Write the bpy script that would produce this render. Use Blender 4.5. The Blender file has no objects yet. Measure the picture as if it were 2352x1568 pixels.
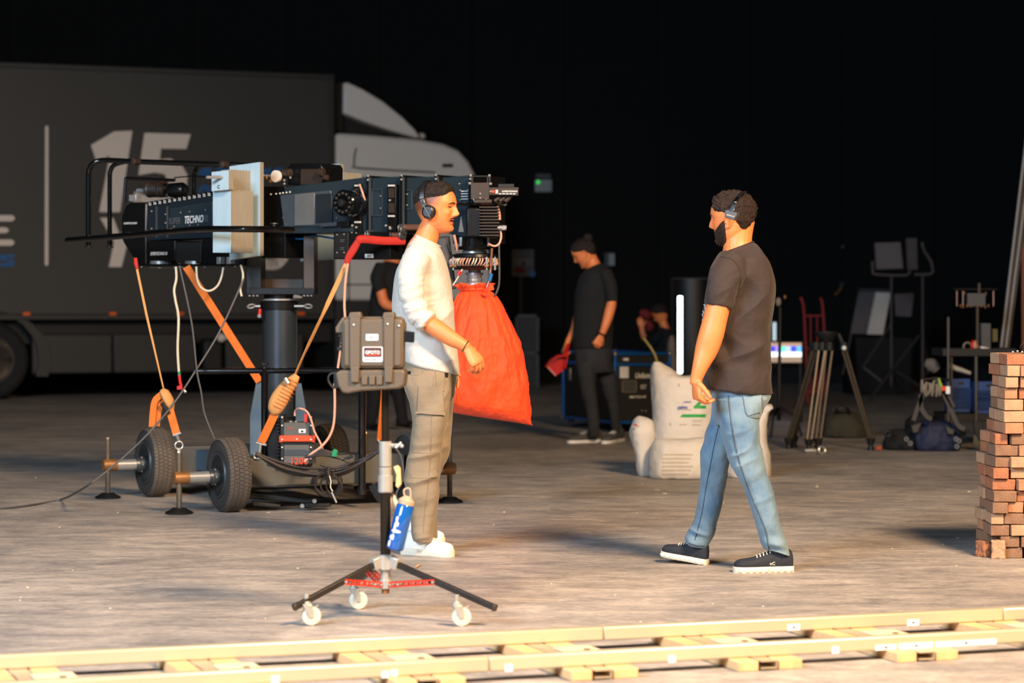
import bpy, math, random
import numpy as np
from mathutils import Vector, Matrix
random.seed(7)
C = bpy.context.scene.collection
sc = bpy.context.scene
# ---------------------------------------------------------------- camera, world, lights
FPX = 85/36*2352; CAMH = 1.19; HZ = 700.0
PITCH = math.atan((784-HZ)/FPX); CP, SP = math.cos(PITCH), math.sin(PITCH)
cd = bpy.data.cameras.new('camera'); cam = bpy.data.objects.new('camera', cd); C.objects.link(cam)
cam.location = (0, 0, CAMH); cam.rotation_euler = (math.pi/2-PITCH, 0, 0)
cd.lens = 85; cd.sensor_width = 36; cd.clip_end = 200
cd.dof.use_dof = True; cd.dof.focus_distance = 11.6; cd.dof.aperture_fstop = 2.8
sc.camera = cam
sc.view_settings.view_transform = 'Standard'; sc.view_settings.look = 'None'; sc.view_settings.gamma = 1
sc.view_settings.use_curve_mapping = False; sc.view_settings.exposure = 0.0
w = bpy.data.worlds.new('world'); sc.world = w; w.use_nodes = True
w.node_tree.nodes['Background'].inputs[0].default_value = (0.75, 0.88, 1, 1)
w.node_tree.nodes['Background'].inputs[1].default_value = 0.02
def area(name, loc, aim, size, power, col, sy=None):
    l = bpy.data.lights.new(name, 'AREA'); l.energy = power; l.color = col
    l.shape = 'RECTANGLE'; l.size = size; l.size_y = sy or size
    o = bpy.data.objects.new(name, l); C.objects.link(o); o.location = loc
    o.rotation_euler = (Vector(aim)-Vector(loc)).to_track_quat('-Z', 'Y').to_euler()
    return o
sl_ = bpy.data.lights.new('warm_lamp', 'SPOT'); sl_.energy = 12500; sl_.color = (1, .69, .41); sl_.spot_size = math.radians(104); sl_.spot_blend = 1.0; sl_.shadow_soft_size = 1.15
so_ = bpy.data.objects.new('warm_lamp', sl_); C.objects.link(so_); so_.location = (4.6, 3.2, 7.4); so_.rotation_euler = (Vector((.5, 9.1, 0))-so_.location).to_track_quat('-Z', 'Y').to_euler()
area('door_daylight', (-5.5, 2.0, 5.2), (-0.8, 11.8, 0.5), 4.2, 1900, (.62, .80, 1), 3.0)

# ---------------------------------------------------------------- projection and frames
def ray(px, py):
    x = (px-1176)/FPX; v = (784-py)/FPX
    return Vector((x, CP+v*SP, -SP+v*CP))
def at(px, py, Y):
    d = ray(px, py); t = Y/d.y; return Vector((t*d.x, Y, CAMH+t*d.z))
def gr(px, py, z=0.0):
    d = ray(px, py); t = (z-CAMH)/d.z; return Vector((t*d.x, t*d.y, z))
def onz(px, Y, z): return Vector(((px-1176)/FPX*Y, Y, z))
class Fr:
    """vertical plane through a point, u to the right, n away from the viewer"""
    def __init__(s, px, Y, ang=0):
        s.o = onz(px, Y, 0); a = math.radians(ang)
        s.u = Vector((math.cos(a), math.sin(a), 0)); s.n = Vector((-math.sin(a), math.cos(a), 0)); s.Y = Y
    def p(s, px, py, off=0.0):
        d = ray(px, py); c = Vector((0, 0, CAMH)); t = (s.o+s.n*off-c).dot(s.n)/d.dot(s.n)
        return c+d*t
    def m(s, px): return px/(FPX/s.Y)
Z = Vector((0, 0, 1)); X = Vector((1, 0, 0)); YV = Vector((0, 1, 0))

# ---------------------------------------------------------------- materials
def lin(c):
    c = c/255.0
    return c/12.92 if c <= .04045 else ((c+.055)/1.055)**2.4
def rgb(c): return (lin(c[0]), lin(c[1]), lin(c[2]), 1)
def mat(name, col, rough=.5, metal=0, var=.10, ns=6, bump=0, bs=60, stretch=(1, 1, 1), spec=.5, col2=None, emit=0, coat=0, alpha=1, sheen=0, sss=0, attr=None, trans=0):
    m = bpy.data.materials.new(name); m.use_nodes = True; nt = m.node_tree; b = nt.nodes['Principled BSDF']
    def setin(k, v):
        if k in b.inputs: b.inputs[k].default_value = v
    c = rgb(col); setin('Roughness', rough); setin('Metallic', metal); setin('Specular IOR Level', spec); setin('Coat Weight', coat)
    setin('Alpha', alpha); setin('Sheen Weight', sheen); setin('Transmission Weight', trans)
    if sss: setin('Subsurface Weight', sss); setin('Subsurface Radius', (.012, .005, .003)); setin('Subsurface Scale', 1.0)
    tc = nt.nodes.new('ShaderNodeTexCoord'); mp = nt.nodes.new('ShaderNodeMapping'); mp.inputs['Scale'].default_value = stretch
    nt.links.new(tc.outputs['Object'], mp.inputs[0])
    nz = nt.nodes.new('ShaderNodeTexNoise'); nz.inputs['Scale'].default_value = ns; nz.inputs['Detail'].default_value = 6; nz.inputs['Roughness'].default_value = .62
    nt.links.new(mp.outputs[0], nz.inputs['Vector'])
    rp = nt.nodes.new('ShaderNodeValToRGB'); rp.color_ramp.elements[0].position = .3; rp.color_ramp.elements[1].position = .7
    c2 = rgb(col2) if col2 else tuple(min(1, x*(1+var)) for x in c[:3])+(1,)
    c1 = c if col2 else tuple(x*(1-var) for x in c[:3])+(1,)
    rp.color_ramp.elements[0].color = c1; rp.color_ramp.elements[1].color = c2
    nt.links.new(nz.outputs['Fac'], rp.inputs[0]); src = rp.outputs[0]
    if attr:
        at_ = nt.nodes.new('ShaderNodeAttribute'); at_.attribute_name = attr
        mx = nt.nodes.new('ShaderNodeMix'); mx.data_type = 'RGBA'; mx.blend_type = 'MULTIPLY'; mx.inputs[0].default_value = 1
        nt.links.new(src, mx.inputs[6]); nt.links.new(at_.outputs['Color'], mx.inputs[7]); src = mx.outputs[2]
    nt.links.new(src, b.inputs['Base Color'])
    if emit:
        setin('Emission Strength', emit); nt.links.new(src, b.inputs['Emission Color'])
    if bump:
        n2 = nt.nodes.new('ShaderNodeTexNoise'); n2.inputs['Scale'].default_value = bs; n2.inputs['Detail'].default_value = 4
        nt.links.new(mp.outputs[0], n2.inputs['Vector'])
        bp = nt.nodes.new('ShaderNodeBump'); bp.inputs['Strength'].default_value = bump; bp.inputs['Distance'].default_value = .01
        nt.links.new(n2.outputs['Fac'], bp.inputs['Height']); nt.links.new(bp.outputs[0], b.inputs['Normal'])
    return m

# ---------------------------------------------------------------- mesh builder
ORG = {}
def catmull(P, k=4):
    P = np.array(P, float); n = len(P); out = []
    if n < 3: return P
    for i in range(n-1):
        p0 = P[max(i-1, 0)]; p1 = P[i]; p2 = P[i+1]; p3 = P[min(i+2, n-1)]
        for j in range(k):
            t = j/k
            out.append(.5*((2*p1)+(-p0+p2)*t+(2*p0-5*p1+4*p2-p3)*t*t+(-p0+3*p1-3*p2+p3)*t**3))
    out.append(P[-1]); return np.array(out)
class MB:
    def __init__(s): s.v = []; s.f = []; s.mi = []; s.cm = 0
    def add(s, vs, fs):
        o = len(s.v); s.v += [tuple(x) for x in vs]
        for f in fs: s.f.append(tuple(i+o for i in f)); s.mi.append(s.cm)
        return s
    def hexa(s, a, b):  # two quads loops
        n = len(a)
        fs = [tuple(range(n))[::-1], tuple(range(n, 2*n))]+[(i, (i+1) % n, n+(i+1) % n, n+i) for i in range(n)]
        return s.add(list(a)+list(b), fs)
    def box(s, c, size, u=X, n=YV, z=Z):
        c = Vector(c); a, b, h = [x/2 for x in size]
        lo = [c+u*i*a+n*j*b-z*h for i, j in ((-1, -1), (1, -1), (1, 1), (-1, 1))]
        return s.hexa(lo, [p+z*2*h for p in lo])
    def prism(s, fr, poly, o0, o1, sh=False):
        """pixel polygon on the frame's plane, extruded between two offsets along its normal"""
        if sh: a = [fr.p(x, y, 0)+fr.n*o0 for x, y in poly]
        else: a = [fr.p(x, y, min(o0, o1)) for x, y in poly]
        return s.hexa(a, [p+fr.n*abs(o1-o0) for p in a])
    def rect(s, fr, x0, y0, x1, y1, o0, o1): return s.prism(fr, [(x0, y1), (x1, y1), (x1, y0), (x0, y0)], o0, o1)
    def loft(s, rings, cap=True):
        n = len(rings[0]); vs = [p for r in rings for p in r]; fs = []
        for i in range(len(rings)-1):
            for j in range(n): fs.append((i*n+j, i*n+(j+1) % n, (i+1)*n+(j+1) % n, (i+1)*n+j))
        if cap: fs.append(tuple(range(n))[::-1]); fs.append(tuple(range((len(rings)-1)*n, len(rings)*n)))
        return s.add(vs, fs)
    def tube(s, pts, r, n=8, k=0, cap=True, flat=None, ref=None):
        """tube along points; r number or list; flat: second radius as a fraction, along ref"""
        pts = [Vector(p) for p in pts]
        rs = [r]*len(pts) if isinstance(r, (int, float)) else list(r)
        if k and len(pts) > 2:
            q = catmull([list(p)+[a] for p, a in zip(pts, rs)], k); pts = [Vector(a[:3]) for a in q]; rs = [a[3] for a in q]
        rings = []; prev = None
        for i, p in enumerate(pts):
            t = (pts[min(i+1, len(pts)-1)]-pts[max(i-1, 0)]).normalized()
            if ref is not None: a = Vector(ref)-t*t.dot(Vector(ref))
            elif prev is None: a = t.cross(Z) if abs(t.z) < .9 else t.cross(YV)
            else: a = prev-t*prev.dot(t)
            a.normalize(); prev = a; b = t.cross(a)
            fl = flat or 1
            rings.append([p+a*math.cos(2*math.pi*j/n)*rs[i]+b*math.sin(2*math.pi*j/n)*rs[i]*fl for j in range(n)])
        return s.loft(rings, cap)
    def strap(s, pts, w, t, wdir, k=0):
        """flat webbing: width along wdir"""
        pts = [Vector(p) for p in pts]
        if k: pts = [Vector(a) for a in catmull([list(p) for p in pts], k)]
        rings = []
        for i, p in enumerate(pts):
            tg = (pts[min(i+1, len(pts)-1)]-pts[max(i-1, 0)]).normalized()
            wd = wdir[i*(len(wdir)-1)//max(1, len(pts)-1)] if isinstance(wdir, list) else wdir
            a = (Vector(wd)-tg*tg.dot(Vector(wd))).normalized(); b = tg.cross(a)
            rings.append([p+a*w/2+b*t/2, p-a*w/2+b*t/2, p-a*w/2-b*t/2, p+a*w/2-b*t/2])
        return s.loft(rings)
    def lathe(s, prof, o, ax=Z, n=24, cap=True):
        """prof: (distance along axis, radius)"""
        o = Vector(o); ax = Vector(ax).normalized(); a = ax.cross(Z) if abs(ax.z) < .9 else ax.cross(YV)
        a.normalize(); b = ax.cross(a)
        rings = [[o+ax*h+(a*math.cos(2*math.pi*j/n)+b*math.sin(2*math.pi*j/n))*max(r, 1e-4) for j in range(n)] for h, r in prof]
        return s.loft(rings, cap)
    def cyl(s, p, q, r, n=12): return s.tube([p, q], r, n)
    def torus(s, c, ax, R, r, n=24, m=8, arc=1.0, a0=0):
        c = Vector(c); ax = Vector(ax).normalized(); a = ax.cross(Z) if abs(ax.z) < .9 else ax.cross(YV)
        a.normalize(); b = ax.cross(a); N = max(3, int(n*arc)); rings = []
        for i in range(N+(0 if arc >= 1 else 1)):
            th = a0+2*math.pi*arc*i/N; d = a*math.cos(th)+b*math.sin(th)
            rings.append([c+d*(R+r*math.cos(2*math.pi*j/m))+ax*r*math.sin(2*math.pi*j/m) for j in range(m)])
        if arc >= 1:
            vs = [p for rr in rings for p in rr]
            fs = [(i*m+j, i*m+(j+1) % m, ((i+1) % N)*m+(j+1) % m, ((i+1) % N)*m+j) for i in range(N) for j in range(m)]
            return s.add(vs, fs)
        return s.loft(rings)
    def ell(s, c, rx, ry, rz, u=X, n=YV, z=Z, k=12):
        c = Vector(c); rings = []
        for i in range(1, k):
            th = math.pi*i/k; rings.append([c+u*rx*math.sin(th)*math.cos(2*math.pi*j/(2*k))+n*ry*math.sin(th)*math.sin(2*math.pi*j/(2*k))-z*rz*math.cos(th) for j in range(2*k)])
        return s.loft(rings)
    def build(s, name, m, parent=None, bev=0, smooth=35, label=None, kind=None, origin=None):
        me = bpy.data.meshes.new(name)
        o = bpy.data.objects.new(name, me); C.objects.link(o)
        V = np.array(s.v, float)
        if parent is not None: og = ORG[parent.name]; o.parent = parent
        else:
            og = np.array([V[:, 0].mean(), V[:, 1].mean(), V[:, 2].min()]) if origin is None else np.array(origin); o.location = og
        ORG[o.name] = og
        me.from_pydata((V-og).tolist(), [], s.f)
        ms = m if isinstance(m, (list, tuple)) else [m]
        for x in ms: me.materials.append(x)
        if len(ms) > 1: me.polygons.foreach_set('material_index', s.mi)
        import bmesh
        bm = bmesh.new(); bm.from_mesh(me); bmesh.ops.recalc_face_normals(bm, faces=bm.faces); bm.to_mesh(me); bm.free()
        me.polygons.foreach_set('use_smooth', [True]*len(me.polygons))
        me.set_sharp_from_angle(angle=math.radians(smooth))
        if bev:
            b = o.modifiers.new('bevel', 'BEVEL'); b.width = bev; b.segments = 2; b.limit_method = 'ANGLE'; b.angle_limit = math.radians(40)
        if label: o['label'] = label
        if kind: o['kind'] = kind
        return o
def thing(name, label, cat, loc, group=None, kind=None):
    o = bpy.data.objects.new(name, None); C.objects.link(o); o.location = loc; o.empty_display_size = .1
    ORG[o.name] = np.array(loc, float); o['label'] = label; o['category'] = cat
    if group: o['group'] = group
    if kind: o['kind'] = kind
    return o
def tag(o, label, cat, group=None):
    o['label'] = label; o['category'] = cat
    if group: o['group'] = group
    return o
def text(s, fr, px, py, hpx, m, parent, off=-.002, name='lettering', bold=0, sx=1.0, skew=0, slope=0, align='LEFT', depth=.0006, label=None, body=None):
    cu = bpy.data.curves.new(name, 'FONT'); cu.body = s; cu.extrude = depth/2; cu.offset = bold; cu.align_x = align; cu.resolution_u = 3
    t = bpy.data.objects.new('tmp', cu); C.objects.link(t); dg = bpy.context.evaluated_depsgraph_get()
    me = bpy.data.meshes.new_from_object(t.evaluated_get(dg)); bpy.data.objects.remove(t)
    h = fr.m(hpx)/.70; o0 = fr.p(px, py, off)
    mb = MB(); sl = math.tan(math.radians(slope))
    mb.add([o0+fr.u*(v.co.x*h*sx+v.co.y*h*skew)+Z*(v.co.y*h+v.co.x*h*sx*sl)-fr.n*(v.co.z) for v in me.vertices], [tuple(p.vertices) for p in me.polygons])
    bpy.data.meshes.remove(me)
    return mb.build(name, m, parent, smooth=30, label=label)

# ---------------------------------------------------------------- soft forms
def _h(ix, iy, iz, sd):
    n = (ix*374761393+iy*668265263+iz*2147483647+sd*974634777) & 0xffffffff
    n = ((n ^ (n >> 13))*1274126177) & 0xffffffff
    return ((n ^ (n >> 16)) & 0xffff)/65535.0
def vnoise(p, sd=0):
    p = np.asarray(p, float); i = np.floor(p).astype(np.int64); f = p-i; f = f*f*(3-2*f); r = 0
    for dx in (0, 1):
        for dy in (0, 1):
            for dz in (0, 1):
                wgt = (f[:, 0] if dx else 1-f[:, 0])*(f[:, 1] if dy else 1-f[:, 1])*(f[:, 2] if dz else 1-f[:, 2])
                r = r+wgt*_h(i[:, 0]+dx, i[:, 1]+dy, i[:, 2]+dz, sd)
    return r*2-1
def fbm(p, sd=0, o=3):
    r = 0; a = 1
    for k in range(o): r = r+a*vnoise(p*2**k, sd+k); a *= .5
    return r
def remesh(mb, vox, it=4):
    me = bpy.data.meshes.new('t'); me.from_pydata(mb.v, [], mb.f)
    import bmesh
    bm = bmesh.new(); bm.from_mesh(me); bmesh.ops.recalc_face_normals(bm, faces=bm.faces); bm.to_mesh(me); bm.free()
    o = bpy.data.objects.new('t', me); C.objects.link(o)
    r = o.modifiers.new('r', 'REMESH'); r.mode = 'VOXEL'; r.voxel_size = vox
    s = o.modifiers.new('s', 'SMOOTH'); s.factor = .5; s.iterations = it
    e = o.evaluated_get(bpy.context.evaluated_depsgraph_get()); m2 = bpy.data.meshes.new_from_object(e)
    n = len(m2.vertices); co = np.empty(n*3); m2.vertices.foreach_get('co', co); no = np.empty(n*3); m2.vertices.foreach_get('normal', no)
    fs = [tuple(p.vertices) for p in m2.polygons]
    bpy.data.objects.remove(o); bpy.data.meshes.remove(me); bpy.data.meshes.remove(m2)
    return co.reshape(-1, 3), no.reshape(-1, 3), fs
def folds(V, N, specs, sd=1):
    """specs: (centre, axis along which the folds repeat, reach, height, folds per metre, stretch)"""
    D = np.zeros(len(V))
    for k, (c, ax, R, amp, fh, fl) in enumerate(specs):
        ax = np.array(Vector(ax).normalized()); q = V-np.array(c)
        d2 = (q**2).sum(1); wt = np.exp(-d2/(R*R)); al = q@ax; pr = q-al[:, None]*ax
        P = pr*fl; P = P+ax[None, :]*(al*fh)[:, None]
        P = P+fbm(V*4, sd+9*k, 2)[:, None]*.5
        n = vnoise(P, sd+k); D += wt*amp*2.1*(.8-2.4*np.abs(n))
    return V+N*D[:, None]
def soft(name, VNF, m, parent, col=None, specs=None, sd=1, base=0, bf=7, label=None):
    V, N, F = VNF
    if base: V = V+N*(fbm(V*bf, sd, 3)*base)[:, None]
    if specs: V = folds(V, N, specs, sd)
    me = bpy.data.meshes.new(name); o = bpy.data.objects.new(name, me); C.objects.link(o); o.parent = parent
    og = ORG[parent.name]; ORG[o.name] = og
    me.from_pydata((V-og).tolist(), [], F); me.materials.append(m); me.polygons.foreach_set('use_smooth', [True]*len(me.polygons))
    if col is not None:
        a = me.color_attributes.new('tint', 'FLOAT_COLOR', 'POINT'); a.data.foreach_set('color', np.hstack([col, np.ones((len(V), 1))]).ravel())
    if label: o['label'] = label
    return o
from mathutils.bvhtree import BVHTree
def bvh(V, F): return BVHTree.FromPolygons([tuple(v) for v in V], F)
def proj(B, px, py, push=.002):
    d = ray(px, py).normalized(); h = B.ray_cast(Vector((0, 0, CAMH)), d)
    if h[0] is None: h = B.find_nearest(at(px, py, 11))
    n = h[1] if h[1].dot(d) < 0 else -h[1]
    return h[0]+n*push, n
def seam(B, pts, r, name, m, par, push=.001, k=6):
    q = catmull(pts, k) if len(pts) > 2 else pts
    return MB().tube([proj(B, a[0], a[1], push)[0] for a in q], r, 6).build(name, m, par)
def patch(B, quad, name, m, par, t0=-.004, t1=.004, nx=8, ny=8, r=0):
    """thin sewn piece lying on a surface; quad: TL, TR, BR, BL pixels"""
    g = []
    for j in range(ny+1):
        v = j/ny
        for i in range(nx+1):
            u = i/nx; x = (1-v)*((1-u)*quad[0][0]+u*quad[1][0])+v*((1-u)*quad[3][0]+u*quad[2][0]); y = (1-v)*((1-u)*quad[0][1]+u*quad[1][1])+v*((1-u)*quad[3][1]+u*quad[2][1]); g.append(proj(B, x, y, 0))
    top = [p+n*t1 for p, n in g]; bot = [p+n*t0 for p, n in g]; N_ = len(g); w_ = nx+1; fs = []
    for j in range(ny):
        for i in range(nx): a = j*w_+i; fs += [(a, a+1, a+1+w_, a+w_), (N_+a+w_, N_+a+1+w_, N_+a+1, N_+a)]
    rim = [i for i in range(w_)]+[j*w_+nx for j in range(1, ny+1)]+[ny*w_+i for i in range(nx-1, -1, -1)]+[j*w_ for j in range(ny-1, 0, -1)]
    for a, b in zip(rim, rim[1:]+rim[:1]): fs.append((a, N_+a, N_+b, b))
    return MB().add(top+bot, fs).build(name, m, par, smooth=60)
def limb(mb, pts, Y, n=20, k=4, e=2.0, ends=True):
    """pts: (px, py, dY, half width px, half depth m)"""
    q = catmull(pts, k) if len(pts) > 2 else np.array(pts, float)
    c = [at(a[0], a[1], Y+a[2]) for a in q]; rings = []
    def ring(p, t, r1, r2):
        a1 = t.cross(YV).normalized(); a2 = t.cross(a1)
        r = []
        for j in range(n):
            th = 2*math.pi*j/n; cc, ss = math.cos(th), math.sin(th)
            r.append(p+a1*math.copysign(abs(cc)**(2/e), cc)*r1+a2*math.copysign(abs(ss)**(2/e), ss)*r2)
        return r
    for i, p in enumerate(c):
        t = (c[min(i+1, len(c)-1)]-c[max(i-1, 0)]).normalized(); r1 = q[i][3]*(Y+q[i][2])/FPX; r2 = q[i][4]
        if i == 0 and ends: rings.append(ring(p-t*min(r1, r2)*.5, t, r1*.6, r2*.6))
        rings.append(ring(p, t, r1, r2))
        if i == len(c)-1 and ends: rings.append(ring(p+t*min(r1, r2)*.5, t, r1*.6, r2*.6))
    mb.loft(rings)
def rows(mb, R, Y, n=32, k=4, e=2.3):
    """R: (py at left, py at right, x left, x right, half depth m, dY)"""
    q = catmull(R, k); rings = []
    for a in q:
        l = at(a[2], a[0], Y+a[5]); r = at(a[3], a[1], Y+a[5]); c = (l+r)/2; h = (r-l)/2
        rr = []
        for j in range(n):
            th = 2*math.pi*j/n; cc, ss = math.cos(th), math.sin(th)
            rr.append(c+h*math.copysign(abs(cc)**(2/e), cc)+YV*math.copysign(abs(ss)**(2/e), ss)*a[4])
        rings.append(rr)
    mb.loft(rings)
# ---------------------------------------------------------------- setting
def floor_mat():
    m = bpy.data.materials.new('polished_concrete'); m.use_nodes = True; nt = m.node_tree; b = nt.nodes['Principled BSDF']; L = nt.links.new
    tc = nt.nodes.new('ShaderNodeTexCoord')
    def nz(sc_, det=6, st=(1, 1, 1), r=.6, dist=0):
        mp = nt.nodes.new('ShaderNodeMapping'); mp.inputs['Scale'].default_value = st; L(tc.outputs['Object'], mp.inputs[0])
        n = nt.nodes.new('ShaderNodeTexNoise'); n.inputs['Scale'].default_value = sc_; n.inputs['Detail'].default_value = det; n.inputs['Roughness'].default_value = r; n.inputs['Distortion'].default_value = dist
        L(mp.outputs[0], n.inputs['Vector']); return n.outputs['Fac']
    def ramp(f, a, b_, ca, cb):
        r = nt.nodes.new('ShaderNodeValToRGB'); r.color_ramp.elements[0].position = a; r.color_ramp.elements[1].position = b_
        r.color_ramp.elements[0].color = ca; r.color_ramp.elements[1].color = cb; L(f, r.inputs[0]); return r.outputs[0]
    def mix(a, b_, fac, bt='MIX'):
        x = nt.nodes.new('ShaderNodeMix'); x.data_type = 'RGBA'; x.blend_type = bt
        if isinstance(fac, float): x.inputs[0].default_value = fac
        else: L(fac, x.inputs[0])
        L(a, x.inputs[6]); L(b_, x.inputs[7]); return x.outputs[2]
    base = ramp(nz(.8, 8, dist=.6), .32, .68, rgb((154, 147, 141)), rgb((196, 185, 173)))
    mid = ramp(nz(5, 8, (.6, 1.3, 1), .68, .8), .36, .66, (.60, .61, .64, 1), (1.16, 1.13, 1.1, 1))
    c = mix(base, mid, 1.0, 'MULTIPLY')
    fine = ramp(nz(34, 6, (.5, 1.5, 1), .7, 1.5), .38, .62, (.66, .67, .70, 1), (1.14, 1.13, 1.12, 1))
    c = mix(c, fine, 1.0, 'MULTIPLY')
    scr = ramp(nz(16, 3, (.12, 2.6, 1), .5, 2.0), .62, .70, (0, 0, 0, 1), (1, 1, 1, 1))
    wn = nt.nodes.new('ShaderNodeRGB'); wn.outputs[0].default_value = rgb((105, 104, 108))
    sf = nt.nodes.new('ShaderNodeMath'); sf.operation = 'MULTIPLY'; sf.inputs[1].default_value = .7; L(scr, sf.inputs[0])
    c = mix(c, wn.outputs[0], sf.outputs[0])
    spk = ramp(nz(75, 2, r=.5), .735, .75, (0, 0, 0, 1), (1, 1, 1, 1))
    w2 = nt.nodes.new('ShaderNodeRGB'); w2.outputs[0].default_value = rgb((225, 215, 200)); c = mix(c, w2.outputs[0], spk)
    L(c, b.inputs['Base Color'])
    ro = ramp(nz(3, 6, dist=1), .3, .7, (.42, .42, .42, 1), (.66, .66, .66, 1)); L(ro, b.inputs['Roughness'])
    bp = nt.nodes.new('ShaderNodeBump'); bp.inputs['Strength'].default_value = .12; bp.inputs['Distance'].default_value = .01
    L(nz(14, 8, (.5, 1.4, 1), .7, 1.0), bp.inputs['Height']); L(bp.outputs[0], b.inputs['Normal'])
    return m
def struct(mb, name, m):
    o = mb.build(name, m, None, origin=(0, 0, 0)); o['kind'] = 'structure'; return o
struct(MB().box((0, 20, -.05), (44, 52, .1)), 'floor', floor_mat())
M_wall = mat('black_wall_cladding', (5, 5, 5), .95, var=.2, ns=2, bump=.2, bs=30)
WY = 36.5
wb = struct(MB().box((0, WY+.3, 5), (44, .3, 10)), 'wall_back', M_wall)
struct(MB().box((21.9, 20, 5), (.3, 34, 10)), 'wall_right', M_wall)
struct(MB().box((-21.9, 20, 5), (.3, 34, 10)), 'wall_left', M_wall)
struct(MB().box((0, 22, 10.1), (44, 30, .2)), 'ceiling', M_wall)
pw = None
for i in range(24):  # upright cladding panels standing proud of the back wall
    x = -16+i*1.4
    p = MB().box((x+.7, WY+.11, 4.9), (1.385, .06, 9.8)).build('panel', M_wall, wb, bev=.006)
struct(MB().box((0, WY+.05, .12), (44, .06, .24)), 'baseboard_back', mat('dark_skirting', (10, 10, 10), .8))
# ---------------------------------------------------------------- people
M_skin = mat('skin', (226, 128, 72), .5, var=.05, ns=30, bump=.06, bs=240, attr='tint', sss=.12)
M_skin_plain = mat('skin_lid', (205, 122, 78), .5, var=.04, ns=30)
M_hair = mat('dark_hair', (34, 24, 20), .55, var=.4, ns=90, bump=.7, bs=260, spec=.35)
M_hair2 = mat('brown_curls', (44, 30, 24), .6, var=.4, ns=90, bump=.8, bs=220, spec=.3)
M_beard = mat('beard_hair', (62, 44, 34), .7, var=.5, ns=120, bump=1.0, bs=320, spec=.2)
M_eye = mat('eye_white', (225, 215, 205), .15, var=.02)
M_iris = mat('brown_iris', (50, 28, 16), .15, var=.1)
M_teeth = mat('teeth', (235, 225, 210), .25, var=.02)
M_mouth = mat('mouth_inside', (90, 25, 20), .5)
M_white_cloth = mat('off_white_cotton', (190, 185, 176), .85, var=.03, ns=10, bump=.45, bs=26, sheen=.2)
M_khaki = mat('khaki_twill', (130, 114, 92), .85, var=.10, ns=9, bump=.45, bs=30, sheen=.15)
M_khaki2 = mat('khaki_seam', (134, 116, 94), .85, var=.07, ns=14)
M_brown_tee = mat('charcoal_brown_cotton', (46, 33, 28), .82, var=.07, ns=10, bump=.5, bs=22, sheen=.08)
M_brown_seam = mat('charcoal_brown_rib', (38, 28, 25), .85)
M_denim = mat('light_blue_denim', (68, 102, 130), .85, var=.16, ns=7, bump=.6, bs=34, sheen=.15, stretch=(1, 1, .6), col2=(120, 142, 152))
M_seam = mat('denim_seam', (60, 74, 88), .9, var=.3, ns=60)
M_stitch = mat('denim_stitch', (118, 116, 108), .9)
M_black_cloth = mat('black_cotton', (17, 17, 18), .9, var=.15, bump=.1, bs=200)
M_black_jean = mat('washed_black_denim', (38, 38, 40), .88, var=.2, ns=8, bump=.2, bs=200)
M_shoe_w = mat('white_leather', (238, 236, 232), .4, var=.02)
M_sole_w = mat('cream_rubber', (226, 214, 192), .6, var=.04)
M_shoe_n = mat('navy_knit', (32, 36, 46), .8, var=.25, ns=60, bump=.3, bs=400)
M_lace = mat('pale_lace', (220, 205, 180), .8)
M_plastic = mat('black_plastic', (24, 24, 26), .38, var=.15, bump=.05, bs=200)
M_greyp = mat('grey_plastic', (66, 68, 70), .45, var=.1)
M_chrome = mat('chrome', (210, 210, 212), .15, 1, var=.04)
M_shoe_g = mat('grey_suede', (78, 76, 74), .85, var=.15, bump=.2, bs=200)

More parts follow.
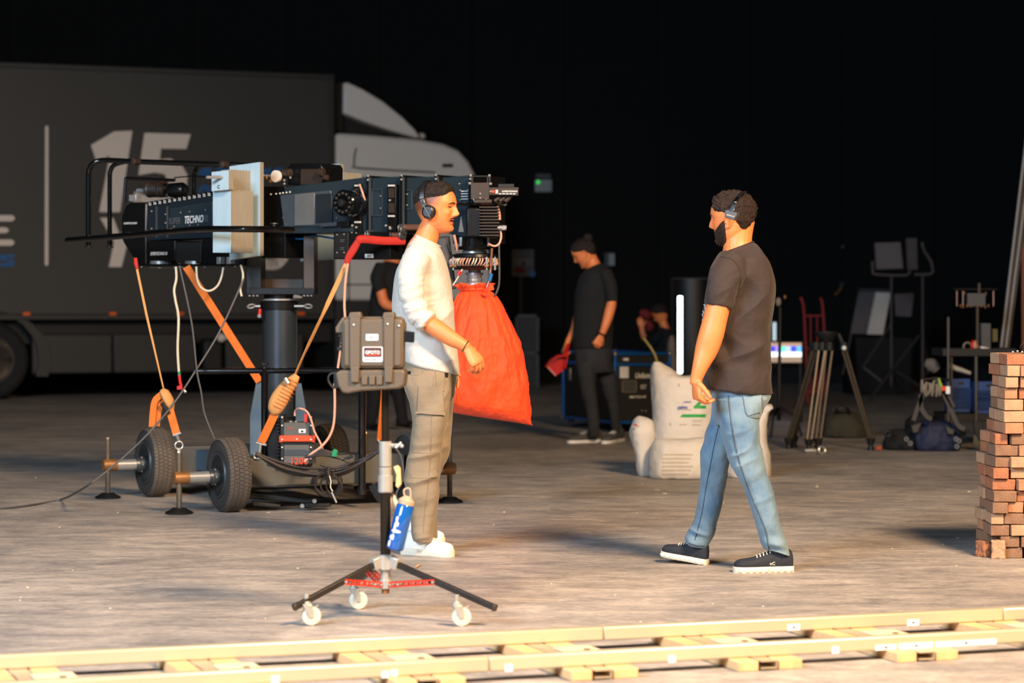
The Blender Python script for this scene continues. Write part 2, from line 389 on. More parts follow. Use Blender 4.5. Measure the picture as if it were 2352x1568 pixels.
ZK = [0, .04, .10, .18, .25, .33, .42, .52, .62]
FK = [.245, .325, .345, .335, .345, .355, .37, .385, .425]
BK = [.08, .00, -.10, -.20, -.27, -.33, -.38, -.42, -.44]
WK = [.10, .155, .215, .262, .282, .292, .300, .315, .325]
def _prof(z):
    lo = z < .62
    q = np.clip((z-.62)/.38, 0, 1); s = np.power(np.maximum(1-q**2.15, 0), 1/2.15)
    f = np.where(lo, np.interp(z, ZK, FK), .425*s-.0*q); b = np.where(lo, np.interp(z, ZK, BK), -.44*s); wd = np.where(lo, np.interp(z, ZK, WK), .325*s)
    return f, b, wd
def headgrid(feat=True, off=None, nt=120, nz=110, smile=0, zmin=0):
    t = np.linspace(0.004, .996, nz); zz = .5*(1-np.cos(np.pi*t)); zz = zmin+(1-zmin)*zz
    th = np.linspace(0, 2*np.pi, nt, endpoint=False); zz, th = np.meshgrid(zz, th, indexing='ij')
    f, b, wd = _prof(zz); c = np.where(zz < .5, .02*(1-zz/.5), 0)
    cc, ss = np.cos(th), np.sin(th); e = 2.25
    x = c+np.where(cc > 0, (f-c), (c-b))*np.sign(cc)*np.abs(cc)**(2/e); y = wd*np.sign(ss)*np.abs(ss)**(2/e)
    z = zz.copy()
    if feat:
        fr = np.clip(cc*2.2, 0, 1)
        g = lambda u, s: np.exp(-(u/s)**2)
        nz_ = np.interp(zz, [.29, .315, .335, .365, .40, .45, .50, .55, .60, .64], [0, .030, .092, .136, .132, .106, .074, .042, .012, 0])
        sg = np.interp(zz, [.3, .36, .42, .5, .6], [.062, .050, .042, .036, .05])
        x += fr*nz_*g(y, sg)
        for sd in (-1, 1):
            x += fr*.042*g(y-sd*.062, .026)*g(zz-.352, .028)
            x -= fr*.045*g(y-sd*.125, .062)*g(zz-.525, .036)
            x += fr*.016*g(y-sd*.12, .09)*g(zz-.60, .028)
            x += fr*(.020+.016*smile)*g(y-sd*.19, .07)*g(zz-.40, .06)
            x -= fr*.010*smile*g(y-sd*.13, .03)*g(zz-.30, .05)
        x += fr*.026*g(y, .075+.03*smile)*g(zz-.272-.012*smile, .017)+fr*.028*g(y, .065+.02*smile)*g(zz-.212+.012*smile, .019)
        x -= fr*(.016+.045*smile)*g(y, .075+.035*smile)*g(zz-.243, .010+.010*smile)
        x -= fr*.014*g(y, .08)*g(zz-.165, .022)
        x += fr*.026*g(y, .075)*g(zz-.085, .045)
        x -= fr*.006*g(y, .012)*g(zz-.30, .015)
    if off is not None:
        o = off(th, zz, x, y); nx = x-.0; ny = y*1.15; nzv = (zz-.58)*1.0
        l = np.sqrt(nx**2+ny**2+nzv**2); x = x+nx/l*o; y = y+ny/l*o; z = z+nzv/l*o
    return np.stack([x, y, z], -1)
class HeadF:
    def __init__(s, O, yaw, pitch, H, roll=0):
        """yaw: 0 faces +X, 180 faces -X, positive turns anticlockwise from above"""
        R = Matrix.Rotation(math.radians(yaw), 3, 'Z')@Matrix.Rotation(math.radians(-pitch), 3, 'Y')@Matrix.Rotation(math.radians(roll), 3, 'X')
        s.R = R; s.O = Vector(O); s.H = H
        s.piv = Vector((0, 0, .35))
    def w(s, p): return s.O+(s.R@((Vector(p)-s.piv)*s.H))+s.piv*s.H
    def arr(s, A):
        sh = A.shape; R = np.array(s.R); q = (A.reshape(-1, 3)-np.array(s.piv))*s.H
        return (q@R.T+np.array(s.O)+np.array(s.piv)*s.H).reshape(sh)
    def inv(s, V): return ((V-np.array(s.O)-np.array(s.piv)*s.H)@np.array(s.R))/s.H+np.array(s.piv)
def hloft(mb, hf, G): A = hf.arr(G); mb.loft([[tuple(p) for p in r] for r in A])
def ear(mb, hf, sd, simple=False):
    # helix, antihelix and lobe around a thin bowl
    P = lambda a, z, l: hf.w((a, sd*l, z))
    cx, cz = -.015, .43
    out = [(cx+.045, cz-.02, .300), (cx+.055, cz+.05, .315), (cx+.03, cz+.105, .345), (cx-.03, cz+.125, .365), (cx-.085, cz+.085, .375), (cx-.09, cz+.02, .365), (cx-.06, cz-.05, .345), (cx-.02, cz-.10, .33), (cx+.02, cz-.115, .315), (cx+.035, cz-.08, .305)]
    mb.tube([P(*q) for q in out], [.014*hf.H*1.1]*len(out), 8, k=3)
    bowl = [P(a, z, l-.018) for a, z, l in out]
    ctr = P(cx-.01, cz, .305); mb.add(bowl+[P(a, z, l-.05) for a, z, l in out]+[ctr, P(cx, cz, .27)], [(i, (i+1) % 10, 20) for i in range(10)]+[(10+(i+1) % 10, 10+i, 21) for i in range(10)]+[((i+1) % 10, i, 10+i, 10+(i+1) % 10) for i in range(10)])
    mb.tube([P(cx-.055, cz-.04, .34), P(cx-.06, cz+.03, .35), P(cx-.03, cz+.075, .342)], .010*hf.H, 6, k=3)
    mb.tube([P(cx+.04, cz-.03, .312), P(cx+.035, cz+.01, .322)], .012*hf.H, 6)
def hand(mb, W, d, n, sd, curl=(35, 35, 20), sc_=1.0, spread=1.0, thumb=(.55, .65, -.25), wr=.026):
    d = Vector(d).normalized(); n = Vector(n); n = (n-d*n.dot(d)).normalized(); l = d.cross(n)*sd; S_ = sc_
    def ring(c, dd, a, b):
        nn = l.cross(dd)*sd; nn = nn if nn.dot(n) > 0 else -nn
        return [c+l*math.cos(2*math.pi*j/16)*a+nn*math.sin(2*math.pi*j/16)*b for j in range(16)]
    mb.loft([ring(W+d*x*S_, d, a*S_, b*S_) for x, a, b in ((-.02, wr, .021), (.0, wr, .019), (.025, .032, .018), (.055, .040, .0165), (.082, .042, .015), (.096, .036, .011))])
    for i in range(4):
        lo = (.0315, .0105, -.0105, -.0305)[i]*S_; ln = (.073, .081, .075, .060)[i]*S_
        p = W+d*(.084, .088, .085, .078)[i]*S_+l*lo; dd = d+l*lo*(2.0*spread); dd.normalize(); pts = [p-dd*.03*S_, p]; ax = l*-sd
        r0 = (.0098, .0100, .0095, .0085)[i]*S_
        nn = n-dd*n.dot(dd); nn.normalize()
        for a, fr_ in zip(curl, (.45, .30, .25)):
            a2 = math.radians(a*(1+.07*i)); t = dd*math.cos(a2)-nn*math.sin(a2); nn = nn*math.cos(a2)+dd*math.sin(a2); dd = t
            pts.append(pts[-1]+dd*ln*fr_)
        mb.tube(pts, [r0*1.05, r0, r0*.92, r0*.85, r0*.7], 10, k=3)
        mb.ell(pts[-1], r0*.7, r0*.7, r0*.7, k=5)
    tv = (d*thumb[0]+l*thumb[1]+n*thumb[2]).normalized(); b0 = W+d*.022*S_+l*.022*S_
    t2 = (tv+d*.55-n*.15).normalized()
    mb.tube([b0, b0+tv*.030*S_, b0+tv*.042*S_+t2*.020*S_, b0+tv*.042*S_+t2*.048*S_], [.015*S_, .0125*S_, .0105*S_, .0075*S_], 10, k=3)
def shoe(root, name, heel, toe, w, h, mu, ms, laces=M_lace, lift=0, sole_h=.026, ankle=.5, chunky=False, label=None):
    """heel and toe: ground points; builds upper with sole and laces below it"""
    heel = Vector(heel); toe = Vector(toe); d = (toe-heel); L = d.length; d.normalize(); l = d.cross(Z).normalized(); up = l.cross(d).normalized()
    prof = [(0, .30, .60), (.02, .40, .85), (.08, .52, .98), (.18, .60, 1.0), (.30, .62, .98), (.38, .64, .92), (.48, .72, .76), (.60, .84, .60), (.72, .94, .50), (.84, .94, .44), (.93, .78, .38), (.985, .45, .28), (1.0, .2, .2)]
    def sec(t, a, b, z0, n=20, e=2.6):
        c = heel+d*t*L; r = []
        for j in range(n):
            th = 2*math.pi*j/n; cc, ss = math.cos(th), math.sin(th)
            zz = z0+(b-z0)*(.5+.5*math.copysign(abs(ss)**(2/e), ss)); k = 1-.35*max(0, ss)**2
            r.append(c+l*math.copysign(abs(cc)**(2/e), cc)*a*k+up*zz)
        return r
    q = catmull(prof, 2)
    mb = MB(); mb.loft([sec(t*.97+.012, a*w/2*.97, sole_h+b*(h-sole_h), sole_h*.6) for t, a, b in q]); up_o = mb.build(name, mu, root, smooth=60, label=label)
    ms_ = MB(); out = []
    def srow(z, k):
        pts = []
        for t, a, b in q: pts.append(heel+d*(t*L*(1.0)+ (k-1)*.0)+l*a*w/2*k+up*z)
        for t, a, b in q[::-1]: pts.append(heel+d*t*L-l*a*w/2*k+up*z)
        return pts
    tr = lambda t: 0 if not chunky else 0
    ms_.loft([srow(0.0, .96), srow(.006, 1.03), srow(sole_h*.8, 1.04), srow(sole_h, .99)])
    so = ms_.build('sole', ms, up_o, smooth=50)
    if chunky:
        for sdd in (-1, 1):
            for i in range(9):
                t = .06+i*.105; a = float(np.interp(t, [p[0] for p in prof], [p[1] for p in prof]))
                MB().ell(heel+d*t*L+l*sdd*a*w/2*1.03+up*.012, .0125, .006, .010, u=d, n=l, z=up, k=5).build('sole_pod', ms, so)
    ml = MB()
    for i in range(5):
        t = .40+i*.055; a = float(np.interp(t, [p[0] for p in prof], [p[1] for p in prof])); b = float(np.interp(t, [p[0] for p in prof], [p[2] for p in prof]))
        hh = sole_h+b*(h-sole_h); c = heel+d*t*L
        ml.tube([c+l*a*w/2*.62+up*(hh-.014), c+l*a*w/2*.3+up*(hh+.001), c-l*a*w/2*.3+up*(hh+.002), c-l*a*w/2*.62+up*(hh-.014)], .0028, 6, k=2)
    ml.build('lace', laces, up_o)
    return up_o
def tint_skin(V, hf, stubble=.0, lips=(1.0, .62, .60), smile=0, fade=0):
    q = hf.inv(V); c = np.ones((len(V), 3)); z = q[:, 2]; y = q[:, 1]; x = q[:, 0]
    inh = (z > -.05) & (z < 1.05) & (np.abs(y) < .42) & (np.abs(x) < .62)
    g = lambda u, s: np.exp(-(u/s)**2)
    lp = g(y, .085+.03*smile)*np.maximum(g(z-.268-.01*smile, .016), g(z-.215+.012*smile, .020))*(x > .3)*inh
    lp = np.clip(lp*1.8-.35, 0, 1)[:, None]; c = c*(1-lp)+np.array(lips)*lp
    if stubble:
        s = (np.clip((.36-z)/.10, 0, 1)*np.clip((x+.02)/.10, 0, 1)*np.clip((z+.04)/.04, 0, 1)*inh)[:, None]*stubble*1.6
        c = c*(1-s)+np.array([.62, .62, .66])*s
    if fade:
        a = np.abs(np.arctan2(y, x)); ln = np.interp(a, [0, .75, .95, 1.2, 1.6, 2.2, 3.2], [2, .75, .60, .50, .40, .28, .20]); k = (np.clip((z-ln)/.25, 0, 1)*inh*fade)[:, None]; c = c*(1-k)+np.array([.20, .22, .28])*k
    ch = (g(y-.2, .1)+g(y+.2, .1))*g(z-.4, .08)*(x > .1)*inh; c[:, 1] *= 1-.08*ch; c[:, 2] *= 1-.12*ch
    return c
def shell(root, name, hf, off, m, nt=180, nz=150, label=None, zmin=0):
    A = hf.arr(headgrid(False, off, nt, nz, zmin=zmin)); mb = MB(); mb.loft([[tuple(p) for p in r] for r in A]); return mb.build(name, m, root, smooth=180, label=label)
sm = lambda a, b, x: (lambda t: t*t*(3-2*t))(np.clip((x-a)/(b-a), 0, 1))
def nz3(x, y, z, f, sd, o=2): return fbm(np.stack([x.ravel()*f, y.ravel()*f, z.ravel()*f], 1), sd, o).reshape(x.shape)
def fsurf(smile=0):
    G = headgrid(True, smile=smile); n0, n1 = G.shape[:2]; V = [tuple(p) for p in G.reshape(-1, 3)]
    return BVHTree.FromPolygons(V, [(i*n1+j, i*n1+(j+1) % n1, (i+1)*n1+(j+1) % n1, (i+1)*n1+j) for i in range(n0-1) for j in range(n1)])
FS_ = {0: fsurf(0), 1: fsurf(1)}
def onface(hf, y, z, push=0, sm_=0):
    h = FS_[sm_].ray_cast(Vector((1.2, y, z)), Vector((-1, 0, 0))); return hf.w(h[0]+Vector((push, 0, 0)))
def eyes(root, hf, sides=(-1, 1), sm_=0):
    R = hf.R; u, l, z = [Vector(R.col[i]) for i in range(3)]
    for sd in sides:
        c = onface(hf, sd*.122, .525, -.030, sm_); q = u*.92+l*sd*.25
        e = MB().ell(c, .037*hf.H, .037*hf.H, .037*hf.H, u, l, z, 10).build('eye', M_eye, root)
        MB().ell(c+u*.0235*hf.H, .0165*hf.H, .018*hf.H, .018*hf.H, u, l, z, 8).build('iris', M_iris, e)
        up = [onface(hf, sd*y, zz, p, sm_) for y, zz, p in ((.078, .527, .0), (.098, .543, .004), (.122, .548, .006), (.147, .541, .003), (.168, .530, -.002))]
        dn = [onface(hf, sd*y, zz, p, sm_) for y, zz, p in ((.078, .523, .0), (.10, .510, .002), (.125, .506, .003), (.15, .511, .0), (.168, .526, -.002))]
        MB().tube(up, [.006*hf.H, .011*hf.H, .012*hf.H, .010*hf.H, .005*hf.H], 8, k=3).build('eyelid', M_skin_plain, e)
        MB().tube([p+z*.004*hf.H+u*.008*hf.H for p in up], .0035*hf.H, 6, k=3).build('lashes', M_hair, e)
        MB().tube(dn, [.005*hf.H, .009*hf.H, .010*hf.H, .009*hf.H, .005*hf.H], 8, k=3).build('lower_lid', M_skin_plain, e)
def brow(root, hf, sd, lift=0):
    pts = [onface(hf, sd*y, zz+lift, .002) for y, zz in ((.05, .585), (.09, .600), (.135, .608), (.175, .598), (.205, .580))]
    MB().tube(pts, [.009*hf.H, .013*hf.H, .012*hf.H, .009*hf.H, .004*hf.H], 8, k=3).build('eyebrow', M_hair, root)
def band(root, pts, w, t, m, name='headband', ref=None, label=None, k=4):
    return MB().strap(pts, w, t, ref, k=k).build(name, m, root, bev=.001, label=label)

# ======== person in off-white shirt
YA = 11.55
pA = thing('person', 'smiling man in off-white long-sleeved shirt and khaki cargo trousers beside the orange cover', 'person', gr(975, 1268))
HA = 113/(FPX/YA)
hA = HeadF(at(1002, 537, YA), -17, 2, HA)
b = MB(); hloft(b, hA, headgrid(True, smile=1)); ear(b, hA, -1); ear(b, hA, 1)
limb(b, [(1003, 500, 0, 24, .055), (988, 525, 0, 26, .056), (978, 550, 0, 28, .062), (966, 580, 0, 36, .085), (965, 620, 0, 40, .12)], YA)
rows(b, [(590, 590, 945, 1000, .12, 0), (640, 640, 925, 1018, .135, 0), (720, 720, 925, 1024, .12, 0), (800, 800, 940, 1030, .12, 0), (870, 870, 945, 1030, .13, 0), (900, 900, 950, 1028, .12, 0)], YA)
limb(b, [(958, 600, -.17, 14, .03), (952, 660, -.20, 14, .03), (966, 722, -.20, 16, .036), (1000, 752, -.22, 20.5, .043), (1035, 776, -.24, 18.5, .036), (1060, 790, -.25, 14.5, .028), (1073, 798, -.25, 13, .023)], YA)
hand(b, at(1072, 797, YA-.25), (.56, -.12, -.82), (.52, -.76, .25), -1, curl=(36, 34, 20), sc_=1.0, spread=.5, thumb=(.5, .5, -.7))
limb(b, [(968, 600, .17, 20, .04), (985, 680, .22, 18, .04), (1000, 740, .24, 18, .04), (1022, 800, .20, 15, .033), (1036, 838, .18, 12, .024)], YA)
hand(b, at(1034, 836, YA+.18), (.25, 0, -1), (.5, .7, .1), 1, curl=(15, 12, 10), thumb=(.5, .6, -.3), sc_=.8)
for dy, pts in ((-.10, [(880, 985), (1000, 985), (1100, 968), (1200, 972), (1238, 972)]), (.10, [(880, 998), (1000, 1003), (1100, 986), (1200, 990), (1238, 988)])):
    limb(b, [(x, y, dy, r, r/480) for (y, x), r in zip(pts, (30, 24, 18, 14, 13))], YA)
V, N, F = remesh(b, .0034, 2)
bodyA = soft('body', (V, N, F), M_skin, pA, col=tint_skin(V, hA, .35, smile=1, fade=1))
eyes(pA, hA, sm_=1); brow(pA, hA, -1); brow(pA, hA, 1)
# teeth and mouth
P = lambda y, z, p: onface(hA, y, z, p, 1)
MB().tube([P(-.10, .260, -.004), P(-.06, .248, .004), P(0, .245, .006), P(.06, .248, .004), P(.10, .260, -.004)], .014*HA, 8, k=3, flat=.7, ref=Z).build('teeth', M_teeth, pA)
MB().tube([P(-.10, .250, -.016), P(-.05, .231, -.016), P(.05, .231, -.016), P(.10, .250, -.016)], .013*HA, 8, k=3).build('mouth', M_mouth, pA)
M_lip = mat('lips', (196, 84, 62), .45)
MB().tube([P(-.118, .272, .0), P(-.06, .274, .0), P(0, .277, .002), P(.06, .274, .0), P(.118, .272, .0)], [.004*HA, .010*HA, .011*HA, .010*HA, .004*HA], 8, k=3).build('upper_lip', M_lip, pA)
MB().tube([P(-.115, .262, .0), P(-.07, .232, .0), P(0, .218, .002), P(.07, .232, .0), P(.115, .262, .0)], [.004*HA, .011*HA, .014*HA, .011*HA, .004*HA], 8, k=3).build('lower_lip', M_lip, pA)
# moustache
MB().tube([P(-.115, .283, .002), P(-.06, .298, .003), P(0, .300, .004), P(.06, .298, .003), P(.115, .283, .002)], [.004*HA, .012*HA, .012*HA, .012*HA, .004*HA], 8, k=3).build('moustache', M_hair, pA)
def hairA(th, z, x, y):
    a = np.abs(np.angle(np.exp(1j*th)))  # 0 at the face
    line = np.interp(a, [0, .35, .55, .75, 1.0, 1.3, 1.55, 1.9, 2.3, 3.15], [.83, .82, .79, .76, .73, .72, .71, .68, .60, .52])
    t = sm(-.02, .08, z-line)
    top = .008+.070*sm(.62, .86, z)+.02*sm(.75, .9, z)*(a < .9)
    n = nz3(x, y, z, 16, 3, 3)*.022*sm(.6, .8, z)+nz3(x, y, z, 45, 5)*.006
    return -.02+t*(.022+top*.72+n)
shell(pA, 'hair', hA, hairA, M_hair)
# shirt
s = MB()
rows(s, [(540, 562, 956, 1006, .085, 0), (553, 574, 946, 1014, .12, 0), (574, 590, 932, 1021, .175, 0), (600, 606, 919, 1027, .185, 0), (630, 630, 908, 1034, .17, 0), (665, 665, 903, 1040, .16, 0), (705, 705, 902, 1042, .155, 0), (750, 750, 907, 1046, .155, 0), (790, 796, 917, 1050, .16, 0), (812, 830, 924, 1053, .17, 0), (828, 861, 927, 1055, .175, 0)], YA, n=40)
limb(s, [(962, 588, -.15, 33, .075), (950, 615, -.18, 35, .072), (944, 650, -.20, 33, .065), (949, 690, -.205, 31, .062), (962, 720, -.21, 30, .062), (984, 741, -.22, 27.5, .058)], YA, ends=False)
limb(s, [(972, 588, .15, 30, .07), (980, 650, .2, 28, .062), (990, 710, .22, 27, .06), (1005, 750, .23, 26, .055)], YA, ends=False)
V, N, F = remesh(s, .005, 6); A_ = YA-.2
c1 = at(955, 700, A_); c2 = at(975, 730, A_)
soft('shirt', (V, N, F), M_white_cloth, pA, sd=3, base=.002, specs=[(c1, (.25, 0, -1), .10, .006, 38, 6), (c2, (.8, 0, -.6), .075, .006, 44, 7), (at(960, 640, A_), (.5, 0, -.8), .09, .004, 16, 5),
    (at(965, 590, YA-.1), (.7, .2, .7), .10, .004, 16, 4), (at(1005, 700, YA-.15), (.7, 0, -.7), .16, .006, 9, 3), (at(985, 810, YA-.15), (.3, 0, -1), .14, .006, 13, 4), (at(925, 760, YA-.1), (.2, 0, 1), .12, .007, 15, 4)])
# collar, hem and cuff
def ringpts(R, Y, n=24, e=2.2, g=1.0):
    l = at(R[2], R[0], Y+R[5]); r = at(R[3], R[1], Y+R[5]); c = (l+r)/2; h = (r-l)/2
    return [c+h*g*math.cos(2*math.pi*j/n)+YV*math.sin(2*math.pi*j/n)*R[4]*g for j in range(n+1)]
MB().tube(ringpts((541, 566, 955, 1010, .080, 0), YA), .006, 6).build('collar', M_white_cloth, pA)
# trousers
s = MB()
rows(s, [(800, 822, 934, 1044, .15, 0), (828, 850, 929, 1051, .165, 0), (860, 870, 925, 1049, .175, 0), (890, 890, 930, 1046, .17, 0), (915, 915, 940, 1043, .14, 0)], YA, n=36)
rows(s, [(860, 860, 926, 1040, .085, -.095), (890, 890, 930, 1038, .098, -.095), (930, 930, 944, 1032, .10, -.10), (970, 970, 946, 1026, .098, -.10), (1010, 1010, 943, 1018, .092, -.10), (1050, 1050, 936, 1012, .088, -.10), (1100, 1100, 928, 1008, .085, -.10), (1150, 1150, 935, 1006, .082, -.10), (1190, 1190, 942, 1001, .078, -.10), (1222, 1218, 945, 995, .072, -.10), (1243, 1246, 950, 995, .066, -.10)], YA)
rows(s, [(870, 870, 950, 1049, .08, .095), (930, 930, 960, 1042, .095, .10), (970, 970, 964, 1039, .092, .10), (1010, 1010, 966, 1036, .088, .10), (1045, 1045, 966, 1030, .085, .10), (1080, 1080, 958, 1014, .082, .10), (1120, 1120, 952, 1006, .08, .10), (1180, 1180, 958, 1004, .075, .10), (1232, 1236, 968, 1006, .062, .10)], YA)
V, N, F = remesh(s, .0055, 5)
YL = YA-.19
tr_o = soft('trousers', (V, N, F), M_khaki, pA, sd=11, base=.003, specs=[(at(985, 960, YL), (.35, 0, -1), .12, .007, 15, 4), (at(1010, 900, YL), (.8, 0, -.5), .09, .006, 15, 4), (at(968, 1090, YL), (.15, 0, -1), .13, .007, 17, 4),
    (at(970, 1210, YL), (0, 0, 1), .08, .007, 24, 5), (at(985, 1150, YL), (.6, 0, -1), .10, .005, 14, 4), (at(1025, 1000, YA), (.7, 0, -.8), .10, .007, 18, 4), (at(945, 880, YL), (.9, 0, .3), .08, .006, 18, 4)])
TV = np.array([v.co for v in tr_o.data.vertices])+ORG['person']; TF = F
BT = bvh(TV, TF)
patch(BT, [(962, 886), (1016, 888), (1018, 950), (960, 946)], 'cargo_pocket', M_khaki, pA, t1=.006)
patch(BT, [(958, 943), (1019, 946), (1019, 953), (958, 950)], 'pocket_flap', M_khaki2, pA, t1=.012, ny=2)
patch(BT, [(1000, 852), (1018, 858), (1020, 898), (1003, 900)], 'side_pocket', M_khaki, pA, t1=.004)
seam(BT, [(996, 862), (994, 900), (991, 960), (988, 1050), (982, 1120), (975, 1180), (972, 1222)], .0018, 'side_seam', M_khaki2, pA)
seam(BT, [(940, 1096), (965, 1098), (990, 1096), (1003, 1095)], .0016, 'knee_seam', M_khaki2, pA)
seam(BT, [(948, 1038), (975, 1040), (1004, 1038)], .0014, 'knee_seam', M_khaki2, pA)
seam(BT, [(932, 856), (950, 862), (966, 860), (974, 846)], .0016, 'back_pocket_flap_edge', M_khaki2, pA)
patch(BT, [(936, 852), (944, 853), (943, 860), (935, 859)], 'pocket_tab', M_plastic, pA, t1=.005, nx=2, ny=2)
patch(BT, [(1021, 857), (1028, 858), (1028, 866), (1022, 866)], 'pocket_tab', M_plastic, pA, t1=.005, nx=2, ny=2)
# shoes
sA = shoe(pA, 'sneaker', gr(923, 1272), gr(1041, 1279), .095, .115, M_shoe_w, M_sole_w, M_shoe_w, sole_h=.032)
shoe(pA, 'sneaker', gr(918, 1242), gr(1018, 1250), .095, .115, M_shoe_w, M_sole_w, M_shoe_w, sole_h=.032)
q_ = gr(985, 1276)
MB().tube([at(943, 1250, q_.y-.05), at(950, 1258, q_.y-.052), at(965, 1255, q_.y-.05), at(992, 1241, q_.y-.035)], [.002, .005, .003, .001], 6, k=3).build('side_emblem', M_sole_w, sA)
# bracelet, ring
c = at(1071, 796, YA-.25); dd = Vector((.86, -.06, -.5)).normalized()
MB().torus(c-dd*.004, dd, .0285, .0022, 24, 6).build('bracelet', M_plastic, pA)
# headset
hs = thing('headset', 'black over-ear headset with angular ear cup worn by the man in the off-white shirt', 'headphones', hA.w((0, -.33, .42)))
def cup(hf, sd, a0, z0, l0, r=.115):
    R = hf.R; u, l, z = [Vector(R.col[i]) for i in range(3)]; c = hf.w((a0, sd*l0, z0)); return c, u, l*sd, z
def octo(c, u, l, z, r, t, sx=.9, n=8, ph=.2, tap=1.0):
    a = [c+u*math.cos(2*math.pi*(j/n)+ph)*r*sx+z*math.sin(2*math.pi*(j/n)+ph)*r for j in range(n)]
    return a, [p+(q-p)*0+l*t for p, q in zip(a, a)]
for sd in (-1, 1):
    c, u, l, z = cup(hA, sd, -.02, .43, .33)
    m_ = MB(); m_.lathe([(0, .10*HA), (.004, .135*HA), (.018, .145*HA), (.024, .13*HA)], c-l*.004, l, 20); m_.build('ear_pad', M_plastic, hs)
    m_ = MB(); a, bb = octo(c+l*.020, u, l, z, .148*HA, .012); a2 = [c+l*.040+(p-(c+l*.020))*.72 for p in a]; m_.hexa(a, bb); m_.hexa(bb, a2); cu = m_.build('ear_cup', M_plastic, hs, bev=.0015)
    m_ = MB(); m_.strap([c+l*.042+z*.15*HA-u*.08*HA, c+l*.043-u*.0*HA, c+l*.042-z*.12*HA+u*.06*HA], .007, .004, u); m_.build('yoke', M_greyp, hs, bev=.001)
pts = [hA.w((-.10, -.40, .56)), hA.w((-.15, -.40, .70)), hA.w((-.17, -.34, .88)), hA.w((-.16, -.18, 1.04)), hA.w((-.15, 0, 1.085)), hA.w((-.16, .18, 1.04)), hA.w((-.17, .34, .88)), hA.w((-.15, .40, .70)), hA.w((-.10, .40, .56))]
ux = Vector(hA.R.col[0])
MB().strap(pts, .020, .006, ux, k=5).build('headband', M_plastic, hs, bev=.001)
MB().strap([hA.w((-.10, -.415, .585)), hA.w((-.135, -.418, .68))], .010, .006, ux).build('slider', M_chrome, hs, bev=.001)
MB().strap([hA.w((-.115, -.42, .60)), hA.w((-.09, -.415, .55))], .024, .012, ux).build('hinge', M_greyp, hs, bev=.001)
MB().strap([hA.w((-.15, -.42, .70)), hA.w((-.158, -.41, .745))], .022, .012, ux).build('hinge', M_greyp, hs, bev=.001)

# ======== person in brown tee
YB = 10.9
pB = thing('person', 'bearded man in dark brown t-shirt and light blue jeans walking past the white sacks', 'person', gr(1700, 1306))
HB = 118/(FPX/YB)
hB = HeadF(at(1683, 562, YB), 180-24, -2, HB)
b = MB(); hloft(b, hB, headgrid(True)); ear(b, hB, 1); ear(b, hB, -1)
limb(b, [(1700, 505, 0, 34, .06), (1696, 540, 0, 32, .062), (1695, 565, 0, 34, .07), (1700, 600, 0, 46, .10), (1705, 640, 0, 50, .12)], YB)
rows(b, [(600, 600, 1665, 1755, .13, 0), (660, 660, 1645, 1765, .14, 0), (740, 740, 1635, 1760, .13, 0), (820, 820, 1635, 1758, .13, 0), (900, 900, 1648, 1755, .13, 0), (950, 950, 1655, 1735, .12, 0)], YB)
limb(b, [(1672, 610, -.19, 16, .04), (1658, 660, -.22, 20, .042), (1650, 700, -.22, 27, .054), (1642, 735, -.225, 28, .052), (1633, 770, -.23, 29, .052), (1622, 805, -.23, 26.5, .045), (1609, 840, -.24, 19, .034), (1600, 868, -.24, 14.5, .026), (1598, 880, -.24, 14.5, .023)], YB)
hand(b, at(1599, 868, YB-.24), (.05, 0, -1), (-.92, -.30, 0), -1, curl=(52, 34, 22), sc_=1.0, thumb=(.6, .5, -.4), wr=.024)
limb(b, [(1690, 615, .20, 24, .05), (1672, 700, .24, 24, .05), (1655, 770, .24, 24, .045), (1640, 850, .22, 14, .025)], YB)
hand(b, at(1640, 848, YB+.22), (-.1, .1, -1), (-.5, .7, 0), 1, curl=(30, 30, 20))
limb(b, [(1700, 920, -.10, 30, .06), (1715, 1070, -.10, 22, .05), (1760, 1200, -.12, 17, .035), (1783, 1275, -.12, 14, .03)], YB)
limb(b, [(1675, 920, .10, 30, .06), (1640, 1070, .12, 22, .05), (1620, 1180, .17, 16, .035), (1603, 1262, .19, 13, .03)], YB)
V, N, F = remesh(b, .0036, 2)
soft('body', (V, N, F), M_skin, pB, col=tint_skin(V, hB, 0))
eyes(pB, hB); brow(pB, hB, 1); brow(pB, hB, -1)
def hairB(th, z, x, y):
    a = np.abs(np.angle(np.exp(1j*th)))
    line = np.interp(a, [0, .45, .7, .8, .95, 1.35, 1.6, 1.9, 2.3, 3.15], [.80, .79, .76, .68, .62, .60, .57, .42, .28, .17])
    t = sm(-.012, .09, z-line)
    n = nz3(x, y, z, 22, 3, 3)*.030*sm(.3, .6, z)+np.abs(nz3(x, y, z, 40, 8, 2))*.014
    return -.03+t*(.03+.022+.030*sm(.5, .9, z)+n)
shell(pB, 'hair', hB, hairB, M_hair2)
def beardB(th, z, x, y):
    a = np.abs(np.angle(np.exp(1j*th)))
    up = np.interp(a, [0, .12, .35, .7, 1.0, 1.3, 1.5], [.175, .17, .24, .32, .38, .46, .50]); 
    t = sm(0, .03, up-z)*sm(1.62, 1.35, a)
    must = 0
    n = nz3(x, y, z, 30, 4, 3)*.012
    return -.03+t*(.03+.018+n)
shell(pB, 'beard', hB, beardB, M_beard)
MB().tube([onface(hB, y_, z_, .004) for y_, z_ in ((-.10, .225), (-.055, .292), (0, .300), (.055, .292), (.10, .225), (.11, .16))], [.012*HB, .014*HB, .013*HB, .014*HB, .014*HB, .016*HB], 8, k=3).build('moustache', M_beard, pB)
s = MB()
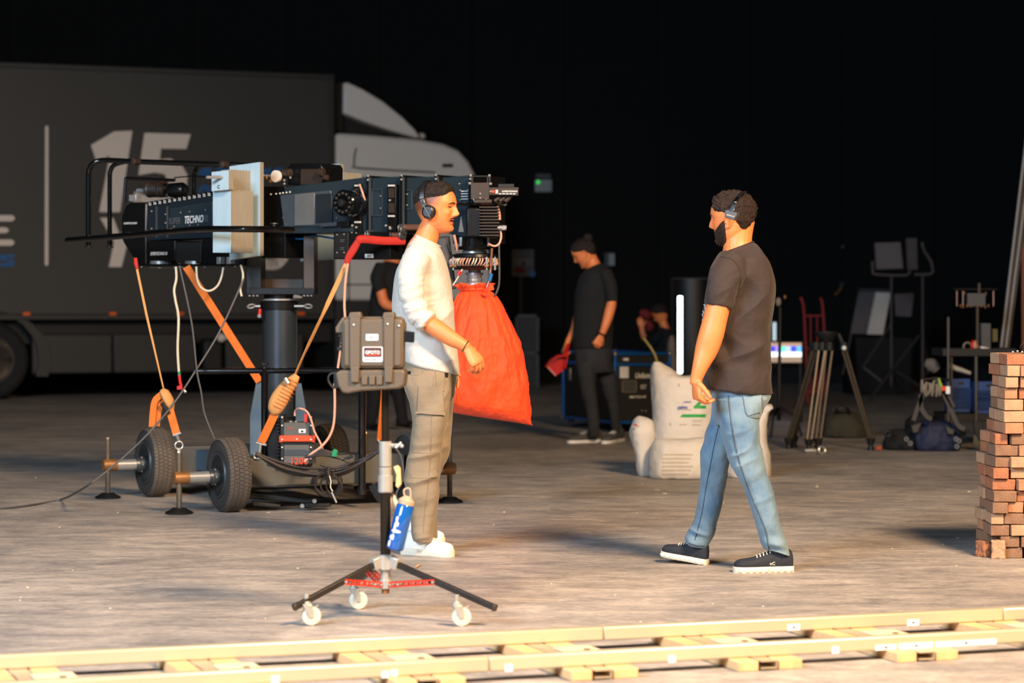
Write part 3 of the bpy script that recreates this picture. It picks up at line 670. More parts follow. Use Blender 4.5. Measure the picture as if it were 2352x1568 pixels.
rows(s, [(580, 556, 1664, 1727, .09, 0), (592, 562, 1648, 1738, .13, 0), (606, 582, 1638, 1753, .19, 0), (622, 606, 1631, 1768, .20, 0), (655, 650, 1624, 1782, .195, 0), (700, 700, 1617, 1781, .185, 0), (750, 750, 1611, 1777, .18, 0), (800, 800, 1610, 1774, .18, 0), (850, 850, 1611, 1773, .18, 0), (892, 905, 1615, 1774, .18, 0)], YB, n=40)
limb(s, [(1684, 600, -.15, 38, .08), (1668, 630, -.19, 38, .075), (1657, 665, -.215, 33, .068), (1651, 703, -.22, 29, .064)], YB, ends=False)
limb(s, [(1700, 600, .15, 38, .08), (1685, 640, .2, 36, .07), (1675, 700, .22, 30, .065)], YB, ends=False)
V, N, F = remesh(s, .005, 6)
ts_o = soft('t_shirt', (V, N, F), M_brown_tee, pB, sd=21, base=.003, specs=[(at(1700, 690, YB-.17), (.8, 0, -.6), .14, .007, 12, 3), (at(1720, 840, YB-.17), (.5, 0, -.9), .17, .008, 11, 3), (at(1755, 760, YB-.1), (1, .3, .1), .18, .008, 12, 2.2),
    (at(1665, 650, YB-.25), (.7, 0, -.8), .08, .005, 20, 5), (at(1660, 820, YB-.15), (.7, 0, .7), .12, .007, 13, 3), (at(1740, 620, YB-.15), (1, .2, .4), .12, .005, 12, 3)])
SV = np.array([v.co for v in ts_o.data.vertices])+ORG[pB.name]; SF = F
MB().tube(ringpts((581, 556, 1664, 1730, .086, 0), YB), .006, 6).build('collar', M_brown_seam, pB)
fB = Fr(1700, YB-.19, 0)
MB().tube(ringpts((890, 903, 1614.5, 1774.5, .181, 0), YB, 32), .0035, 6).build('hem', M_brown_seam, pB)
BS = bvh(SV, SF)
seam(BS, [(1656, 590), (1678, 594), (1692, 606), (1699, 625), (1700, 650), (1695, 672)], .0018, 'shoulder_seam', M_brown_seam, pB)
seam(BS, [(1626, 697), (1640, 700), (1660, 704), (1677, 707)], .0018, 'sleeve_hem', M_brown_seam, pB)
mp_ = mat('white_print', (215, 210, 205), .8)
for y0, y1 in ((700, 716), (719, 726), (730, 744), (748, 757)):
    seam(BS, [(1617, y0), (1620, y0+1), (1619.5, y1-1), (1615.5, y1), (1613.5, (y0+y1)/2), (1616, y0)], .0022, 'chest_print', mp_, pB, push=.001, k=3)
# jeans
s = MB()
rows(s, [(880, 885, 1632, 1770, .165, 0), (905, 905, 1632, 1771, .17, 0), (925, 925, 1638, 1762, .175, 0), (950, 950, 1640, 1749, .17, 0), (975, 975, 1644, 1742, .13, 0)], YB, n=36)
rows(s, [(915, 915, 1645, 1765, .09, -.09), (950, 950, 1648, 1746, .10, -.095), (985, 985, 1655, 1744, .10, -.10), (1020, 1020, 1663, 1747, .098, -.10), (1060, 1060, 1676, 1755, .09, -.10), (1085, 1085, 1689, 1763, .086, -.105), (1115, 1115, 1706, 1772, .083, -.11), (1150, 1150, 1719, 1780, .08, -.115), (1195, 1195, 1733, 1790, .076, -.12), (1230, 1225, 1743, 1799, .073, -.12), (1250, 1250, 1748, 1808, .07, -.12), (1262, 1277, 1756, 1815, .064, -.12)], YB)
rows(s, [(915, 915, 1636, 1740, .09, .08), (960, 960, 1633, 1705, .10, .09), (1000, 1000, 1618, 1692, .098, .10), (1050, 1050, 1609, 1673, .09, .12), (1090, 1090, 1610, 1668, .085, .14), (1150, 1150, 1603, 1660, .08, .16), (1200, 1200, 1592, 1647, .076, .18), (1222, 1226, 1577, 1641, .074, .19), (1240, 1244, 1573, 1632, .07, .19), (1250, 1258, 1580, 1622, .06, .19)], YB)
V, N, F = remesh(s, .0052, 5)
je_o = soft('jeans', (V, N, F), M_denim, pB, sd=31, base=.0025, specs=[(at(1715, 1060, YB-.2), (.45, 0, -1), .10, .007, 20, 4), (at(1640, 1070, YB+.05), (.2, 0, 1), .11, .008, 19, 4), (at(1780, 1250, YB-.2), (.2, 0, 1), .06, .006, 32, 6),
    (at(1600, 1230, YB+.1), (.4, 0, 1), .07, .008, 24, 5), (at(1700, 930, YB-.2), (.6, 0, 1), .10, .005, 16, 4), (at(1755, 1160, YB-.2), (-.5, 0, 1), .09, .004, 14, 4)])
JV = np.array([v.co for v in je_o.data.vertices])+ORG[pB.name]; BJ = bvh(JV, F)
seam(BJ, [(1673, 908), (1678, 960), (1690, 1030), (1704, 1080), (1726, 1140), (1747, 1190), (1760, 1225), (1766, 1262)], .0020, 'side_seam', M_seam, pB)
seam(BJ, [(1676, 908), (1681, 960), (1693, 1030), (1707, 1080), (1729, 1140), (1750, 1190), (1763, 1225), (1769, 1262)], .0009, 'seam_stitch', M_stitch, pB)
seam(BJ, [(1652, 975), (1643, 1010), (1633, 1060), (1622, 1120), (1612, 1180), (1596, 1240)], .0020, 'inner_seam', M_seam, pB)
patch(BJ, [(1705, 906), (1748, 906), (1746, 945), (1716, 955)], 'back_pocket', M_denim, pB, t1=.005)
seam(BJ, [(1706, 908), (1711, 935), (1718, 953), (1742, 957), (1750, 935), (1749, 912)], .0014, 'pocket_stitch', M_stitch, pB, push=.006)
seam(BJ, [(1752, 1262), (1765, 1267), (1785, 1272), (1806, 1274)], .0026, 'cuff_seam', M_seam, pB)
seam(BJ, [(1582, 1247), (1600, 1252), (1618, 1253)], .0026, 'cuff_seam', M_seam, pB)
shoe(pB, 'trainer', gr(1822, 1312), gr(1684, 1314), .10, .105, M_shoe_n, M_sole_w, M_lace, chunky=True)
ht = gr(1624, 1297); tt = gr(1521, 1290); tt.z = .03
shoe(pB, 'trainer', ht, tt, .10, .105, M_shoe_n, M_sole_w, M_lace, chunky=True)
fs = Fr(1770, YB-.20, 0)
for q in [(fs, 1768, 1297)]: text('oC', q[0], q[1], q[2], 7, M_lace, pB, off=.0, bold=.01, name='shoe_mark')
# headset of B
hs = thing('headset', 'dark headset with rectangular speaker box over the bearded man\'s ear', 'headphones', hB.w((-.05, .34, .60)))
c = at(1681, 489, 10.69); R = hB.R; u, l, z = [Vector(R.col[i]) for i in range(3)]
fH = Fr(1681, 10.72, -24)
MB().prism(fH, [(1664, 483), (1672, 481), (1692, 489), (1692, 496), (1685, 506), (1664, 498)], -.010, .035).build('speaker_box', M_greyp, hs, bev=.004)
text('oInducom', fH, 1669, 494, 3.2, M_lace, hs, off=-.012, bold=.01, slope=-14)
pts = [at(1681, 486, 10.72), at(1688, 465, 10.73), at(1697, 450, 10.76), at(1707, 442, 10.85), at(1710, 441, 10.95), at(1707, 446, 11.05), at(1700, 465, 11.10), at(1692, 490, 11.08)]
MB().strap(pts, .020, .006, u, k=5).build('headband', M_plastic, hs, bev=.001)
MB().strap([at(1687.5, 465, 10.718), at(1694, 453, 10.738)], .014, .006, u).build('slider', M_chrome, hs, bev=.001)
MB().strap([at(1680, 486, 10.712), at(1682, 479, 10.715)], .022, .008, u).build('clasp', M_chrome, hs, bev=.001)
MB().tube([at(1711, 452, 10.86), at(1711, 440, 10.86)], .008, 12).build('microphone', M_plastic, hs)

# ======== dim person with a dustpan
YC = 20.9
pC = thing('person', 'man in black t-shirt with tied-up hair looking down, holding a red dustpan', 'person', gr(1370, 1016))
HC = 64/(FPX/YC)
hC = HeadF(at(1347, 612, YC), 180-10, -28, HC)
b = MB(); hloft(b, hC, headgrid(True, nt=64, nz=60)); ear(b, hC, 1); ear(b, hC, -1)
limb(b, [(1354, 585, 0, 14, .055), (1362, 603, 0, 15, .06), (1368, 625, 0, 22, .10)], YC)
rows(b, [(625, 625, 1345, 1395, .13, 0), (700, 700, 1330, 1398, .13, 0), (800, 800, 1328, 1392, .13, 0), (840, 840, 1330, 1392, .12, 0)], YC)
limb(b, [(1400, 655, -.2, 8, .035), (1405, 690, -.2, 11, .044), (1400, 715, -.2, 12, .042), (1391, 745, -.22, 10, .036), (1381, 771, -.22, 7, .024)], YC)
hand(b, at(1381, 770, YC-.22), (-.45, 0, -1), (.3, -1, 0), -1, curl=(45, 45, 30), thumb=(.5, .5, -.5))
limb(b, [(1350, 640, .18, 12, .045), (1330, 710, .2, 10, .042), (1318, 755, .1, 8, .034), (1303, 787, .05, 6.5, .024)], YC)
hand(b, at(1303, 785, YC+.05), (-.35, 0, -1), (-.9, -.3, 0), 1, curl=(50, 55, 30))
limb(b, [(1345, 830, -.1, 9, .05), (1356, 920, -.1, 8, .04), (1365, 1000, -.1, 6, .03)], YC)
limb(b, [(1386, 830, .1, 9, .05), (1406, 920, .1, 8, .04), (1414, 998, .1, 6, .03)], YC)
V, N, F = remesh(b, .006, 2)
soft('body', (V, N, F), M_skin, pC, col=tint_skin(V, hC, .3)); eyes(pC, hC); brow(pC, hC, 1)
def hairC(th, z, x, y):
    a = np.abs(np.angle(np.exp(1j*th)))
    line = np.interp(a, [0, .6, .8, 1.35, 1.6, 2.2, 3.15], [.80, .76, .66, .58, .52, .30, .22])
    return -.03+sm(-.01, .08, z-line)*(.03+.05+nz3(x, y, z, 14, 3, 2)*.02)
shell(pC, 'hair', hC, hairC, M_hair, 80, 70)
MB().ell(hC.w((-.36, 0, .92)), .045, .045, .045, k=10).build('hair_bun', M_hair, pC)
s = MB()
rows(s, [(618, 604, 1346, 1382, .10, 0), (632, 620, 1332, 1402, .18, 0), (660, 655, 1322, 1412, .20, 0), (700, 700, 1319, 1410, .18, 0), (750, 750, 1316, 1408, .17, 0), (800, 800, 1316, 1405, .17, 0)], YC)
limb(s, [(1390, 625, -.15, 18, .08), (1402, 655, -.19, 16, .07), (1406, 692, -.2, 13.5, .062)], YC, ends=False)
limb(s, [(1350, 632, .15, 16, .08), (1335, 670, .19, 14, .07), (1332, 700, .2, 13, .06)], YC, ends=False)
soft('t_shirt', remesh(s, .010, 4), M_black_cloth, pC, base=.006)
s = MB()
rows(s, [(790, 790, 1318, 1404, .16, 0), (830, 830, 1322, 1406, .17, 0), (855, 855, 1326, 1408, .13, 0)], YC)
rows(s, [(830, 830, 1322, 1366, .09, -.09), (900, 900, 1334, 1370, .085, -.1), (950, 950, 1346, 1376, .07, -.1), (1002, 1002, 1353, 1378, .055, -.1)], YC)
rows(s, [(830, 830, 1362, 1408, .09, .09), (900, 900, 1384, 1420, .085, .1), (950, 950, 1398, 1424, .07, .1), (999, 999, 1403, 1424, .055, .1)], YC)
soft('jeans', remesh(s, .010, 4), M_black_jean, pC, base=.006, bf=12)
for a, bb in (((1382, 1015), (1304, 1018)), ((1432, 1012), (1386, 1019))):
    so = shoe(pC, 'sneaker', gr(*a), gr(*bb), .10, .12, M_shoe_g, M_shoe_w, M_shoe_w)
    fq = Fr((a[0]+bb[0])/2, gr(*a).y-.06, 0); x0 = a[0]-6
    w_ = a[0]-bb[0]
    MB().tube([gr(a[0]-w_*.1, a[1]-1)+Z*.07-YV*.055, gr(a[0]-w_*.35, a[1])+Z*.075-YV*.055, gr(a[0]-w_*.6, a[1])+Z*.045-YV*.055], .006, 6, k=3).build('side_stripe', M_shoe_w, so)
MB().torus(at(1382, 767, YC-.22), (-.45, 0, -1), .033, .008, 18, 6).build('watch', M_plastic, pC)
# dustpan
M_red = mat('glossy_red_plastic', (190, 16, 14), .3, var=.1)
M_pink = mat('dust_rim', (200, 120, 110), .6)
dp = thing('dustpan', 'red plastic dustpan held in the lowered hand of the man with tied-up hair', 'dustpan', at(1280, 850, YC))
fD = Fr(1280, YC-.05, 15)
MB().prism(fD, [(1255, 842), (1276, 864), (1300, 846), (1306, 815), (1283, 815), (1266, 827)], 0, .012).build('tray', M_red, dp, bev=.003)
s = MB()
for a, bb in (((1255, 842), (1276, 864)), ): s.prism(fD, [a, bb, (bb[0]+1, bb[1]-4), (a[0]+3, a[1]-3)], -.004, .010)
s.build('lip', M_pink, dp)
s = MB()
s.prism(fD, [(1255, 842), (1266, 827), (1268, 829), (1257, 843)], -.07, .0); s.prism(fD, [(1266, 827), (1283, 815), (1306, 815), (1305, 819), (1285, 819), (1268, 830)], -.08, 0); s.prism(fD, [(1306, 815), (1300, 846), (1297, 845), (1303, 817)], -.07, 0)
s.build('raised_edge', M_red, dp, bev=.003)
MB().tube([fD.p(1295, 818, -.03), fD.p(1301, 805, -.02), fD.p(1306, 790, 0)], [.02, .016, .014], 10, k=3).build('handle', M_red, dp)

# ======== person half hidden behind the crane
YD = 22.8
pD = thing('person', 'man in black t-shirt half hidden behind the man in the off-white shirt', 'person', gr(885, 985))
HD = 57/(FPX/YD); hD = HeadF(at(918, 590, YD), -15, -25, HD)
b = MB(); hloft(b, hD, headgrid(True, nt=64, nz=60)); ear(b, hD, 1); ear(b, hD, -1)
limb(b, [(914, 570, 0, 12, .055), (908, 590, 0, 14, .06), (898, 615, 0, 26, .11)], YD)
rows(b, [(615, 615, 868, 925, .13, 0), (700, 700, 862, 930, .13, 0), (800, 800, 862, 925, .13, 0)], YD)
limb(b, [(868, 630, -.2, 12, .045), (876, 672, -.22, 12, .044), (884, 696, -.22, 12, .042), (905, 705, -.25, 10, .036), (925, 712, -.26, 7, .024)], YD)
hand(b, at(924, 712, YD-.26), (1, 0, -.2), (0, -.6, .8), -1, curl=(30, 30, 20))
limb(b, [(905, 630, .2, 12, .045), (915, 690, .25, 12, .044), (945, 715, .2, 7, .024)], YD)
hand(b, at(945, 715, YD+.2), (1, 0, -.2), (0, .6, .8), 1, curl=(30, 30, 20))
limb(b, [(872, 800, -.1, 10, .05), (862, 890, -.1, 8, .04), (850, 960, -.1, 5, .03)], YD)
limb(b, [(908, 800, .1, 10, .05), (914, 890, .1, 8, .04), (926, 960, .1, 5, .03)], YD)
V, N, F = remesh(b, .007, 2); soft('body', (V, N, F), M_skin, pD, col=tint_skin(V, hD, .3)); eyes(pD, hD)
shell(pD, 'hair', hD, hairC, M_hair, 80, 70)
s = MB()
rows(s, [(600, 606, 885, 920, .10, 0), (615, 615, 868, 930, .18, 0), (645, 645, 856, 936, .2, 0), (700, 700, 848, 938, .18, 0), (760, 760, 842, 936, .18, 0), (800, 800, 845, 930, .17, 0)], YD)
limb(s, [(878, 610, -.15, 18, .08), (866, 640, -.2, 16, .07), (876, 668, -.22, 14, .062)], YD, ends=False)
soft('t_shirt', remesh(s, .012, 4), M_black_cloth, pD, base=.006)
s = MB()
rows(s, [(780, 780, 846, 928, .16, 0), (830, 830, 850, 925, .16, 0), (855, 855, 850, 928, .13, 0)], YD)
rows(s, [(830, 830, 850, 890, .09, -.09), (900, 900, 845, 880, .08, -.1), (975, 975, 838, 864, .055, -.1)], YD)
rows(s, [(830, 830, 888, 928, .09, .09), (900, 900, 898, 930, .08, .1), (975, 975, 914, 940, .055, .1)], YD)
soft('trousers', remesh(s, .012, 4), M_black_cloth, pD, base=.006)
for a, bb in (((838, 984), (872, 990)), ((912, 978), (948, 983))): shoe(pD, 'shoe', gr(*a), gr(*bb), .10, .11, M_plastic, M_plastic, M_plastic)
# ---------------------------------------------------------------- box truck
M_tgrey = mat('truck_grey_panel', (55, 54, 51), .55, var=.03, ns=2)
M_twhite = mat('truck_white_lettering', (238, 222, 206), .6, var=.02)
M_tblue = mat('truck_blue_lettering', (12, 92, 150), .6)
M_cab = mat('cab_paint', (236, 228, 218), .4, var=.03, ns=2, coat=.2)
M_tblack = mat('chassis_black', (14, 14, 14), .6, var=.2)
M_skirt = mat('skirt_grey', (44, 44, 42), .55)
M_glass = mat('dark_glass', (8, 9, 10), .08, spec=.6)
M_orange_l = mat('amber_reflector', (235, 95, 15), .35)
M_rub = mat('old_rubber', (30, 28, 27), .85, var=.15)
M_rim = mat('steel_rim', (120, 112, 104), .4, .6)
T = Fr(380, 31, 22); tu, tn = T.u, T.n
def tb(mb, x0, x1, z0, z1, o0, o1):
    """box from pixel x on the truck side and heights in metres"""
    a = T.p(x0, 700); c = T.p(x1, 700); L = (c-a).dot(tu); m_ = Vector((a.x, a.y, 0))
    return mb.box(m_+tu*L/2+tn*(o0+o1)/2+Z*(z0+z1)/2, (L, abs(o1-o0), z1-z0), tu, tn)
tr = thing('box_truck', 'dark grey box truck with a pale cab parked along the back of the hall', 'truck', (T.o.x, T.o.y, 0))
mb = MB(); tb(mb, -420, 766, 1.05, 4.18, 0, 2.5); box_ = mb.build('cargo_box', M_tgrey, tr, bev=.03)
mb = MB(); tb(mb, -420, 768, 4.15, 4.22, -.015, 2.515); tb(mb, -420, 768, 1.0, 1.07, -.015, 2.515); tb(mb, 755, 768, 1.05, 4.2, -.015, 2.515); mb.build('edge_trim', M_skirt, box_, bev=.01)
def gp(name, polys, m, o=-.012):
    mb = MB()
    for p in polys: mb.prism(T, p, o, 0)
    return mb.build(name, m, box_)
gp('numeral', [[(209, 333), (262, 302), (304, 300), (276, 487), (228, 487), (252, 357), (222, 372)]], M_twhite)
gp('numeral', [[(332, 305), (438, 308), (428, 342), (370, 341), (367, 366), (392, 364), (418, 380), (431, 402), (428, 440), (412, 470), (385, 487), (340, 488), (305, 470), (309, 440), (345, 452), (375, 448), (388, 420), (378, 400), (355, 396), (318, 402)]], M_twhite)
gp('letter', [[(230, 500), (260, 500), (276, 540), (300, 500), (330, 500), (292, 562), (279, 613), (250, 613), (262, 556)]], M_twhite)
gp('letter', [[(350, 500), (420, 500), (418, 520), (372, 520), (370, 546), (410, 546), (408, 564), (368, 564), (366, 592), (412, 592), (410, 612), (344, 612)]], M_twhite)
mb = MB(); pts = [T.p(x, y, -.006) for x, y in ((655, 512), (630, 503), (608, 512), (604, 532), (622, 550), (645, 560), (652, 585), (636, 605), (608, 606), (588, 594))]
mb.strap(pts, .15, .012, tu, k=4)
mb = MB()
cs = catmull([list(p) for p in pts], 4); 
for i in range(len(cs)-1):
    p, q = Vector(cs[i]), Vector(cs[i+1]); d = (q-p).normalized(); mb.box((p+q)/2, ((q-p).length+.04, .012, .135), d, tn, d.cross(tn))
mb.build('letter', M_twhite, box_)
gp('stripe', [[(104, 291), (107, 288), (111, 291), (111, 607), (107, 611), (103, 607)]], M_twhite)
for y0, y1, x1 in ((494, 508, 34), (522, 535, 20), (550, 564, 33)):
    gp('letter_bar', [[(-60, y0), (x1-6, y0), (x1, (y0+y1)/2-2), (x1, (y0+y1)/2+2), (x1-6, y1), (-60, y1)]], M_twhite)
gp('small_letter', [[(0, 584), (34, 584), (33, 592), (13, 592), (12, 596), (33, 597), (34, 602), (31, 612), (-2, 612), (0, 604), (20, 604), (21, 600), (2, 599), (0, 594)]], M_tblue)
gp('blue_letter', [[(458, 392), (470, 384), (486, 385), (482, 405), (455, 403)]], M_tblue)
gp('blue_letter', [[(498, 383), (530, 384), (525, 470), (498, 470)]], M_tblue)
gp('blue_letter', [[(455, 447), (457, 432), (466, 424), (478, 425), (484, 436), (482, 448), (475, 448), (474, 436), (466, 434), (463, 440), (462, 448)]], M_tblue)
gp('blue_letter', [[(603, 388), (624, 385), (622, 404), (604, 402)], [(630, 385), (648, 384), (648, 396), (632, 394)]], M_tblue)
for x in (258, 412, 690, 60): 
    mb = MB(); tb(mb, x-8, x+9, 1.055, 1.10, -.03, 0); mb.build('side_marker', M_orange_l, tr, bev=.005)
mb = MB(); tb(mb, -420, 1000, .70, .98, .3, 2.2); mb.build('chassis_rail', M_tblack, tr)
for a, c in ((75, 260), (262, 452), (520, 700)):
    mb = MB(); tb(mb, a, c, .32, .82, .05, .12); mb.build('side_skirt', M_skirt, tr, bev=.02)
mb = MB(); tb(mb, 470, 520, .3, .75, .1, .7); mb.build('air_tank', M_tblack, tr, bev=.05)
mb = MB(); p0 = T.p(508, 775, -.02); mb.ell(p0, .06, .05, .06, k=6); mb.ell(p0+tu*.07, .04, .05, .03, k=6); mb.build('tap', M_twhite, tr)
def wheel_truck(px, dbl=True):
    a = T.p(px, 700); c = Vector((a.x, a.y, .5))+tn*.05
    mb = MB(); mb.lathe([(0, .27), (0, .44), (.04, .49), (.10, .50), (.26, .50), (.30, .48), (.3, .27)], c, tn, 40); w_ = mb.build('tyre', M_rub, tr)
    mb = MB(); mb.lathe([(.0, .29), (-.01, .30), (.01, .27), (.10, .25), (.11, .12), (.0, .11), (-.02, .09), (-.02, .001)], c, tn, 32); mb.build('rim', M_rim, w_)
    mb = MB()
    for i in range(9):
        t = i*math.tau/9; mb.ell(c+(tu*math.cos(t)+Z*math.sin(t))*.17+tn*.08, .02, .03, .02, k=5)
    mb.build('wheel_nuts', M_rim, w_)
wheel_truck(-22); wheel_truck(905)
mb = MB(); a = T.p(-22, 700); c = Vector((a.x, a.y, .5))+tn*.1
R1 = [c+(tu*math.cos(t)+Z*math.sin(t))*.60 for t in np.linspace(-.35, math.pi+.35, 14)]; R2 = [c+(tu*math.cos(t)*1.12+Z*math.sin(t)*.92)*.68 for t in np.linspace(-.35, math.pi+.35, 14)]
for i in range(13):
    q = [R1[i], R1[i+1], R2[i+1], R2[i]]; mb.hexa([p-tn*.1 for p in q], [p+tn*.4 for p in q])
mb.build('mudguard', M_skirt, tr)
# cab
cp = [(770, 312), (775, 305), (860, 311), (965, 320), (1020, 330), (1055, 345), (1078, 370), (1096, 405), (1108, 455), (1120, 520), (1128, 600), (1130, 690), (770, 690)]
mb = MB(); mb.prism(T, cp, .05, 2.35); cab = mb.build('cab', M_cab, tr, bev=.06, smooth=50)
mb = MB(); mb.prism(T, [(815, 407), (1070, 407), (1092, 455), (1100, 520), (815, 520)], .035, .06); mb.build('side_window', M_glass, cab, bev=.02)
mb = MB(); mb.tube([T.p(x, y, .045) for x, y in ((818, 340), (814, 360), (814, 378), (824, 386), (1000, 396))], .012, 6, k=2); mb.build('roof_groove', M_skirt, cab)
mb = MB(); mb.prism(T, [(1017, 376), (1041, 376), (1041, 384), (1017, 384)], .03, .06); mb.build('roof_slot', M_tblack, cab, bev=.004)
mb = MB(); mb.prism(T, [(792, 652), (1110, 652), (1110, 655), (792, 655)], .04, .06); mb.prism(T, [(800, 530), (803, 530), (803, 690), (800, 690)], .04, .06); mb.build('door_gap', M_skirt, cab)
mb = MB(); mb.prism(T, [(770, 690), (1130, 690), (1130, 830), (1010, 850), (990, 780), (930, 745), (860, 750), (810, 850), (770, 850)], .08, 2.3); mb.build('lower_cab', M_skirt, tr, bev=.02)
mb = MB(); mb.prism(T, [(790, 190), (800, 189), (835, 205), (880, 232), (925, 268), (955, 298), (966, 316), (958, 317), (900, 300), (840, 280), (789, 260)], .25, 2.1); mb.build('roof_fairing', M_cab, tr, bev=.04)
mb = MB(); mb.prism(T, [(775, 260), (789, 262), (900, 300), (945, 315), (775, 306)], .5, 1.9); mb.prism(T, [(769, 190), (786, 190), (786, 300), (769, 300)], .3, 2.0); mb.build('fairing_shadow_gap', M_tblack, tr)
mb = MB(); mb.ell(T.p(968, 313, .6), .06, .08, .05); mb.build('marker_lamp', M_cab, tr)
# ---------------------------------------------------------------- camera crane
M_slate = mat('slate_blue_aluminium', (42, 55, 62), .38, .35, var=.08, ns=3, bump=.04, bs=60)
M_slate2 = mat('slate_panel', (32, 41, 48), .35, .3, var=.08, ns=4)
M_blk = mat('black_anodised', (20, 20, 21), .3, .3, var=.15, ns=5)
M_blkm = mat('matt_black_metal', (24, 23, 22), .55, .2, var=.15, ns=5)
M_gloss = mat('gloss_black_tube', (16, 16, 17), .16, .3, var=.1, coat=.5)
M_brownm = mat('bronze_brown_metal', (66, 54, 46), .38, .35, var=.08)
M_clear = mat('perspex_reflection_panel', (64, 72, 78), .18, .1, var=.12, ns=3)
M_steel = mat('brushed_steel', (176, 176, 174), .32, .6, var=.1, ns=20, stretch=(8, 8, 1))
M_rust = mat('rusty_brass', (150, 104, 62), .5, .5, var=.25, ns=20)
M_screw = mat('threaded_steel', (160, 148, 132), .35, .85, var=.1)
M_tyre = mat('dusty_tyre', (88, 78, 68), .9, var=.18, ns=12, bump=.15, bs=120)
M_tyre_s = mat('tyre_sidewall', (56, 51, 47), .8, var=.15, ns=12)
M_alloy = mat('dull_alloy', (92, 96, 98), .4, .7, var=.1)
M_base = mat('chassis_grey', (84, 82, 76), .55, .1, var=.08)
M_cobalt = mat('blue_grey_plate', (78, 96, 110), .55, .1, var=.08)
M_cyl = mat('column_grey', (70, 78, 84), .28, .6, var=.06, ns=3, stretch=(12, 12, .3))
M_wblue = mat('pale_blue_paint', (168, 192, 202), .5, var=.06, ns=5, stretch=(6, 6, .6), bump=.08, bs=50)
M_wcream = mat('cream_board_edges', (150, 141, 124), .65, var=.14, ns=16, stretch=(30, 30, .5))
M_strap = mat('orange_webbing', (206, 104, 26), .75, var=.10, ns=60, bump=.3, bs=300)
M_strap2 = mat('faded_webbing', (196, 140, 82), .8, var=.08, ns=60, bump=.3, bs=300)
M_redcl = mat('red_sleeve', (172, 28, 14), .75, var=.15, ns=12, bump=.3, bs=60)
M_cabw = mat('white_cable', (205, 195, 172), .5)
M_cabp = mat('pink_cable', (212, 156, 132), .45)
M_cabg = mat('grey_cable', (70, 70, 72), .55)
M_cabb = mat('brown_black_cable', (40, 31, 26), .5, var=.2)
M_green = mat('green_tape', (20, 125, 80), .6)
M_redp = mat('red_tape', (200, 30, 20), .5)
M_print = mat('white_engraving', (215, 215, 212), .6)
M_printg = mat('grey_engraving', (84, 88, 90), .5)
M_orange = mat('orange_nylon', (240, 68, 4), .7, var=.06, ns=4, bump=.35, bs=22, sheen=.1)
M_orangep = mat('orange_plastic', (240, 70, 20), .45)
M_copper = mat('copper_tube', (170, 120, 100), .3, .7)
YC0 = 14.7
cr = thing('camera_crane', 'black and slate telescopic camera crane on a chassis with fat rubber tyres', 'camera crane', onz(648, YC0, 0))
Ax = Vector((.889, .455, 0)).normalized(); Ln = Vector((-.455, .889, 0))
W = [Vector((-1.63, 13.9, 0)), Vector((-2.22, 15.0, 0))]; W += [W[0]+Ax*1.17, W[1]+Ax*1.17]
RW = .214
def crane_wheel(c, out):
    """out: unit vector pointing to the outer face"""
    c = c+Z*RW; w_ = .07
    mb = MB(); mb.lathe([(-w_*.9, .13), (-w_, .15), (-w_*.98, .18), (-w_*.80, .203), (-w_*.6, .206), (w_*.6, .206), (w_*.80, .203), (w_*.98, .18), (w_, .15), (w_*.9, .13)], c, out, 48)
    ty = mb.build('tyre', M_tyre_s, cr, smooth=50)
    mb = MB(); a = out.cross(Z); cnt = 58
    for k, (x0, x1) in enumerate(((-.064, -.044), (-.042, -.016), (-.014, .012), (.014, .040), (.042, .064))):
        for i in range(cnt):
            t0 = (i+.5*(k % 2))*math.tau/cnt; t1 = t0+math.tau/cnt*.88; sk = .02*(k-2)*.5
            for_ = []
            r1 = RW if 0 < k < 4 else RW-.003
            f = lambda t, x, r: c+(a*math.cos(t)+Z*math.sin(t))*r+out*x
            q0 = [f(t0, x0, .200), f(t1, x0, .200), f(t1+sk, x1, .200), f(t0+sk, x1, .200)]
            ra = r1-(.008 if k == 0 else 0); rb = r1-(.008 if k == 4 else 0)
            q1 = [f(t0, x0, ra), f(t1, x0, ra), f(t1+sk, x1, rb), f(t0+sk, x1, rb)]
            mb.hexa(q0, q1)
    mb.build('tread', M_tyre, ty, kind='stuff')
    mb = MB(); mb.lathe([(w_*.92, .135), (w_*1.0, .133), (w_*.9, .124), (-.01, .118), (-.03, .110), (-.03, .001)], c, out, 36); rm = mb.build('rim', M_alloy, ty)
    mb = MB(); mb.lathe([(w_*.95, .131), (w_*1.06, .131), (w_*1.06, .122), (w_*.95, .120)], c, out, 36)
    for i in range(5):
        t = i*math.tau/5+.5; d = a*math.cos(t)+Z*math.sin(t); s_ = out.cross(d)
        lo = [c+d*.03+s_*.022+out*.01, c+d*.03-s_*.022+out*.01, c+d*.124-s_*.012+out*.035, c+d*.124+s_*.012+out*.035]
        mb.hexa(lo, [p+out*.022 for p in lo])
    mb.build('spokes', M_alloy, ty, bev=.003)
for i, w_ in enumerate(W): crane_wheel(w_, -Ax if i < 2 else Ax)
def screw_profile(z0, z1, r, pitch=.0095, d=.003):
    n = int((z1-z0)/pitch); p = []
    for i in range(n): p += [(z0+i*pitch, r-d), (z0+(i+.5)*pitch, r)]
    return p+[(z1, r-d), (z1+.004, r*.6)]
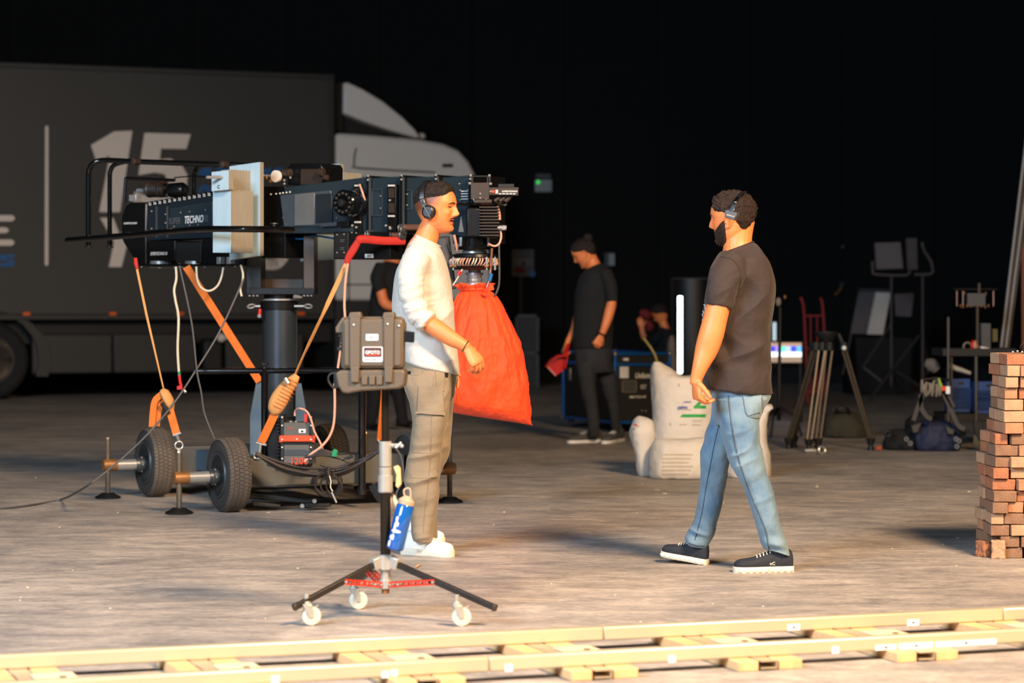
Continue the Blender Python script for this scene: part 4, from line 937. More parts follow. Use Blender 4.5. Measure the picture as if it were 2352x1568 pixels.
def jack(w_, out, t, top, ring=False):
    hz = .205; a = w_+Z*hz; e = a+out*t
    mb = MB(); mb.lathe([(0.02, .034), (.05, .034), (t-.055, .034), (t-.055, .034)], a, out, 24); mb.build('outrigger_tube', M_steel, cr)
    mb = MB(); mb.lathe([(.06, .044), (.075, .050), (.10, .050), (.105, .042), (.125, .040), (.125, .02)], a, out, 24); fl = mb.build('flange', M_alloy, cr)
    mb = MB()
    for k in range(6):
        tt = k*math.tau/6; d = out.cross(Z)*math.cos(tt)+Z*math.sin(tt); mb.ell(a+out*.09+d*.048, .005, .005, .005, k=5)
    mb.build('flange_bolts', M_steel, fl)
    mb = MB(); mb.lathe([(t-.055, .037), (t+.015, .037), (t+.03, .034), (t+.035, .02)], a, out, 24); mb.build('end_cap', M_rust, cr)
    o = Vector((e.x, e.y, 0)); mb = MB(); mb.lathe(screw_profile(.03, top, .0175), o, Z, 16); sc_ = mb.build('jack_screw', M_screw, cr, smooth=20)
    mb = MB(); mb.lathe([(0, .078), (.008, .080), (.014, .074), (.026, .048), (.034, .040), (.036, .02)], o, Z, 28); mb.build('jack_foot', M_blkm, sc_)
    if ring:
        mb = MB(); mb.torus(o+Z*(top+.03), Vector((.3, -1, 0)), .022, .005); mb.cyl(o+Z*(top-.01), o+Z*(top+.01), .013); mb.build('eye_ring', M_steel, sc_)
    return o
J = [jack(W[0], -Ax, .30, .36, True), jack(W[1], -Ax, .30, .375), jack(W[2], Ax, .24, .40), jack(W[3], Ax, .26, .37)]
# chassis
CH = (W[0]+W[1]+W[2]+W[3])/4
for k in (0, 1):
    m_ = (W[k]+W[k+2])/2+Z*.225
    MB().box(m_, (1.0, .12, .17), Ax, Ln).build('cross_beam', M_base, cr, bev=.006)
for s_ in (-.28, .28): MB().box(CH+Ax*s_+Z*.225, (.13, 1.25, .13), Ax, Ln).build('long_beam', M_cobalt, cr, bev=.006)
MB().box(CH+Z*.20, (.62, .5, .10), Ax, Ln).build('deck_plate', M_blkm, cr, bev=.006)
F0 = Fr(643, YC0, 0)
colb = onz(643, YC0, 0); zc = lambda py: at(643, py, YC0).z; sC = FPX/YC0
for pl in ([(574, 1085), (574, 955), (588, 878), (603, 868), (603, 1085)], [(679, 1085), (679, 880), (692, 880), (706, 960), (710, 1085)]):
    for off in (-.10, .09): MB().prism(F0, pl, off, off+.014).build('gusset_plate', M_cobalt, cr, bev=.002)
mb = MB(); mb.lathe([(.25, 40/sC), (zc(706), 40/sC)], colb, Z, 40); col_ = mb.build('column', M_cyl, cr)
mb = MB(); mb.lathe([(.25, 47/sC), (zc(960), 47/sC), (zc(956), 41/sC)], colb, Z, 40); mb.build('column_socket', M_blkm, cr)
mb = MB(); mb.lathe([(zc(710), 41/sC), (zc(710), 45/sC), (zc(693), 46/sC), (zc(692), 42/sC)], colb, Z, 40); mb.build('clamp_ring', M_blk, cr)
mb = MB(); mb.lathe([(zc(692), 36/sC), (zc(690), 43/sC), (zc(687), 43/sC), (zc(685), 38/sC)], colb, Z, 40); mb.build('bearing_ring', M_steel, cr)
mb = MB(); mb.lathe([(zc(686), 36/sC), (zc(674), 37/sC), (zc(668), 37/sC)], colb, Z, 40); mb.build('swivel_head', M_blk, cr)
FK_ = Fr(643, YC0-.12, 0)
for sx, x0, x1, xr in ((-1, 598, 585, 577), (1, 676, 698, 708)):
    mb = MB(); mb.cyl(FK_.p(x0, 703), FK_.p(x1, 703), .008); mb.torus(FK_.p(xr, 703), Vector((.15*sx, -.55, 1)), .022, .006, 20, 8); mb.build('locking_pin', M_steel, cr)
mb = MB(); mb.cyl(FK_.p(597, 709), FK_.p(596, 722), .009, 8); mb.build('red_tag', M_redp, cr)
mb = MB(); mb.cyl(FK_.p(596, 722), FK_.p(595, 729), .012, 8); mb.build('tag_end', M_steel, cr)
mb = MB(); mb.cyl(FK_.p(676, 681, -.02), FK_.p(692, 681, .02), .012, 8); mb.build('side_bolt', M_steel, cr)
# yoke
for x0, x1, m_ in ((566, 600, M_blk), (697, 722, M_brownm)):
    for o_ in ((-.13, .13),): MB().rect(F0, x0, 540, x1, 673, *o_).build('yoke_arm', m_, cr, bev=.003)
MB().rect(F0, 566, 661, 722, 676, -.14, .14).build('yoke_plate', M_blk, cr, bev=.003)
MB().rect(F0, 600, 640, 697, 662, .10, .13).build('yoke_back', M_brownm, cr, bev=.003)
for x0 in (570, 579, 588, 696, 704, 712):
    MB().lathe([(0, .008), (.012, .008)], F0.p(x0+3, 678, -.12)-Z*.006, Z, 8).build('yoke_bolt', M_steel, cr)
# stand posts and push bar in front of the column
FP = Fr(643, 14.15, 0)
def tubep(fr, pts, r, name, m, par=cr, k=0, n=12, label=None):
    return MB().tube([fr.p(*p) for p in pts], r, n, k=k).build(name, m, par, label=label)
tubep(FP, [(447, 852), (780, 850), (900, 848)], .0165, 'push_bar', M_gloss)
tubep(FP, [(608, 846), (608, 1060)], .021, 'upright_post', M_gloss)
tubep(FP, [(832, 858), (831, 1125)], .023, 'upright_post', M_gloss)
MB().lathe([(0, .03), (.03, .03)], FP.p(831, 1128)-Z*.02, Z, 16).build('post_socket', M_blkm, cr)
mb = MB(); mb.lathe([(0, .010), (.02, .010), (.021, .026), (.032, .027), (.036, .02)], FP.p(607, 846), Z, 16); mb.build('clamp_knob', M_blkm, cr)
# arm
A_F = Fr(643, 14.58, -35)
def ap(name, poly, o0, o1, m, par=cr, bev=.002, label=None):
    return MB().prism(A_F, poly, o0, o1).build(name, m, par, bev=bev, label=label)
def ar(name, x0, y0, x1, y1, o0, o1, m, par=cr, bev=.002): return ap(name, [(x0, y1), (x1, y1), (x1, y0), (x0, y0)], o0, o1, m, par, bev)
def dots(par, pts, r=.0055, m=None, fr=None, off=-.004, name='screws'):
    mb = MB(); fr = fr or A_F
    for x, y in pts: mb.ell(fr.p(x, y, off), r, r, r, k=4)
    return mb.build(name, m or M_steel, par, kind='stuff')
rear = ap('rear_section', [(334, 470), (492, 444), (492, 545), (334, 552)], 0, .26, M_slate2)
ap('cover_strip', [(336, 464), (492, 438), (492, 446), (336, 472)], -.01, .27, M_blk, rear)
ap('inner_panel', [(390, 478), (488, 462), (488, 532), (390, 538)], -.006, .0, M_slate, rear)
for x in (358, 383): ap('panel_rib', [(x-1, 474), (x+1, 474), (x+1, 545), (x-1, 545)], -.008, 0, M_clear, rear, 0)
dots(rear, [(348, 485), (380, 492), (380, 512), (415, 488), (436, 486), (472, 482), (348, 525), (400, 520), (436, 517), (455, 516)])
for i in range(13):
    x = 341+i*11.3; y = 468-i*1.85; text(str(25-i % 4), A_F, x, y+3, 6.5, M_print, rear, off=-.013, bold=.01, name='number_mark', slope=-8)
text('SUPER', A_F, 388, 515, 15, M_printg, rear, off=-.010, slope=2, sx=.62)
text('TECHNO', A_F, 423, 513, 17, M_print, rear, off=-.010, slope=2, sx=.60, bold=.015, skew=.12)
text('30', A_F, 468, 509, 16, M_printg, rear, off=-.010, slope=2, sx=.62)
tail = ap('tail_housing', [(278, 545), (279, 498), (288, 472), (300, 464), (336, 464), (336, 612), (318, 612), (300, 585), (283, 558)], -.02, .28, M_blk, bev=.012)
text('SUPERTECHNO', A_F, 284, 515, 4.5, M_print, tail, off=-.024, bold=.01)
fr_ = MB(); fr_.tube([A_F.p(286, 465, .0), A_F.p(290, 408, .0), A_F.p(402, 413, .0)], .008, 8); fr_.tube([A_F.p(283, 465, .22), A_F.p(287, 410, .22), A_F.p(400, 415, .22)], .008, 8); fr_.build('winch_frame', M_blk, cr)
MB().lathe([(0, .02), (.01, .05), (.02, .05), (.03, .042), (.10, .040), (.105, .052), (.12, .052), (.125, .03)], A_F.p(340, 436, .10), A_F.u, 28).build('winch_drum', M_brownm, cr)
mb = MB()
for i in range(10): mb.torus(A_F.p(345+i*4.0, 436, .10), A_F.u, .044, .0035, 24, 6)
mb.build('winch_rope', M_cabb, cr)
MB().lathe([(0, .03), (.004, .045), (.10, .048), (.12, .035), (.125, .02)], A_F.p(392, 437, .10), A_F.u, 28).build('winch_motor', M_blk, cr)
MB().lathe([(0, .014), (.06, .014)], A_F.p(316, 438, .10), A_F.u, 12).build('winch_shaft', M_steel, cr)
ar('tail_bracket', 296, 447, 312, 462, .0, .05, M_steel)
tubep(A_F, [(400, 408, .1), (440, 404, .1), (480, 406, -.02)], .004, 'control_rod', M_blk)
# lower control boxes
lb = ar('control_box', 340, 552, 402, 598, -.02, .22, M_blk, bev=.003); text('SUPERTECHNO 30', A_F, 345, 586, 7.5, M_print, lb, off=-.024, bold=.02, skew=.2, sx=.62)
ar('control_box', 404, 556, 462, 604, -.01, .20, M_blkm); ar('control_box', 464, 548, 500, 606, -.01, .2, M_blk)
bp_ = ar('bottom_plate', 318, 606, 505, 611, -.03, .25, M_blk)
dots(bp_, [(325, 613), (365, 615), (368, 615), (400, 614), (418, 614), (422, 614), (470, 613)], .005, off=-.03)
for x in (369, 450): MB().lathe([(0, .060), (.004, .068), (.022, .068), (.026, .06)], A_F.p(x, 608, .04), Z, 28).build('levelling_disc', M_steel, cr)
mb = MB()
for x in (497, 520): mb.rect(A_F, x, 590, x+9, 606, -.05, 0)
mb.build('bracket', M_steel, cr, bev=.002)
ar('connector_block', 494, 580, 560, 610, -.01, .16, M_blk)
dots(cr, [(500, 608), (508, 596), (512, 600), (516, 604), (540, 612), (556, 610)], .005)
# guard rails
tubep(A_F, [(203, 562, -.25), (203, 420, -.25), (205, 390, -.25), (216, 374, -.25), (240, 368, -.22), (310, 371, -.18), (400, 374, -.1), (515, 378, .0), (600, 382, .1)], .017, 'guard_rail', M_gloss, k=4)
tubep(A_F, [(252, 562, .1), (252, 420, .1), (254, 392, .1), (264, 378, .1), (290, 371, .08), (312, 370, .0)], .015, 'guard_rail', M_gloss, k=4)
tubep(A_F, [(446, 450, .25), (446, 405, .25), (450, 390, .25), (462, 381, .22), (515, 378, .05)], .013, 'guard_rail', M_gloss, k=4)
tubep(A_F, [(154, 552, -.36), (290, 541, -.44), (400, 531, -.56), (470, 526, -.66), (560, 526, -.66), (672, 527, -.30)], .019, 'guard_rail', M_gloss, k=3)
for x, y, o_ in ((312, 371, -.2), (515, 378, -.03)): MB().lathe([(-.03, .008), (-.025, .022), (.025, .022), (.03, .008)], A_F.p(x, y, o_), A_F.n, 16).build('rail_clamp', M_brownm, cr)
for x, o_ in ((203, -.25), (252, .1)): MB().lathe([(0, .026), (.006, .026), (.008, .012), (.03, .012)], A_F.p(x, 568, o_), Z, 16).build('rail_knob', M_blkm, cr)
# centre carriage
ar('carriage', 600, 428, 655, 592, .0, .30, M_blk, bev=.004); ar('carriage_post', 560, 545, 650, 560, .0, .25, M_blkm)
mo = ap('motor_housing', [(660, 424), (660, 384), (668, 375), (735, 375), (740, 384), (740, 424)], .06, .26, M_blk, bev=.006)
ar('motor_band', 690, 388, 739, 424, .045, .06, M_brownm, mo)
for x, y, r_, l_ in ((658, 398, .026, .06), (742, 396, .026, .03), (752, 408, .018, .03)): MB().lathe([(0, r_*.6), (.004, r_), (l_, r_), (l_+.004, r_*.6)], A_F.p(x-8, y, .03), A_F.u, 18).build('gear_shaft', M_brownm, cr)
MB().lathe([(0, .036), (.02, .036)], A_F.p(637, 405, .0), A_F.n*-1, 20).build('guide_wheel', M_twhite, cr)
dots(cr, [(606+i*6, 403+i*.3) for i in range(5)]+[(653, 414), (653, 422), (667, 408)], .008, off=-.01, name='fittings')
dots(cr, [(622, 446), (634, 445), (643, 444), (650, 443), (658, 442), (666, 441)], .006, M_print)
dots(cr, [(612, 408), (621, 416)], .012, M_rust, off=-.01, name='brass_fittings')
MB().lathe([(0, .026), (.006, .028), (.008, .01), (.03, .01)], A_F.p(629, 512, -.05), -Z, 16).build('knob', M_alloy, cr)
# telescoping sections
s1 = ap('arm_section', [(640, 432), (845, 406), (845, 534), (652, 536)], 0, .31, M_slate, bev=.004)
ap('perspex_cover', [(643, 448), (760, 437), (760, 518), (652, 520)], -.008, -.002, M_clear, s1)
ap('perspex_cover', [(676, 446), (722, 442), (722, 516), (676, 518)], -.012, -.008, mat('bright_perspex', (98, 100, 100), .2, .1), s1)
ap('inner_plate', [(725, 446), (762, 444), (762, 510), (725, 512)], -.014, -.006, M_slate2, s1)
dots(s1, [(648, 468), (674, 467), (687, 463), (710, 461), (734, 463), (755, 457), (650, 500), (687, 498), (708, 492), (732, 494), (755, 492), (773, 500)], .0045)
ap('battery_box', [(736, 512), (772, 509), (772, 519), (736, 521)], -.03, 0, M_clear, s1); ap('battery_box', [(776, 508), (800, 508), (800, 520), (776, 520)], -.03, 0, M_blk, s1)
ap('lower_lip', [(650, 526), (812, 524), (812, 534), (652, 536)], -.02, .0, M_slate, s1)
s2 = ap('arm_section', [(848, 409), (920, 405), (920, 536), (848, 536)], .015, .295, M_slate, bev=.004)
s3 = ap('arm_section', [(924, 408), (1000, 405), (1000, 524), (924, 526)], .03, .28, M_slate, bev=.004)
s4 = ap('arm_section', [(1003, 409), (1079, 402), (1079, 548), (1003, 530)], .045, .265, M_slate, bev=.004)
for s_, x0, y0, x1, y1 in ((s2, 853, 434, 878, 494), (s3, 929, 436, 945, 480)):
    mb = MB(); o_ = -.002 if s_ is s2 else .013
    for q in ((x0, y0, x1, y0+1.5), (x0, y1, x1, y1+1.5), (x1-1.2, y0, x1, y1), (x0, y0, x0+1.2, y1)): mb.rect(A_F, q[0], q[1], q[2], q[3], o_+.008, o_+.016)
    mb.build('inset_frame', M_clear, s_); dots(s_, [(874, 450), (874, 478)] if s_ is s2 else [(935, 446), (935, 471)], .005, off=o_+.008)
for x, y0, y1 in ((845, 403, 540), (922, 402, 530), (1001, 401, 530), (1080, 401, 556)):
    e_ = ar('section_frame', x-4, y0, x+3, y1, -.012, .322, M_blk); dots(e_, [(x, y0+1), (x, y0+10), (x, y1-8)], .008, off=-.016)
    ar('frame_edge', x+2, y0+4, x+3.4, y1-4, -.016, 0, M_clear, e_, 0)
for x0, x1, y0, y1 in ((812, 829, 422, 575), (889, 909, 422, 533)):
    lp_ = ar('roller_plate', x0, y0, x1, y1, -.022, .0, M_blk)
    mb = MB()
    for yy in (y0+2, y0+(72 if x0 > 850 else 86)):
        for k in range(5): mb.rect(A_F, x0+2+k*3.2, yy, x0+3.6+k*3.2, yy+4, -.027, -.022)
    mb.build('tooth_marks', M_print, lp_); mb = MB()
    for q_ in (10, 44): MB().rect(A_F, x0+3, y0+q_, x1-4, y0+q_+22, -.026, -.02).build('plate_slot', M_brownm, lp_)
    dots(lp_, [(x0+6, y0+38), (x0+6, y0+100), (x0-3, y0+96), (x0+7, y1-8)], .008, off=-.028)
# pulley drum
d_ = A_F.n*-1; pc = A_F.p(826, 468, .0)
MB().lathe([(0, .074), (.07, .078), (.075, .072), (.08, .078), (.150, .078), (.158, .072), (.158, .03), (.165, .03), (.165, .001)], pc, d_, 44).build('pulley_drum', M_gloss, cr)
mb = MB()
for i in range(12):
    t = i*math.tau/12; mb.ell(pc+d_*.158+(A_F.u*math.cos(t)+Z*math.sin(t))*.055, .012, .012, .012, k=5)
mb.lathe([(.165, .022), (.178, .022), (.180, .008)], pc, d_, 16); mb.build('hub_bolts', M_blkm, cr)
tubep(A_F, [(826, 424, -.03), (832, 440, -.05), (838, 460, -.04)], .006, 'pink_hose', M_cabp, k=3)
# lower rollers
for x0, x1, y in ((852, 928, 539), (925, 966, 522), (1003, 1012, 520)): tubep(A_F, [(x0, y, .0), (x1, y, .0)], .018, 'roller_bar', M_copper)
for x, y in ((846, 539), (852, 539), (922, 524), (928, 528), (925, 540)): MB().lathe([(-.01, .014), (-.008, .027), (-.002, .022), (.002, .022), (.008, .027), (.01, .014)], A_F.p(x, y, -.01), A_F.u, 20).build('roller_wheel', M_alloy, cr)
ub = ar('underslung_box', 766, 532, 896, 595, -.03, .20, M_blk, bev=.003); ar('vent_panel', 768, 534, 800, 593, -.035, -.03, M_blkm, ub)
mb = MB()
for y in (550, 554, 568, 572): mb.rect(A_F, 781, y, 790, y+1.4, -.038, -.034)
mb.build('vent_slots', M_printg, ub); dots(ub, [(774, 539), (790, 538), (774, 580), (790, 580), (808, 534), (818, 535)], .005, off=-.038)
MB().rect(A_F, 838, 583, 857, 592, -.034, -.03).build('label_plate', M_print, ub); text('oooo', A_F, 843, 589, 3.5, M_printg, ub, off=-.036, bold=.02)
tubep(A_F, [(645, 540, .1), (690, 549, .1), (720, 541, .1), (768, 548, .1)], .006, 'blue_cable', M_tblue, k=3)
# nose of the arm
ap('nose_body', [(1035, 492), (1079, 488), (1079, 560), (1040, 560)], .05, .26, M_blk, bev=.004)
nz_ = ar('nose_plate', 1079, 418, 1084, 466, .045, .27, M_brownm)
FN = Fr(1100, 13.62, 0); ZN = Fr(1100, 13.7, 0)
nb = MB().rect(FN, 1081, 419, 1124, 458, 0, .15).build('nose_box', M_brownm, cr, bev=.003)
mb = MB(); mb.torus(FN.p(1102, 456, -.004), YV, .036, .003, 24, 6, .5, math.pi*0); mb.build('dial_arc', M_steel, nb); dots(nb, [(1103, 445), (1103, 455)], .007, fr=FN, off=-.004)
text('oo', FN, 1060, 440, 3, M_print, nb, off=-.01)
mb = MB()
for y in (438, 444, 450, 456):
    mb.rect(A_F, 1059, y, 1074, y+1.6, .038, .045)
mb.build('lettering_block', M_print, s4); dots(s4, [(1057, 437), (1075, 436), (1057, 459), (1075, 457), (1055, 422), (1077, 419)], .0055, off=.04)
mb = MB()
for q in ((1081, 403, 1127, 406), (1082, 403, 1086, 420), (1118, 403, 1122, 420), (1123, 403, 1127, 424)): MB().rect(FN, q[0], q[1], q[2], q[3], .0, .012).build('top_frame_bar', M_blkm, cr, bev=.002)
dots(cr, [(1081, 403), (1124, 403), (1079, 421), (1127, 422)], .009, fr=FN, off=-.004)
MB().rect(FN, 1088, 458, 1130, 466, -.03, .14).build('saddle', M_brownm, cr, bev=.003)
dp_ = MB().rect(FN, 1124, 430, 1191, 448, .0, .10).build('display_box', M_brownm, cr, bev=.002)
text('SUPERTECHNO', FN, 1153, 441, 3.6, M_print, dp_, off=-.002, bold=.03); text('OT', FN, 1124, 441, 3.2, M_print, dp_, off=-.002)
mb = MB()
for i in range(5): mb.rect(FN, 1146+i*8, 444, 1152+i*8, 446, -.003, 0)
for i in range(3): mb.rect(FN, 1138, 436+i*3, 1144, 438+i*3, -.003, 0)
mb.build('small_print', M_print, dp_)
MB().lathe([(0, .009), (.012, .008)], FN.p(1133, 440), -YV, 14).build('red_button', M_orangep, dp_)
MB().rect(FN, 1144, 422, 1181, 430, .02, .08).build('display_lid', M_blkm, dp_, bev=.002)
for i in range(3): MB().tube([FN.p(1151+i*12, 449, .04), FN.p(1146+i*12, 454, .04), FN.p(1136+i*12, 462, .04)], [.008, .012, .013], 12).build('connector', M_brownm, dp_)
# suspended head
HC_ = onz(1090, 13.72, 0); zh = lambda py: at(1090, py, 13.72).z; sH = FPX/13.72
def hl(name, prof, m, n=36, cx=1090): return MB().lathe([(zh(y), r/sH) for y, r in prof[::-1]], onz(cx, 13.72, 0), Z, n).build(name, m, cr)
hl('guard_disc', [(465, 20), (466, 50), (469, 54), (473, 50), (474, 20)], M_gloss, 44, 1112)
tubep(FN, [(1020, 468, .1), (1060, 469, .05), (1080, 470, .0)], .008, 'guard_arm', M_gloss)
hb = MB().rect(FN, 1070, 476, 1106, 545, .0, .16).build('drive_housing', M_blk, cr, bev=.012)
fi = MB()
core = MB().rect(FN, 1108, 474, 1143, 545, .01, .12).build('motor_core', M_blk, cr)
for i in range(10):
    y = 474+i*7.2; MB().rect(FN, 1101, y, 1147, y+3.0, -.015, .13).build('cooling_fin', M_brownm, cr, bev=.001)
MB().prism(FN, [(1059, 495), (1052, 533), (1066, 533)], -.02, .0).build('silver_fin', M_alloy, cr, bev=.002)
MB().lathe([(0, .014), (.05, .014)], FN.p(1143, 523), X, 12).build('side_knob', M_steel, cr); MB().lathe([(0, .012), (.02, .012)], FN.p(1157, 523, -.01), -YV, 12).build('side_eyelet', M_steel, cr)
hl('swivel_collar', [(541, 22), (545, 30), (566, 30), (568, 28)], M_gloss); hl('brass_ring', [(561, 26), (561, 27.5), (566, 27.5), (566, 26)], M_rust)
for cx_, r_ in ((1113, 4), (1120, 5), (1060, 6)): hl('drive_post', [(545, r_), (567, r_)], M_steel, 12, cx_)
hl('upper_plate', [(566, 20), (566, 46), (573, 46), (573, 20)], M_gloss); hl('bearing', [(573, 26), (577, 28), (582, 28), (583, 26)], M_steel)
hl('cable_plate', [(581, 20), (582, 40), (585, 54), (591, 56), (592, 20)], M_blk); hl('cable_plate', [(610, 20), (611, 50), (615, 55), (619, 50), (620, 20)], M_blk)
for i in range(24):
    t = i*math.tau/24; d = Vector((math.cos(t), math.sin(t), 0)); q = HC_
    mb = MB(); tw = Vector((-d.y, d.x, 0))*.007
    for k in (-1, 1):
        o_ = tw*k*1.1
        mb.tube([q+d*.085+o_+Z*zh(593), q+d*.128+o_+tw+Z*zh(594), q+d*.142+o_+tw*.3+Z*zh(601), q+d*.128+o_-tw+Z*zh(609), q+d*.085+o_-tw+Z*zh(611)], .0042, 6, k=2)
    mb.build('cable_loop', M_cabp if i % 3 else M_cabw, cr)
for x in (1041, 1118, 1137): tubep(FN, [(x, 590, -.04), (x, 620, -.04)], .005, 'spacer_rod', M_steel)
for x in (1037, 1042, 1117): tubep(FN, [(x-4, 611, -.05), (x+5, 611, -.05)], .007, 'brass_nut', M_rust, n=8)
hl('inner_core', [(592, 30), (610, 30)], M_gloss); hl('neck_ring', [(620, 14), (626, 15), (626, 20), (631, 20), (632, 17), (638, 16), (640, 18), (645, 18), (646, 15), (650, 20), (656, 20), (657, 16), (670, 15), (700, 15)], M_steel)
for pts, r_, m_ in (([(1141, 474, .02), (1146, 490, .02), (1147, 505, .02)], .010, M_cabp), ([(1150, 530, .0), (1151, 545, .0), (1146, 560, .0), (1135, 565, .0), (1122, 560, -.02)], .006, M_cabp), ([(1146, 560, .05), (1147, 640, .05), (1143, 665, .05), (1136, 680, .05)], .006, M_cabg), ([(1130, 570, -.03), (1128, 600, -.02), (1125, 640, -.02), (1118, 660, -.02)], .007, M_copper),
    ([(1043, 540, .0), (1047, 558, .02), (1050, 575, .05)], .008, M_cabp), ([(1062, 618, -.05), (1050, 640, -.05), (1040, 655, -.05)], .004, M_cabw), ([(1015, 545, .12), (1022, 600, .14), (1030, 665, .14)], .045, M_cabg)): tubep(FN, pts, r_, 'cable', m_, k=3)
tubep(FN, [(1129, 628, -.03), (1125, 645, -.03)], .010, 'blue_plug', M_tblue)
tubep(FN, [(1058, 622, -.05), (1052, 632, -.05)], .010, 'red_plug', M_redp)
# tow bar lying under the chassis
FG = Fr(650, 14.0, 8)
MB().prism(FG, [(570, 1128), (700, 1147), (725, 1147), (727, 1154), (700, 1156), (570, 1145)], 0, .06).build('tow_bar', M_blkm, cr, bev=.006)
MB().prism(FG, [(580, 1150), (645, 1158), (645, 1166), (580, 1162)], -.05, .0).build('tow_bar', M_blkm, cr, bev=.006)
MB().prism(FG, [(700, 1155), (760, 1155), (762, 1163), (700, 1166)], -.05, .0).build('tow_foot', M_blkm, cr, bev=.006)
for x, y in ((722, 1150), (694, 1161)): MB().lathe([(0, .014), (.02, .012)], FG.p(x, y, -.05), -FG.n, 10).build('tow_bolt', M_steel, cr)
tubep(FG, [(560, 1120, -.02), (740, 1113, -.02)], .008, 'brake_rod', M_blkm)
MB().torus(FG.p(752, 1108, 0), YV, .075, .014, 28, 8).build('cable_drum', M_blkm, cr)

# ---- things on or hung from the crane
def weight(name, fr, x0, x1, y0, y1, T_, label, n=1, cat='weight', tilt=0):
    t = thing(name, label, cat, fr.p((x0+x1)/2, y1, T_/2))
    dy = tilt
    if n == 1:
        MB().prism(fr, [(x0, y1), (x1, y1-dy), (x1, y0-dy*0), (x0, y0+dy)], 0, T_).build('board', M_wcream, t, bev=.002)
        MB().prism(fr, [(x0, y1), (x1, y1-dy), (x1, y0), (x0, y0+dy)], -.003, 0).build('painted_face', M_wblue, t)
    else:
        for i in range(n):
            d0 = T_*i/n; MB().prism(fr, [(x0, y1), (x1, y1), (x1, y0-(i % 3)*.5), (x0, y0+dy)], d0, d0+T_/n*.86, True).build('board', M_wcream, t, bev=.0015)
        MB().prism(fr, [(x0, y1), (x1, y1), (x1, y0), (x0, y0+dy)], -.003, 0).build('painted_face', M_wblue, t)
    return t
wb1 = weight('weight_plate', Fr(560, 14.42, -35), 527, 597, 372, 597, .035, 'tall pale blue counterweight board behind the striped stack on the near side', tilt=10)
wb2 = weight('weight_stack', Fr(510, 14.16, -35), 489, 530, 437, 580, .20, 'stack of pale counterweight boards showing striped cream edges on the crane side', n=14)
wb3 = weight('weight_block', Fr(506, 14.12, -35), 486, 525, 391, 439, .045, 'small pale blue block marked C at the top of the striped weight stack', tilt=4)
mb = MB(); f3 = Fr(506, 14.12, -35)
b2 = Fr(530, 14.24, -35)
for i in range(11): MB().prism(b2, [(507, 440), (530, 440), (530, 389), (507, 391)], i*.018, i*.018+.0155, True).build('board', M_wcream, wb2, bev=.0015)
text('C', f3, 499, 433, 8, M_blk, wb3, off=-.005, bold=.02)
tubep(f3, [(474, 407, -.10), (512, 407, .0)], .009, 'rod', M_steel, wb3)
wb4 = weight('weight_plate', Fr(745, 15.32, -35), 690, 780, 376, 600, .045, 'grey-blue counterweight board on the far side of the crane, against the truck cab', tilt=6)
wb5 = weight('weight_stack', Fr(785, 15.26, -35), 782, 788, 396, 560, .19, 'cream edged stack of boards at the far side of the crane arm', n=11)
# orange cover
cv = thing('rain_cover', 'bright orange nylon cover gathered around the hanging camera head', 'cover', onz(1110, 13.72, at(1110, 975, 13.72).z))
YO = 13.72
def cover_rings():
    R = [(655, 655, 1052, 1128, .085), (664, 664, 1062, 1119, .065), (672, 674, 1056, 1134, .09), (688, 690, 1046, 1149, .12), (715, 718, 1034, 1163, .155), (750, 755, 1022, 1182, .185), (785, 790, 1014, 1196, .20), (830, 835, 1008, 1208, .205), (870, 880, 1006, 1214, .20), (905, 925, 1010, 1218, .185), (930, 955, 1018, 1222, .15), (946, 972, 1034, 1225, .09), (955, 977, 1110, 1224, .03)]
    q = catmull(R, 12); n = 260; rings = []; tt = np.arange(n)*math.tau/n
    rnd = np.random.RandomState(5); ph = rnd.rand(8)*6.28
    for i, a in enumerate(q):
        l = at(a[2], a[0], YO); r = at(a[3], a[1], YO); c = (l+r)/2; h = (r-l)/2; v = i/len(q)
        pl = .080*math.exp(-v*4.5)*np.sin(17*tt+ph[0]+1.6*np.sin(2*tt+v*2))+.020*np.sin(7*tt+ph[1]+v*3)*(1-v)+.025*np.sin(4*tt+v*3+ph[2])+.02*np.sin(29*tt+ph[3]+v*5)*math.exp(-v*4)
        pp = np.stack([np.cos(tt)*1.5+v*1.2, np.sin(tt)*1.5, np.full(n, v*3.2)], 1); p2 = np.stack([np.cos(tt)*3+v*4, np.sin(tt)*3-v*3, np.full(n, v*6)], 1)
        pl = pl+.042*(.4-2.0*np.abs(vnoise(pp*2.2, 3)))*sm(.05, .35, v)+.024*(.4-2.0*np.abs(vnoise(p2*2.0, 14)))*sm(.1, .4, v)+.016*(.4-2*np.abs(vnoise(p2*4.5, 24)))*sm(.1, .4, v)
        k = 1+pl
        rings.append([c+h*math.cos(t)*kk+YV*math.sin(t)*a[4]*kk for t, kk in zip(tt, k)])
    return rings
mb = MB(); mb.loft(cover_rings()); mb.build('cover_cloth', M_orange, cv, smooth=180)
mb = MB(); mb.torus(HC_+Z*zh(664), Z, .078, .010, 40, 8)
rings_ = []
for h_, r_, a_ in ((664, .080, .10), (660, .088, .16), (656, .096, .20), (652, .100, .24), (653, .094, .24), (657, .084, .18), (664, .074, .08)):
    rings_.append([HC_+Vector((math.cos(t), math.sin(t), 0))*r_*(1+a_*(.6*math.sin(13*t+h_*.05)+.4*math.sin(21*t)))+Z*(zh(h_)+.006*math.sin(5*t+1)) for t in np.arange(120)*math.tau/120])
mb.loft(rings_)
mb.build('drawstring_frill', M_orange, cv, smooth=180)
mb = MB(); mb.strap([at(1112, 668, 13.58), at(1124, 663, 13.55), at(1134, 661, 13.55)], .022, .006, Z, k=3); mb.build('tie', M_orange, cv)
